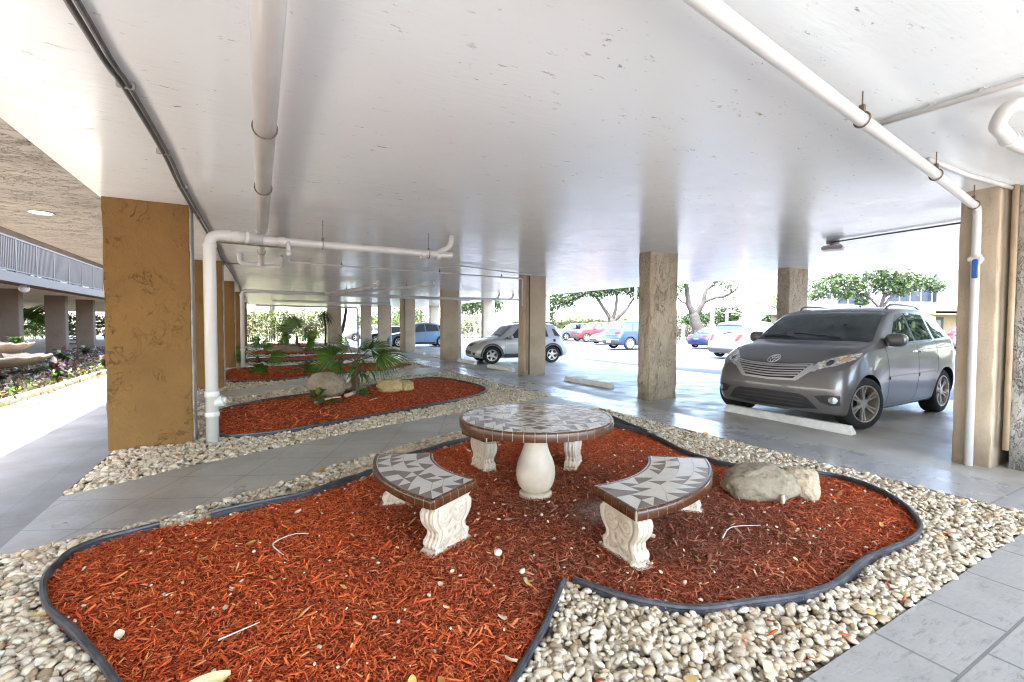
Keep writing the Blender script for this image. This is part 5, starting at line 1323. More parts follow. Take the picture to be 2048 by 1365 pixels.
def silver_hatch():
    c, k = hatch_body(4.35, 1.92, 1.72, .36, (.80, 3.50), kind='suv', lift=.03, flare=.04); H = 1.72
    t = c.root('hatchback', 'silver hatchback with grey wheel arch cladding parked behind the smooth tan pillar', 'car', (9.85, 17.55), R(-9))
    c.body(MAT['silver'])
    c.windshield(1.16*k, 1.98*k, .95, .95, MAT['wsglass'], .05)
    c.side_windows([(1.55*k, 2.02*k, 2.38*k, 2.34*k), (2.46*k, 2.42*k, 3.3*k, 3.2*k)], MAT['glass'], .15)
    c.both('quarter_window', [(3.50*k, 1.46), (3.62*k, 1.44)], [(3.58*k, 1.16), (3.86*k, 1.14)], MAT['glass'], n=6, m=6)
    c.both('quarter_window', [(1.34*k, 1.03), (1.46*k, 1.12)], [(1.34*k, 1.025), (1.5*k, 1.045)], MAT['trim'], n=5, m=3)
    c.windshield(4.10*k, 3.82*k, .95, .92, MAT['glass'], .03, 'rear_window', 'B', .05)
    g = c.patch('grille', 'F', [(-.42, .84), (0, .86), (.42, .84)], [(-.30, .72), (0, .70), (.30, .72)], MAT['trim'], n=14, m=4)
    q = c.hit('F', 0, .78, .01)
    MB().tube([(q.x, q.y+.035, q.z+.05), (q.x-.004, q.y-.03, q.z+.012), (q.x-.004, q.y+.03, q.z-.012), (q.x, q.y-.035, q.z-.05)], .014, 6).build('emblem', MAT['chrome'], t, True, False)
    lm = c.mirror_front('headlamp', 'F', [(.46, .88), (.65, .95), (.84, .98)], [(.42, .75), (.65, .765), (.86, .86)], MAT['lampyellow'], n=12, m=6, off=.005)
    for sg, l in zip((1, -1), lm): c.patch('indicator', 'F', [(sg*.72, .94), (sg*.85, .965)], [(sg*.74, .80), (sg*.87, .87)], MAT['amber'], n=5, m=4, off=.009, parent=l)
    c.patch('lower_grille', 'F', [(-.46, .53), (0, .54), (.46, .53)], [(-.46, .39), (0, .385), (.46, .39)], MAT['trim'], n=14, m=4)
    c.mirror_front('fog_recess', 'F', [(.56, .47), (.80, .48)], [(.60, .38), (.74, .37)], MAT['trim'], n=6, m=4)
    c.patch('bumper_skirt', 'F', [(-.8, .31), (0, .31), (.8, .31)], [(-.78, .25), (0, .25), (.78, .25)], MAT['cladding'], n=14, m=2)
    for v in ('L', 'R'):
        for wx in c.wheels:
            pts = [(wx+.455*math.cos(a), .36+.455*math.sin(a)) for a in np.linspace(R(-8), R(188), 26)]
            c.ribbon('arch_cladding', v, pts, .075, MAT['cladding'], None, .012, .05)
        c.patch('sill_cladding', v, [(1.3, .42), (3.05, .42)], [(1.3, .27), (3.05, .27)], MAT['cladding'], n=14, m=3, off=.01)
        c.ribbon('door_seam', v, [(1.36*k, 1.0), (1.33*k, .7), (1.36*k, .42)], .008, MAT['trim']); c.ribbon('door_seam', v, [(2.42*k, 1.06), (2.44*k, .7), (2.4*k, .42)], .008, MAT['trim'])
        c.ribbon('door_seam', v, [(3.40*k, 1.1), (3.36*k, .85), (3.05*k, .62)], .008, MAT['trim'])
        for x in (2.22*k, 3.2*k):
            q = c.hit(v, x, .97, .015); MB().box((q.x, q.y, q.z), (.15, .03, .03), bev=.008).build('door_handle', MAT['trim'], t)
        n = 14; x, z, r_ = 3.55*k, .96, .065
        c.patch('fuel_cap', v, [(x+r_*math.cos(a), z+r_*math.sin(a)) for a in np.linspace(PI, 0, n)], [(x+r_*math.cos(a), z-r_*math.sin(a)) for a in np.linspace(PI, 0, n)], MAT['trim'], n=12, m=5, off=.005)
        c.patch('tail_lamp', v, [(3.86*k, 1.12), (4.02*k, 1.10), (4.12*k, 1.05)], [(3.98*k, .92), (4.08*k, .90), (4.16*k, .90)], MAT['redlens'], n=8, m=5)
        sg = -1 if v == 'L' else 1
        rail = [c.hit('T', x*k, sg*.62, z) for x, z in ((2.1, 0), (2.3, .05), (3.0, .055), (3.6, .05), (3.8, 0))]
        MB().tube(smooth_path([tuple(p) for p in rail], .06), .018, 8).build('roof_rail', MAT['trim'], t, True, False)
    mirror_part(c, 1.62*k, .96, 1.10, .95, MAT['silver'])
    P = [c.hit('T', 1.22*k, y, .02) for y in np.linspace(-.6, .1, 8)]; MB().tube(P, .012, 6).build('wiper', MAT['trim'], t, True, False)
    c.wheelset(MAT['alloybright'], 5, 'single', .02, .21, .64)
silver_hatch()

def common(c, k, H, kind, glass=True, headl=True, rear=True, truck=False):
    z = lambda f: f*H
    if kind == 'sedan':
        c.windshield(1.28*k, 2.05*k, .95, .95, MAT['wsglass'], .04)
        c.side_windows([(1.7*k, 2.1*k, 2.42*k, 2.40*k), (2.5*k, 2.48*k, 3.3*k, 2.98*k)], MAT['glass'], .12)
        c.windshield(3.58*k, 3.0*k, .92, .9, MAT['glass'], .03, 'rear_window', 'B', .05)
        hl = ([(.46, .50), (.62, .53), (.80, .55)], [(.48, .44), (.65, .44), (.82, .49)]); tl = ([(.45, .62), (.80, .62)], [(.45, .52), (.80, .53)])
    else:
        c.windshield(1.24*k, 1.98*k, .95, .95, MAT['wsglass'], .04)
        if kind == 'fast':
            c.side_windows([(1.6*k, 2.0*k, 2.40*k, 2.36*k), (2.46*k, 2.42*k, 3.3*k, 3.15*k), (3.35*k, 3.2*k, 3.85*k, 3.70*k)], MAT['glass'], .12)
            c.windshield(3.95*k, 3.1*k, .90, .9, MAT['glass'], .03, 'rear_window', 'B', .05)
        else:
            c.side_windows([(1.6*k, 1.98*k, 2.36*k, 2.32*k), (2.44*k, 2.40*k, 3.22*k, 3.12*k), (3.3*k, 3.2*k, 3.95*k, 3.75*k)], MAT['glass'], .13)
            c.windshield(4.08*k, 3.86*k, .96, .93, MAT['glass'], .03, 'rear_window', 'B', .06)
        hl = ([(.50, .53), (.66, .56), (.84, .57)], [(.50, .46), (.66, .46), (.86, .51)]); tl = ([(.55, .62), (.86, .63)], [(.55, .55), (.86, .54)])
    s = c.W/1.9
    if headl:
        c.mirror_front('headlamp', 'F', [(a*s, z(b)) for a, b in hl[0]], [(a*s, z(b)) for a, b in hl[1]], MAT['lamp'], n=8, m=4)
        c.patch('grille', 'F', [(-.42*s, z(.50)), (.42*s, z(.50))], [(-.36*s, z(.40)), (.36*s, z(.40))], MAT['trim'], n=10, m=4)
        c.patch('lower_grille', 'F', [(-.55*s, z(.29)), (.55*s, z(.29))], [(-.6*s, z(.21)), (.6*s, z(.21))], MAT['trim'], n=10, m=3)
    if rear:
        c.mirror_front('tail_lamp', 'B', [(a*s, z(b)) for a, b in tl[0]], [(a*s, z(b)) for a, b in tl[1]], MAT['redlens'], n=8, m=4)
        c.patch('number_plate', 'B', [(-.2, z(.5)), (.2, z(.5))], [(-.2, z(.43)), (.2, z(.43))], MAT['plate'], n=4, m=3, off=.012)
    for v in ('L', 'R'):
        c.patch('sill', v, [(1.2*k, .36), (3.0*k, .36)], [(1.2*k, .25), (3.0*k, .25)], MAT['trim'], n=8, m=2)
        for x in (2.38*k, 3.2*k):
            c.ribbon('door_seam', v, [(x, z(.6)), (x+.02, z(.45)), (x-.05, z(.26))], .01, MAT['trim'])
    mirror_part(c, 1.66*k, c.W/2+.02, float(c.belt(1.66*k))+.09, .9, MAT['trim'])
def place(kind, dims, mat, name, label, cat, loc, rz, rim='alloybright', spokes=5, style='single', group=None, lift=0, headl=True, rear=True, wh=None, body_kw={}):
    L, W, H, r = dims; c, k = hatch_body(L, W, H, r, wh or (L*.19, L*.80), kind=kind, lift=lift); t = c.root(name, label, cat, loc, rz, group=group)
    c.body(MAT[mat]); common(c, k, H, 'sedan' if kind == 'sedan' else 'fast' if kind == 'fast' else 'suv', headl=headl, rear=rear); c.wheelset(MAT[rim], spokes, style, .02, .22, .68)
    return c, k, t
# pale blue crossover behind the tan pillars
c, k, t = place('fast', (5.1, 2.0, 1.78, .39), 'lightblue', 'crossover', 'pale blue fastback crossover seen in slices between the far tan pillars', 'car', (10.25, 33.0), R(-4), 'alloy', 8, 'split')
# slate blue SUV with lettering across its tailgate
c, k, t = place('truck', (5.1, 2.05, 1.93, .41), 'bluesuv', 'sport_utility_vehicle', 'slate blue SUV seen from behind with a white lettered tailgate and pale roof', 'SUV', (23.35, 23.9), R(180-6), 'alloybright', 8, 'split', lift=.06, rear=False)
c.patch('roof_panel', 'T', [(1.95*k, -.76), (4.0*k, -.74)], [(1.95*k, .76), (4.0*k, .74)], MAT['whitepaint'], n=16, m=8, off=.006)
c.patch('bumper', 'B', [(-.95, .62), (-.5, .60), (.5, .60), (.95, .62)], [(-.92, .42), (-.5, .36), (.5, .36), (.92, .42)], MAT['trim'], n=16, m=4, off=.02)
c.patch('bumper_trim', 'B', [(-.9, .70), (.9, .70)], [(-.95, .63), (.95, .63)], MAT['satin'], n=16, m=2, off=.022)
for sg in (1, -1): c.patch('tail_lamp', 'B', [(sg*.42, 1.17), (sg*.97, 1.21)], [(sg*.42, 1.06), (sg*.97, 1.04)], MAT['redlens'], n=10, m=4, off=.012)
c.patch('number_plate', 'B', [(-.26, .60), (.26, .60)], [(-.26, .46), (.26, .46)], MAT['satin'], n=4, m=3, off=.03)
fc = bpy.data.curves.new('lettering', 'FONT'); fc.body = 'PATHFINDER'; fc.size = .17; fc.align_x = 'CENTER'; fc.space_character = 1.3; fc.extrude = .006
fo = bpy.data.objects.new('lettering', fc); col.objects.link(fo)
me = bpy.data.meshes.new_from_object(fo.evaluated_get(bpy.context.evaluated_depsgraph_get())); bpy.data.objects.remove(fo)
me.materials.clear(); me.materials.append(MAT['whitepaint']); o = bpy.data.objects.new('lettering', me); col.objects.link(o); o.parent = t
q = c.hit('B', 0, .95, .02); o.location = (q.x+.02, 0, .93); o.rotation_euler = (R(90), 0, R(90))
# white rounded crossover seen from behind
c, k, t = place('suv', (4.9, 2.05, 1.86, .40), 'whitepaint', 'crossover', 'white rounded crossover seen from behind with slanting red tail lamps', 'car', (22.5, 14.8), R(180-2), 'alloybright', 6, 'single', rear=False)
for sg in (1, -1): c.patch('tail_lamp', 'B', [(sg*.70, 1.20), (sg*.93, 1.17)], [(sg*.62, .86), (sg*.80, .86)], MAT['redlens'], n=6, m=8, off=.01)
c.patch('number_plate', 'B', [(-.30, 1.05), (.30, 1.05)], [(-.26, .88), (.26, .88)], MAT['plate'], n=6, m=4, off=.012)
c.patch('plate_text', 'B', [(-.2, .99), (.2, .99)], [(-.2, .94), (.2, .94)], MAT['satin'], n=6, m=1, off=.016)
c.patch('bumper', 'B', [(-.9, .50), (.9, .50)], [(-.85, .34), (.85, .34)], MAT['cladding'], n=12, m=3, off=.02)
c.patch('spoiler', 'B', [(-.7, 1.66), (0, 1.70), (.7, 1.66)], [(-.72, 1.60), (0, 1.63), (.72, 1.60)], MAT['trim'], n=10, m=2, off=.03)
P = [c.hit('B', y, 1.22+.10*u, .03) for u, y in zip(np.linspace(0, 1, 6), np.linspace(-.15, .35, 6))]; MB().tube(P, .02, 6).build('wiper', MAT['trim'], t, True, False)
# red off-roader, white sedan, pale pickup beyond them
c, k, t = place('truck', (4.9, 2.05, 1.95, .42), 'redpaint', 'pickup_truck', 'red off-road truck with a black grille parked beside the white sedan', 'truck', (30.0, 37.0), R(-8), 'alloy', 6, 'single', lift=.12)
c.patch('grille', 'F', [(-.70, 1.10), (.70, 1.10)], [(-.70, .84), (.70, .84)], MAT['trim'], n=10, m=4, off=.02); c.patch('bumper', 'F', [(-.9, .70), (.9, .70)], [(-.85, .42), (.85, .42)], MAT['trim'], n=12, m=4, off=.03)
place('sedan', (4.6, 1.9, 1.5, .35), 'whitepaint', 'sedan', 'white sedan parked between the red truck and the slate blue SUV', 'car', (27.6, 31.2), R(-8))
place('truck', (5.0, 2.0, 1.85, .40), 'greypaint', 'pickup_truck', 'pale grey pickup farthest left in the sunny row beyond the red truck', 'truck', (31.0, 41.8), R(-8))
place('sedan', (4.6, 1.9, 1.45, .35), 'navy', 'sedan', 'dark blue car half hidden behind the twisted tree trunk', 'car', (34.6, 24.6), R(-6))
place('sedan', (4.6, 1.9, 1.5, .36), 'greypaint', 'sedan', 'pale silver car beyond the dark blue car and the tree', 'car', (36.2, 27.6), R(-6))
place('sedan', (4.6, 1.9, 1.5, .35), 'navy', 'sedan', 'dark blue car just showing right of the lone tan pillar', 'car', (29.4, 22.2), R(180))
place('suv', (4.5, 1.95, 1.75, .38), 'redpaint', 'hatchback', 'red hatchback at the far right seen past the minivan tail', 'car', (47.5, 13.6), R(180))
place('suv', (4.6, 1.95, 1.75, .38), 'greypaint', 'sport_utility_vehicle', 'grey SUV beside the nearest right pillar beyond the minivan tail', 'SUV', (43.6, 12.0), R(180))
place('suv', (4.6, 1.95, 1.75, .38), 'maroon', 'hatchback', 'very dark maroon car whose front corner just enters at the right edge', 'car', (10.45, .83), 0)
place('suv', (4.6, 1.9, 1.6, .36), 'whitepaint', 'hatchback', 'white car half hidden behind the far thin downpipe', 'car', (9.6, 46.8), R(-4))
place('sedan', (4.6, 1.9, 1.5, .36), 'darkpaint', 'sedan', 'dark car behind the far tan pillar in the lot', 'car', (10.2, 41.0), R(-4))
# ------------------------------------------------------------------ plants
def fan_frond(seed, pet, rad, span=115, n=30, droop=.25, fold=.10):
    """fan palm leaf pointing along +x from the origin: petiole, then pleated blade with split tips"""
    r = random.Random(seed); mb = MB()
    P = [(pet*u, 0, .10*pet*math.sin(u*PI*.5)) for u in np.linspace(0, 1, 7)]
    mb.tube(P, [.014-.006*u for u in np.linspace(0, 1, 7)], 6)
    c = np.array(P[-1]); da = R(span)*2/n
    for i in range(n):
        a = -R(span)+da*(i+.5); k = .55+.45*math.cos(a*.62); L = rad*k*r.uniform(.92, 1.06); sp = .60; rows = []
        dr = droop*r.uniform(.7, 1.4)
        for u in (0.02, .3, .6, .72, .86, 1.0):
            q = u*L; hw = math.tan(da/2)*q if u <= sp else math.tan(da/2)*sp*L*max(.03, (1-u)/(1-sp))**.8
            zz = -dr*rad*(u**2.2) - (.35*rad*max(0, u-.62)**1.5*r.uniform(.6, 1.8)) - .06*rad*abs(math.sin(a))*u
            d = np.array((math.cos(a), math.sin(a), 0)); t = np.array((-math.sin(a), math.cos(a), 0))
            rows.append([tuple(c+d*q-t*hw+np.array((0, 0, zz-fold*hw*2))), tuple(c+d*q+np.array((0, 0, zz))), tuple(c+d*q+t*hw+np.array((0, 0, zz-fold*hw*2)))])
        mb.grid(rows)
    return mb
FR = [fan_frond(i, .5, .55, 118, 34, .22+.06*i).build('frond', MAT['palm'], None, True, auto=60) for i in range(3)]
for f in FR: col.objects.unlink(f)
def fan_palm(name, label, base, h, fronds, tr=.07, group=None):
    t = thing(name, label, 'palm', base, 0, group); r = random.Random(int(base[1]*100))
    if h > .02:
        n = 8; P = [(base[0]+.02*math.sin(i), base[1], base[2]-.03+(h+.03)*i/n) for i in range(n+1)]
        MB().tube(P, [tr*(1.15-.3*i/n+.12*(i % 2)) for i in range(n+1)], 10).build('trunk', MAT['palmtrunk'], t, True)
    for (az, el, s, tw) in fronds:
        o = bpy.data.objects.new('frond', r.choice(FR).data); col.objects.link(o); o.parent = t; o.location = (0, 0, h)
        o.rotation_euler = (Matrix.Rotation(R(az), 3, 'Z') @ Matrix.Rotation(R(-el), 3, 'Y') @ Matrix.Rotation(R(tw), 3, 'X')).to_euler(); o.scale = (s, s, s)
    return t
fan_palm('fan_palm', 'fan palm with a short shaggy trunk beside the big brown boulder', (1.98, 11.35, .0), .72,
         [(172, 14, .98, 68), (135, 58, .8, 60), (200, -14, .7, 66), (-28, 34, .95, -30), (-24, 12, 1.22, 30), (-55, 60, .7, 20)], .09)
fan_palm('fan_palm', 'low fan palm without trunk, its leaves resting on the third mulch bed', (.75, 16.4, .02), .06, [(168, 4, 1.2, 45), (-30, 10, 1.25, -45), (-22, 0, 1.1, 40)], .06)
fan_palm('fan_palm', 'fan palm at the left end of the fourth bed by the second downpipe', (-.1, 21.4, .02), .25, [(165, 22, 1.0, 60), (-35, 0, 1.25, 55), (170, -4, .9, 60), (-10, 62, .9, 50)], .06)
fan_palm('fan_palm', 'fan palm in the fifth bed with an upright leaf before the hedge', (1.95, 29.0, .02), .45, [(a, e, s, w) for a, e, s, w in ((160, 25, 1.2, 60), (-40, 6, 1.2, 60), (-25, 35, 1.3, 55), (150, 72, 1.9, 60))], .08)
fan_palm('fan_palm', 'fan palm with broad low leaves left of the upright one near the far hedge', (.5, 32.0, .02), .35, [(a, e, s, w) for a, e, s, w in ((165, 15, 1.2, 60), (-35, 0, 1.2, 60))], .08)
fan_palm('fan_palm', 'fan palm farthest back, just in front of the far hedge', (2.4, 37.5, .02), .6, [(a, e, s, w) for a, e, s, w in ((190, 40, 1.8, 20), (225, 10, 1.6, 50), (310, 15, 1.8, 40), (-15, 45, 1.8, 20), (100, 65, 2.0, 0))], .09)
fan_palm('fan_palm', 'big dark fan palm between the brown pillars of the opposite wing', (-13.9, 42.0, -.02), .9, [(a, e, s, 0) for a, e, s in ((180, 40, 2.8), (220, 10, 2.6), (265, 20, 2.8), (300, 15, 2.8), (-15, 40, 2.8), (50, 60, 2.6), (110, 60, 2.6), (250, 55, 2.6), (320, 50, 2.7))], .12)

def leaf(mb, base, d, L, W, bend=.4, n=6, tw=0.0):
    """one strap/lance leaf from base along direction d"""
    b = Vector(base); d = Vector(d).normalized(); s = d.cross(Vector((0, 0, 1)))
    s = s.normalized() if s.length > 1e-3 else Vector((1, 0, 0)); rows = []
    for i in range(n+1):
        u = i/n; p = b+d*(L*u)+Vector((0, 0, -bend*L*u*u)); w = W*(math.sin(PI*min(1, u*.85+.15))**.8)*(1 if u < .98 else .15); k = Vector((0, 0, .25*w))
        rows.append([p-s*w+k, p, p+s*w+k])
    mb.grid(rows)
def rosette(name, label, cat, base, n, L, W, el, mats, bend=.4, seed=0, group=None, h=0.0):
    r = random.Random(seed); t = thing(name, label, cat, base, 0, group); per = {}
    for i in range(n):
        m = r.choice(mats); per.setdefault(m, MB()); a = 2*PI*i/n*2.4+r.uniform(-.3, .3); e = R(r.uniform(*el))
        leaf(per[m], (base[0]+.02*math.cos(a), base[1]+.02*math.sin(a), base[2]+h*r.random()), (math.cos(a)*math.cos(e), math.sin(a)*math.cos(e), math.sin(e)), L*r.uniform(.7, 1.1), W, bend*r.uniform(.6, 1.4))
    for m, mb in per.items(): mb.build('leaves', MAT[m], t, True)
    return t
# small shrub below the main palm
t = thing('shrub', 'slender shrub with drooping lance leaves at the foot of the main fan palm', 'shrub', (1.92, 10.55, 0))
mb, ms = MB(), MB(); r = random.Random(5)
for (dx, dy, h) in ((-.05, 0, .62), (.06, .02, .75), (.14, -.05, .55), (.02, .05, .5)):
    top_ = (1.92+dx*1.6, 10.55+dy, h); MB().tube([(1.92+dx*.4, 10.55, 0), (1.92+dx, 10.55+dy, h*.5), top_], [.012, .010, .007], 6).build('stem', MAT['stem'], t, True)
    for i in range(9):
        a = r.uniform(0, 2*PI); e = R(r.uniform(-15, 60)); leaf(mb, top_, (math.cos(a)*math.cos(e), math.sin(a)*math.cos(e), math.sin(e)), r.uniform(.22, .36), .03, .9)
mb.build('leaves', MAT['shrub'], t, True)
rosette('leafy_plant', 'dark green low plant hiding the base of the slender shrub', 'plant', (1.98, 10.5, .02), 16, .28, .05, (5, 70), ['shrub'], .5, 3, None, .1)
rosette('leafy_plant', 'bright green leafy plant in front of the big brown boulder', 'plant', (1.0, 9.95, .02), 22, .34, .05, (10, 75), ['shrub', 'brom_grn'], .5, 7, None, .22)
rosette('leafy_plant', 'fallen cut stem with broad green leaves lying before the boulder', 'plant', (1.15, 9.70, .04), 7, .42, .06, (0, 15), ['shrub'], .15, 9)
# spiky screw pine hanging in front of the far hedge
t = thing('spiky_plant', 'spiky strap leaved plant drooping before the far hedge', 'plant', (4.3, 36.8, 0)); mb = MB(); r = random.Random(6)
MB().tube([(4.3, 36.8, -.1), (4.32, 36.8, 1.2), (4.25, 36.8, 2.3)], [.09, .08, .07], 8).build('trunk', MAT['palmtrunk'], t, True)
for i in range(90):
    a = r.uniform(0, 2*PI); e = R(r.uniform(-20, 80)); leaf(mb, (4.25, 36.8, 2.0+r.random()*.5), (math.cos(a)*math.cos(e), math.sin(a)*math.cos(e), math.sin(e)), r.uniform(.6, 1.1), .03, 1.0)
mb.build('leaves', MAT['treelight'], t, True)
# courtyard planting: bromeliads and crotons, individually planted
KINDS = {'red': ('burgundy rosette plant among the courtyard bed plants', ['brom_red', 'brom_red', 'brom_dark']), 'org': ('orange and yellow strap leaved rosette plant in the courtyard bed', ['brom_org', 'brom_org', 'brom_red']),
         'grn': ('lime green spider leaved plant in the courtyard bed', ['brom_grn', 'brom_grn', 'shrub']), 'dark': ('dark bronze leaved bushy plant in the courtyard bed', ['brom_dark', 'brom_dark', 'brom_red', 'shrub'])}
r = random.Random(14)
spots = [(-4.75, 12.2, 'org', 1.35), (-4.85, 11.6, 'red', 1.0), (-4.8, 13.6, 'red', .7), (-5.3, 13.4, 'grn', 1.0), (-5.0, 14.7, 'grn', .9), (-5.9, 14.4, 'org', 1.3), (-5.2, 15.9, 'grn', 1.1), (-5.9, 16.6, 'dark', 1.2), (-5.0, 17.2, 'dark', 1.2), (-5.3, 18.2, 'dark', 1.4), (-4.9, 18.8, 'org', .8), (-5.8, 18.9, 'red', 1.3),
         (-5.0, 20.2, 'red', 1.0), (-5.6, 20.6, 'org', 1.5), (-4.95, 21.4, 'dark', 1.2), (-6.3, 21.5, 'grn', 1.3), (-5.3, 22.6, 'org', 1.4), (-6.0, 23.4, 'red', 1.3), (-5.0, 24.0, 'grn', 1.1), (-6.8, 24.2, 'dark', 1.5), (-5.6, 25.2, 'org', 1.6), (-4.9, 26.0, 'dark', 1.2), (-6.5, 26.6, 'red', 1.4), (-5.4, 27.8, 'grn', 1.4), (-6.1, 29.0, 'org', 1.5), (-5.2, 30.4, 'dark', 1.3), (-6.6, 31, 'red', 1.4), (-7.4, 22.5, 'org', 1.4), (-7.8, 25.5, 'grn', 1.4), (-7.2, 28.4, 'dark', 1.5)]
for i, (x, y, k, s) in enumerate(spots):
    L = {'red': .42, 'org': .5, 'grn': .40, 'dark': .36}[k]*s; W = {'red': .035, 'org': .04, 'grn': .014, 'dark': .05}[k]*s
    rosette('rosette_plant', KINDS[k][0], 'plant', (x, y, -.02), {'red': 18, 'org': 16, 'grn': 44, 'dark': 34}[k], L, W, (15, 80) if k != 'dark' else (5, 85), KINDS[k][1], .45, i+50, 'rosette plants in the courtyard bed', .02 if k != 'dark' else .3*s)
def leaf_cloud(centers, radii, n, size, seed, shell=.55, flat=.0):
    """numpy leaf quads filling clumps; returns V, F"""
    rg = np.random.RandomState(seed); k = len(centers); C_ = np.array(centers, float); Rr = np.array(radii, float)
    if Rr.ndim == 1: Rr = np.stack([Rr]*3, 1)
    vol = Rr.prod(1)**(2/3); idx = rg.choice(k, n, p=vol/vol.sum())
    d = rg.randn(n, 3); d /= np.linalg.norm(d, axis=1)[:, None]; q = rg.rand(n)**(1/3.0); q = shell*q**.35+(1-shell)*q
    P = C_[idx]+d*Rr[idx]*q[:, None]*(1+.22*rg.randn(n, 1))
    s = size*np.exp(rg.randn(n)*.35); a = rg.randn(n, 3); a /= np.linalg.norm(a, axis=1)[:, None]; b = np.cross(a, rg.randn(n, 3)); b /= np.linalg.norm(b, axis=1)[:, None]
    a[:, 2] *= (1-flat); A = a*s[:, None]; B = b*(s*.5)[:, None]
    V = np.stack([P-A, P-B*.9, P+A, P+B*.9], 1).reshape(-1, 3)
    return V, np.arange(n*4).reshape(-1, 4)
def crown(centers, radii, n, size, seed, mat, parent, name='crown', shell=.55):
    V, Fq = leaf_cloud(centers, radii, n, size, seed, shell); off = np.array(parent_loc(parent)) if parent else 0
    o = raw_mesh(name, V-off, Fq, mat, 4)
    if parent: o.parent = parent
    return o
V, Fq = leaf_cloud([(-5.9, y, .06) for y in np.arange(11, 34, .8)]+[(-7.8, y, .1) for y in np.arange(13, 36, .8)], [(1.25, .7, .16)]*(len(np.arange(11, 34, .8))+len(np.arange(13, 36, .8))), 26000, .06, 3)
tag(raw_mesh('ground_cover', V, Fq, MAT['brom_dark'], 4), 'low dark and pale leafy ground cover filling the courtyard bed', 'ground cover', None, 'stuff')
V, Fq = leaf_cloud([(-5.8, y, .04) for y in np.arange(11, 34, .8)], [(1.3, .7, .12)]*len(np.arange(11, 34, .8)), 7000, .05, 5)
tag(raw_mesh('ground_cover', V, Fq, MAT['brom_grn'], 4), 'scattered lime green leaves among the courtyard ground cover', 'ground cover', None, 'stuff')
pts_ = [(random.uniform(-4.35, -3.7), random.uniform(9, 30)) for _ in range(420)]
leaf_scatter(pts_, 'leaf_litter', MAT['leafdry'], 'dry leaves littering the pale strip beside the courtyard path', .06, .0)
sheet('shell_grit_strip', [(-4.42, 3), (-3.66, 3), (-3.66, 40), (-4.42, 40)], -.3, -.012, simple('pale_shell_grit', (.26, .23, .185), .9, 0, .35, 25, .6, 60))
P = smooth_path([(-4.46, 6), (-4.44, 13), (-4.40, 15), (-4.42, 18), (-4.3, 22), (-4.4, 30)], .3)
mb = MB(); mb.grid([[(p[0]+dx, p[1], z) for dx, z in ((.06, -.1), (.06, .09), (.04, .11), (-.04, .11), (-.06, .09), (-.06, -.1))] for p in P])
tag(mb.build('bed_kerb', MAT['kerb'], smooth=True, auto=40), 'low grey kerb curving along the front of the courtyard plant bed', 'kerb', None, 'thing')
# two-tier fountain at the left edge
FX, FY = -6.55, 18.3
t = thing('fountain', 'two tier cast stone fountain with fluted bowls at the left edge', 'fountain', (FX, FY, 0))
def bowl(z, r_, d, nm):
    mb = MB(); rows = []
    for (q, h) in smooth_path([(.12, z-d), (r_*.55, z-d*.8), (r_*.88, z-d*.35), (r_*1.0, z), (r_*.96, z+.03), (r_*.86, z-.03), (.1, z-d*.6)], .05):
        rows.append([(FX+q*math.cos(a)*(1+.035*math.cos(14*a)*(q/r_)**2), FY+q*math.sin(a)*(1+.035*math.cos(14*a)*(q/r_)**2), h+.02*math.cos(14*a)*(q/r_)**4) for a in np.linspace(0, 2*PI, 113)])
    mb.grid(rows).build(nm, MAT['fountain'], t, True)
bowl(.66, 1.15, .34, 'lower_bowl'); bowl(1.02, .80, .26, 'upper_bowl')
MB().lathe(smooth_path([(.45, -.1), (.42, .05), (.22, .14), (.17, .4), (.22, .5), (.14, .75), (.18, .85), (.08, 1.2), (.0, 1.3)], .05), (FX, FY, 0), 28).build('pedestal', MAT['fountain'], t, True)
rosette('leafy_plant', 'green and pale blue leafy plant growing in the top bowl of the fountain', 'plant', (FX+.45, FY, 1.0), 30, .35, .05, (10, 80), ['shrub', 'brom_grn'], .5, 77, None, .1)
# ------------------------------------------------------------------ opposite wing beyond the courtyard
t = thing('building_wing', 'opposite wing with a beige slatted balcony railing and an overhanging upper floor', 'building', (-9.5, 30, 0))
MB().box((-14.9, 29, 3.22), (14.8, 90, .26)).build('floor_slab', MAT['wingcol'], t)
MB().box((-14.9, 29, 3.07), (13.0, 90, .03)).build('underside', MAT['tan_smooth'], t)
MB().box((-7.46, 29, 3.20), (.08, 90, .34)).build('slab_edge', MAT['rail'], t)
MB().box((-10.6, 29, 4.9), (.2, 90, 3.1)).build('upper_wall', MAT['wingcol'], t)
MB().box((-15, 29, 6.6), (16.0, 90, .3)).build('roof_slab', MAT['wingcol'], t)
for y in np.arange(8, 64, 4.0):
    MB().box((-10.48, y, 4.4), (.06, 1.0, 2.0)).build('door', MAT['trim'], t); MB().box((-10.48, y+1.9, 4.7), (.06, 1.4, 1.2)).build('window', MAT['winglass'], t)
yy = np.arange(9, 62, 1.72)
for i, y in enumerate(yy):
    MB().box((-7.55, y, 3.98), (.07, .09, 1.30), bev=.008).build('post', MAT['rail'], t)
    mb = MB(); mb.box((-7.55, y+.86, 4.60), (.06, 1.62, .06)); mb.box((-7.55, y+.86, 3.46), (.05, 1.62, .05))
    for k in range(13): mb.box((-7.55, y+.115+k*.124, 4.03), (.025, .055, 1.1))
    mb.build('railing_panel', MAT['rail'], t)
for i, (y, l) in enumerate(((21.6, 'brown pillar of the opposite wing behind the fountain'), (27.0, 'brown pillar of the opposite wing at the left edge beside the fountain plants'), (32.3, 'brown pillar of the opposite wing between the dark palm and the metal rack'), (36.9, 'brown pillar of the opposite wing to the right of the metal rack'), (43, 'brown pillar of the opposite wing farther back, nearly hidden'))):
    pillar(-9.7, -8.9, y, y+.45, MAT['wingcol'], l, 'pillars under the opposite wing', .002, 90+i, -.1, top=3.10)
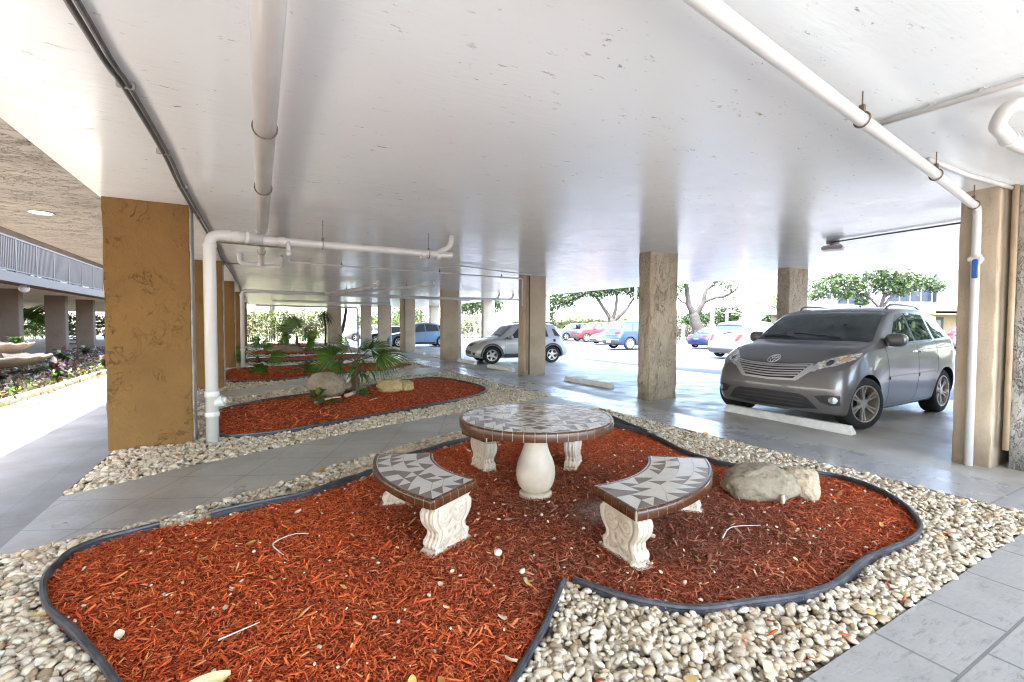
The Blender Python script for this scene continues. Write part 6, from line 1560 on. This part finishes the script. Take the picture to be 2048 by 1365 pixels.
tt = thing('globe_light', 'small white globe light under the railing of the opposite wing', 'light', (-7.9, 24.5, 2.98)); V, Fc = ico(3)
MB().add([(-7.9+p[0]*.16, 24.5+p[1]*.16, 2.94+p[2]*.16) for p in V], [tuple(f) for f in Fc]).build('globe', MAT['pipe'], tt, True); MB().lathe([(.09, 3.02), (.09, 3.09)], (-7.9, 24.5, 0), 16).build('base', MAT['fixture'], tt)
tt = thing('metal_rack', 'dark metal shelf rack standing between two brown pillars of the opposite wing', 'rack', (-12.4, 47.5, 0)); mb = MB()
for x in (-13.3, -12.4, -11.5):
    for y in (47.2, 48.0): mb.box((x, y, .68), (.08, .08, 1.45))
for z in (.05, .35, .75, 1.38): mb.box((-12.4, 47.2, z), (1.8, .07, .07)); mb.box((-12.4, 48.0, z), (1.8, .07, .07))
r = random.Random(3)
for k in range(12): mb.tube([(-13.2+r.random()*1.6, 47.2+r.random()*.8, .15+r.random()*1.0), (-13.2+r.random()*1.6, 47.2+r.random()*.8, .15+r.random()*1.0)], .035, 6)
mb.build('rack_frame', MAT['ironfence'], tt)

# ------------------------------------------------------------------ hedges, trees, fences
def hedge(name, label, p, q, h, w, n, size, mat, seed, z0=0.0, stems=14, group=None, shell=.7):
    p, q = np.array(p), np.array(q); L = np.linalg.norm(q-p); r = np.random.RandomState(seed); m = int(L/.5)
    t = thing(name, label, 'hedge', (float(p[0]+q[0])/2, float(p[1]+q[1])/2, z0), 0, group); C_, Rr = [], []
    for i in range(m):
        u = (i+.5)/m; c = p+(q-p)*u
        for z in np.arange(z0+h*.34, h+z0-.15, .45): C_.append((c[0]+r.randn()*.12, c[1]+r.randn()*.12, z+r.randn()*.08)); Rr.append((.42, w/2, .40*r.uniform(.8, 1.25)))
    crown(C_, Rr, n, size, seed, mat, t, 'foliage', shell); mb = MB()
    for i in range(stems):
        u = r.rand(); c = p+(q-p)*u; x = r.randn(4)*.15; mb.tube([(c[0], c[1], z0-.1), (c[0]+x[0], c[1]+x[1], z0+h*.4), (c[0]+x[2], c[1]+x[3], z0+h*.85)], [.035, .028, .012], 5)
    mb.build('stems', MAT['bark'], t, True); return t
hedge('hedge', 'tall yellow green hedge closing the far end of the covered garden', (-3.2, 49.5), (6.2, 45.0), 3.2, 1.3, 11000, .085, MAT['hedge'], 3, -.3, 40)
hedge('hedge', 'bright hedge seen between the pillars of the opposite wing', (-27, 69), (-10, 61), 3.4, 1.5, 9000, .12, MAT['hedge'], 5, -.6, 20)
hedge('hedge', 'clipped hedge behind the red truck and grey pickup', (27.2, 48.5), (40.0, 42.0), 2.75, 1.3, 10000, .10, MAT['hedge'], 7, -.05, 30)
hedge('hedge', 'dark thin hedge growing behind the iron fence', (41.5, 38.5), (57, 29.0), 2.1, 1.0, 9000, .10, MAT['hedgedark'], 9, -.05, 60)
hedge('hedge', 'sparse hedge right of the far pillars beyond the pale blue car', (11, 58), (24, 52), 2.3, 1.2, 7000, .11, MAT['hedge'], 11, -.1, 30)
t = thing('iron_fence', 'dark iron picket fence with white posts along the back of the car park', 'fence', (46, 34, 0)); A_, B_ = np.array((40.9, 37.3)), np.array((57, 28)); n = 11
for i in range(n+1):
    p = A_+(B_-A_)*i/n; MB().box((p[0], p[1], .85), (.32, .32, 1.8), R(-30), bev=.02).build('post', MAT['whitebuilding'], t)
    if i < n:
        mb = MB(); q = A_+(B_-A_)*(i+1)/n
        for z in (.25, 1.45): mb.tube([(p[0], p[1], z), (q[0], q[1], z)], .025, 5)
        for k in range(1, 13): c = p+(q-p)*k/13; mb.tube([(c[0], c[1], .1), (c[0], c[1], 1.6)], .014, 4)
        mb.build('fence_panel', MAT['ironfence'], t)
t = thing('iron_fence', 'dark iron picket fence seen far off between the smooth tan pillars', 'fence', (16, 53, 0)); A_, B_ = np.array((9., 56.5)), np.array((25, 49.5)); n = 7
for i in range(n+1):
    p = A_+(B_-A_)*i/n; MB().box((p[0], p[1], .85), (.32, .32, 1.8), R(-25), bev=.02).build('post', MAT['whitebuilding'], t)
    if i < n:
        mb = MB(); q = A_+(B_-A_)*(i+1)/n
        for z in (.25, 1.45): mb.tube([(p[0], p[1], z), (q[0], q[1], z)], .025, 5)
        for k in range(1, 16): c = p+(q-p)*k/16; mb.tube([(c[0], c[1], .1), (c[0], c[1], 1.6)], .014, 4)
        mb.build('fence_panel', MAT['ironfence'], t)
def tree(label, base, limbs, clumps, n, size, seed, leafm='treeleaf', barkm='bark', twigs=3, shell=.5, group=None, cat='tree'):
    """limbs: [(points, r0, r1)]; clumps: [(centre, radius)]"""
    t = thing('tree', label, cat, base, 0, group); mb = MB(); r = random.Random(seed)
    ends = []
    for pts, r0, r1 in limbs:
        P = smooth_path(pts, .25); k = len(P); P = [p+np.array((r.gauss(0, .02), r.gauss(0, .02), 0)) for p in P]; mb.tube(P, [r0+(r1-r0)*i/max(1, k-1) for i in range(k)], 9); ends += [P[-1], P[int(k*.7)]]
    for c, rad in clumps:
        e = min(ends, key=lambda q: np.linalg.norm(q-np.array(c)))
        for _ in range(twigs):
            g = np.array(c)+np.array([r.gauss(0, .5), r.gauss(0, .5), r.gauss(0, .3)])*(rad if not hasattr(rad, '__len__') else rad[0])
            mid = (e+g)/2+np.array((r.gauss(0, .15), r.gauss(0, .15), r.uniform(-.2, .2))); mb.tube(smooth_path([e, mid, g], .4), .03, 5)
    mb.build('trunk', MAT[barkm], t, True)
    if n: crown([c for c, _ in clumps], [(q if hasattr(q, '__len__') else (q, q, q*.7)) for _, q in clumps], n, size, seed, MAT[leafm], t, 'crown', shell)
    return t
tree('spreading shade tree with a forked leaning trunk behind the red truck', (32.8, 37.6, -.05), [([(32.8, 37.6, -.1), (32.7, 37.4, 1.2), (32.5, 37.2, 2.3)], .34, .28), ([(32.6, 37.3, 2.0), (31.7, 37.8, 3.6), (30.6, 38.3, 5.2)], .24, .12), ([(32.55, 37.25, 2.1), (32.9, 37.0, 4.2), (32.7, 37.2, 6.4)], .22, .1), ([(32.6, 37.2, 2.1), (33.6, 36.6, 3.1), (34.6, 36.0, 4.8)], .2, .1)],
     [((28.6, 40.2, 4.6), 1.5), ((30.2, 38.6, 5.4), 1.3), ((31.3, 38.0, 5.0), 1.0), ((32.4, 37.2, 5.6), 1.3), ((33.6, 36.7, 5.9), 1.4), ((34.8, 36.0, 5.2), 1.1), ((27.0, 41.5, 4.0), 1.6), ((29.5, 39.5, 6.6), 1.6), ((32, 37.5, 7.2), 1.8), ((35.2, 35.6, 6.8), 1.5), ((27.0, 41.8, 2.6), .9)], 15000, .12, 21)
t_ = tree('tree with a twisted fluted trunk and a sparse crown beyond the car park', (31.55, 25.95, -.05), [([(31.6, 25.9, -.15), (31.75, 25.75, .9), (31.6, 25.9, 1.8), (31.5, 26.05, 2.6)], .52, .36), ([(31.5, 26.05, 2.4), (31.15, 26.3, 3.6), (30.95, 26.45, 5.4)], .28, .16), ([(31.6, 25.95, 2.4), (32.1, 25.6, 3.6), (32.4, 25.55, 4.6), (33.0, 25.2, 5.0)], .26, .10), ([(32.05, 25.65, 3.5), (32.8, 25.2, 3.9), (33.7, 24.7, 4.1), (34.5, 24.3, 4.7), (34.7, 24.2, 5.4)], .15, .05), ([(31.2, 26.3, 3.4), (30.7, 26.6, 3.6), (30.3, 26.8, 4.0)], .10, .04)] +
     [([(31.6+.45*math.cos(a), 25.9+.45*math.sin(a), -.1), (31.65+.30*math.cos(a+.5), 25.85+.30*math.sin(a+.5), .9), (31.6+.24*math.cos(a+1.1), 25.9+.24*math.sin(a+1.1), 2.0)], .15, .10) for a in np.linspace(0, 5.6, 7)],
     [((30.5, 26.7, 4.9), .7), ((30.2, 26.9, 4.1), .5), ((30.9, 26.5, 5.6), .8), ((33.9, 24.6, 5.0), .8), ((33.0, 25.2, 5.4), .6)], 900, .11, 22, 'treelight', 'barkdark', 5)
tw = [([(45.4, 29.8, -.1), (45.3, 29.9, 1.4)], .2, .16)]; r = random.Random(9)
for i in range(26):
    a = r.uniform(-1, 1); h = r.uniform(3.2, 6.2); x = a*r.uniform(1, 3.6); d = np.array((.876, -.482)); b = np.array((45.35, 29.85))
    e = b+d*x+np.array((r.gauss(0, .6), r.gauss(0, .6))); m = b+d*x*.45
    tw.append(([(b[0], b[1], 1.1+r.random()*.5), (m[0], m[1], 1.4+h*.35), (e[0], e[1], h)], .09, .025))
    for _ in range(5):
        g = e+d*r.gauss(0, .7); u = r.uniform(.5, .95); s_ = m+(e-m)*u; tw.append(([(s_[0], s_[1], 1.4+h*.35+(h-1.4-h*.35)*u), ((s_[0]+g[0])/2, (s_[1]+g[1])/2, h*.9), (g[0], g[1], h+r.uniform(-.2, 1.2))], .028, .012))
tree('bare grey twiggy tree behind the iron fence beside the minivan windshield', (45.4, 29.8, -.05), tw, [((47.8, 28.4, 4.2), 1.3), ((43.0, 31.2, 4.6), .8)], 900, .09, 23, 'hedge', 'drytwig', 2)
t4 = [((32.6, 16.6, 4.2), (.9, .9, .6)), ((33.6, 16.0, 4.7), (.9, .9, .55)), ((34.4, 15.5, 4.2), (.8, .8, .6)), ((33.7, 16.0, 3.7), (.7, .7, .4)), ((35.4, 14.9, 5.0), (1.0, 1.0, .6)), ((36.3, 14.4, 4.8), (.9, .9, .6)), ((37.2, 13.9, 4.6), (.9, .9, .55)), ((38.2, 13.4, 4.5), (.8, .8, .5)), ((35.8, 14.7, 4.2), (.8, .8, .5)), ((36.9, 14.1, 4.1), (.9, .9, .45)), ((38.9, 13.0, 4.2), (.6, .6, .35)), ((32.3, 16.9, 3.6), (.6, .6, .3)), ((34.6, 15.3, 3.3), (.5, .5, .4))]
tree('broad airy green tree rising behind the minivan roof before the white building', (35.9, 14.6, -.05), [([(35.9, 14.6, -.1), (35.8, 14.7, 1.6), (35.75, 14.75, 2.9), (36.0, 14.6, 3.8)], .17, .10), ([(35.8, 14.7, 2.6), (36.1, 14.5, 3.4), (36.9, 14.1, 4.2)], .09, .05), ([(35.75, 14.75, 2.7), (34.9, 15.2, 3.6), (33.6, 16.0, 4.3)], .09, .04), ([(36.0, 14.6, 3.6), (37.4, 13.9, 4.3), (38.6, 13.2, 4.3)], .07, .03)], t4, 5200, .10, 24, 'treelight', 'bark', 3, .35)
for i, (x, y, rr, hh, l) in enumerate(((53, 39, 2.0, 2.9, 'dark green round tree behind the pale roofs left of the bare tree'), (50.5, 41.5, 1.7, 2.3, 'dark green lower tree beside the twisted trunk, beyond the fence'), (58, 36, 2.2, 2.6, 'green tree behind the bare twiggy tree'), (48, 45, 2, 2.4, 'green tree behind the lone tan pillar'))):
    tree(l, (x, y, -.05), [([(x, y, -.1), (x, y, hh)], .2, .12)], [((x+math.cos(k*1.3)*rr*.5, y+math.sin(k*1.3)*rr*.5, hh+rr*.25*math.sin(k*2.1)), rr*.7) for k in range(7)], 4200, .13, 30+i, 'treeleaf', 'barkdark', 1)
for i, (x, y, rr, hh, l) in enumerate(((17.2, 60, 2.2, 2.6, 'round green tree between the smooth tan pillars in the distance'), (23, 56, 2.2, 4.2, 'taller green tree right of the distant tan outer pillar'), (26, 54, 2.0, 4.6, 'leafy tree top above the silver hatchback roof'), (13.2, 62, 1.8, 1.6, 'low bushy tree beyond the pale blue car'))):
    tree(l, (x, y, -.05), [([(x, y, -.1), (x, y, hh)], .2, .12)], [((x+math.cos(k*1.3)*rr*.6, y+math.sin(k*1.3)*rr*.6, hh+rr*.35*math.sin(k*2.1)), rr*.6) for k in range(8)], 3600, .13, 40+i, 'treelight', 'bark', 1, .4)
tree('pinkish forked tree trunk beyond the far end of the covered garden', (6.1, 42.6, -.2), [([(6.15, 42.5, -.3), (6.1, 42.5, 1.0), (5.7, 42.8, 3.0), (5.4, 43, 5)], .22, .14), ([(6.15, 42.5, .6), (6.5, 42.3, 1.8), (6.7, 42.2, 4.0)], .16, .1)], [((5.4, 43, 6), 1.6), ((6.8, 42.2, 5.2), 1.4)], 3000, .12, 50, 'treeleaf', 'bark', 3)
tree('thick spreading trunk above the hedge beyond the opposite wing', (-28.5, 84, -.3), [([(-28.5, 84, -.5), (-28.3, 84, 2.5)], .7, .6), ([(-28.3, 84, 2.3), (-28.9, 84.4, 4.5), (-29.6, 84.6, 7)], .45, .25), ([(-28.3, 84, 2.3), (-27.0, 83.4, 4.2), (-26.4, 83.2, 7)], .4, .2), ([(-28.2, 84, 2.2), (-25.9, 82.8, 3.6), (-23.0, 81.2, 5.0)], .36, .16)], [((-28, 84, 8), 3), ((-24, 82, 7), 2.5)], 4000, .2, 51, 'treeleaf', 'barkdark', 2)
tree('tree trunk rising behind the far hedge', (1.2, 56, -.3), [([(1.2, 56, -.4), (1.2, 56, 6)], .3, .25)], [((1.2, 56, 7), 2)], 2000, .15, 52, 'treeleaf', 'bark', 2)
for i, (x, y, h, w_, l) in enumerate(((32.3, 33.6, 8, .12, 'pale lamp post left of the lone tan pillar'), (38.9, 30.0, 3.7, .20, 'thick white post behind the white crossover'), (45.5, 33.2, 3.3, .16, 'slim white post farther back by the dark green tree'))):
    t = thing('post', l, 'post', (x, y, 0)); MB().tube([(x, y, -.1), (x, y, h)], w_, 12).build('shaft', MAT['whitebuilding'], t, True, auto=40); MB().box((x, y, .05), (w_*3, w_*3, .25), bev=.02).build('base', MAT['kerb'], t)
# ------------------------------------------------------------------ houses and the white building
def house(label, c, rz, L, W, h, rise, wall, roof, over=.5):
    t = thing('house', label, 'house', c, rz); MB().box((0, 0, h/2-.1), (L, W, h+.2)).build('wall', wall, t, world=False)
    a, b = L/2+over, W/2+over; mb = MB().add([(-a, -b, h-.1), (a, -b, h-.1), (a, b, h-.1), (-a, b, h-.1), (-a, 0, h+rise), (a, 0, h+rise), (-a, -b, h-.25), (a, -b, h-.25), (a, b, h-.25), (-a, b, h-.25)], [(0, 1, 5, 4), (2, 3, 4, 5), (3, 0, 4), (1, 2, 5), (0, 6, 7, 1), (2, 8, 9, 3), (1, 7, 8, 2), (3, 9, 6, 0), (9, 8, 7, 6)])
    mb.build('roof', roof, t, world=False)
    for x in (-L*.28, L*.1): MB().box((x, -W/2-.02, h*.55), (L*.16, .06, h*.4)).build('window', MAT['winglass'], t, world=False)
    return t
house('peach house with a pale gabled roof behind the clipped hedge', (44.2, 56.0, 0), R(62), 9, 6.5, 2.5, 1.1, MAT['wallpeach'], MAT['roofpale'])
house('low house with a wide white roof left of the peach house', (38.8, 60.5, 0), R(-28), 9, 8, 2.3, 1.0, MAT['whitebuilding'], MAT['roofpale'])
house('white roofed house behind the twisted trunk', (60.0, 53.5, -.6), R(-28), 8, 8, 1.5, 1.2, MAT['whitebuilding'], MAT['roofpale'])
house('long white roofed house right of the white post', (68.5, 48.0, -.6), R(-28), 15, 8, 1.6, 1.2, MAT['whitebuilding'], MAT['roofpale'])
house('pale house far off between the smooth tan pillars', (22, 72, -.3), R(-15), 14, 8, 2.0, 1.4, MAT['whitebuilding'], MAT['roofpale'])
Bc = Vector((0, 0, 0))+Vector((math.sin(R(28.82)), math.cos(R(28.82)), 0))*45
t = thing('white_building', 'white modern two storey building with tinted window bands behind the broad green tree', 'building', (Bc.x, Bc.y, 0), R(-28.82))
def bb(name, u0, u1, z0, z1, y0, y1, mat, parent=None): return MB().box(((u0+u1)/2, (y0+y1)/2, (z0+z1)/2), (u1-u0, y1-y0, z1-z0)).build(name, mat, parent or t, world=False)
bb('wall', 29.5, 41.6, 2.9, 7.0, .1, 9, MAT['whitebuilding']); bb('wall', 41.6, 58, 3.15, 12, -1.0, 9, MAT['whitebuilding']); bb('lower_wall', 30.5, 58, -.2, 2.9, 2.2, 9, MAT['wallpeach']); bb('upper_wall', 36.0, 41.6, 7.0, 12, 1.2, 9, MAT['whitebuilding'])
bb('soffit_beam', 29.5, 41.6, 2.6, 2.9, .4, 3, MAT['whitebuilding']); bb('column', 40.9, 41.7, -.2, 2.6, .2, 1.0, MAT['wallpeach']); bb('column', 30.4, 31.0, -.2, 2.6, .2, 1.0, MAT['whitebuilding'])
def win(u0, u1, z0, z1, y, n):
    f = bb('window', u0, u1, z0, z1, y-.05, y+.3, MAT['whitebuilding']); w_ = (u1-u0)/n
    for i in range(n): bb('pane', u0+i*w_+.06, u0+(i+1)*w_-.06, z0+.05, z1-.05, y-.08, y-.04, MAT['winglass'], f)
win(31.8, 35.1, 3.8, 5.05, .1, 3); win(30.9, 31.3, 4.2, 4.8, .1, 1); win(36.9, 41.1, 4.05, 5.6, .1, 4); win(43.1, 45.2, 4.1, 5.35, -1.0, 1); win(43.2, 44.6, 6.8, 7.5, -1.0, 2); win(47, 51, 4.1, 5.4, -1, 3)
bb('side_panel', 41.25, 41.5, 4.05, 6.6, -.02, .12, MAT['winglass'])
d_ = bb('garage_door', 42.4, 44.0, -.1, 1.1+1.2, 2.1, 2.2, MAT['greypaint']); bb('door_frame', 42.1, 44.3, -.1, 2.6, 2.12, 2.19, MAT['trim'])
tree('overhanging leafy branch at the top of the white building', (53.0, 13.0, 0), [([(53, 13, -.1), (53.4, 13.2, 5), (54, 13.6, 8.0)], .2, .12)], [((53.2, 14.6, 7.9), (1.2, 1.2, .4)), ((53.6, 13.4, 7.5), (.9, .9, .5)), ((54.8, 12.4, 8.2), (1.5, 1.5, .6))], 1600, .12, 61, 'treelight', 'bark', 2)
# lot kerb, grass verge with painted line
P = [(29.5, 19.5), (29.3, 25), (28.6, 33), (26.5, 42), (22, 48)]
sheet('verge', [(30.2, 17.5), (33.5, 17.5), (33.0, 33.0), (30.0, 33.0), (29.8, 25)], -.2, .03, MAT['lawn'])
mb = MB(); Q = smooth_path([(30.1, 17.4), (29.8, 20), (29.7, 25), (29.9, 33.1)], .5); mb.grid([[(p[0]+dx, p[1], z) for dx, z in ((-.09, -.1), (-.09, .07), (-.07, .09), (.07, .09), (.09, .07), (.09, -.1))] for p in Q])
tag(mb.build('lot_kerb', MAT['kerb'], smooth=True, auto=40), 'pale kerb of the grass island under the twisted tree', 'kerb', None, 'thing')
# ------------------------------------------------------------------ wheel stops
def wheel_stop(x, y, L, rz, label):
    t = thing('wheel_stop', label, 'wheel stop', (x, y, 0), rz, 'white concrete wheel stops in the parking bays')
    mb = MB(); rows = []; n = 16
    for i in range(n+1):
        u = -L/2+L*i/n; e = min(1, min(i, n-i)/1.0); jx = .003*math.sin(i*2.3+x*9); pr = [(-.075, 0), (-.072, .035), (-.055, .115), (-.042, .128), (.042, .128), (.055, .115), (.072, .035), (.075, 0)]
        k = 0.0 if 0 < i < n else .03
        rows.append([(px*(1-k*4*(z > .03))+jx, u+(k if i == 0 else -k)*(z > .05)*1.2, z-.002*(i % 3 == 0)) for px, z in pr])
    mb.grid(rows); mb.add(rows[0], [tuple(reversed(range(8)))]); mb.add(rows[-1], [tuple(range(8))])
    mb.build('stop_bar', MAT['wheelstop'], t, True, world=False, auto=35); return t
wheel_stop(7.70, 4.53, 2.15, R(-2), 'white wheel stop under the minivan bumper')
wheel_stop(7.84, 9.95, 1.95, R(2), 'empty white wheel stop left of the lone tan pillar')
wheel_stop(7.62, 14.7, 1.9, R(1), 'white wheel stop half hidden by the chased tan pillar')
wheel_stop(7.66, 17.9, 1.9, R(-1), 'white wheel stop under the nose of the silver hatchback')
wheel_stop(7.75, 21.9, 1.9, 0, 'white wheel stop just left of the smooth tan pillar by the hatchback')
wheel_stop(7.8, 24.9, 1.9, 0, 'white wheel stop right of the corner piped far pillar')
wheel_stop(7.9, 29.9, 1.9, 0, 'white wheel stop under the pale blue car')
wheel_stop(7.72, -.1, 1.95, 0, 'white wheel stop near the dark maroon car')

# unseen trees mirrored in the minivan; last two and hedge added to darken reflections
for (x, y, l, sd_) in ((26.5, -2.2, 'leafy tree beside the car park, first beyond the right edge of the view', 71), (31.0, -6.0, 'leafy tree beside the car park, second beyond the right edge of the view', 72), (22.5, -6.5, 'leafy tree beside the car park, third beyond the right edge of the view', 73), (36.0, -1.8, 'leafy tree added unseen to darken the minivan reflections, fourth beyond the right edge of the view', 74), (41, -8, 'leafy tree added unseen to darken the minivan reflections, farthest beyond the right edge of the view', 75)):
    tree(l, (x, y, -.05), [([(x, y, -.1), (x+.2, y, 2.2)], .28, .2), ([(x+.2, y, 2.0), (x-1, y+.6, 3.6)], .15, .08), ([(x+.2, y, 2.0), (x+1.6, y-.6, 3.8)], .15, .08)], [((x-1, y+.6, 3.2), 1.4), ((x+1.6, y-.6, 3.6), 1.5), ((x+.3, y, 5.0), 1.8), ((x-2.4, y+1.2, 3.6), 1.2), ((x+3, y-1, 3.4), 1.3), ((x-1.6, y+.9, 4.9), 1.5), ((x+2.2, y-.8, 5.0), 1.5), ((x, y, 6.6), 1.7), ((x-.6, y, 3.9), 1.7)], 10000, .14, sd_, 'treeleaf', 'barkdark', 2)
hedge('hedge', 'clipped hedge added out of view to the right to darken the minivan reflections', (20, -12), (44, -4), 2.2, 1.4, 9000, .16, MAT['hedge'], 15, -.05, 10)
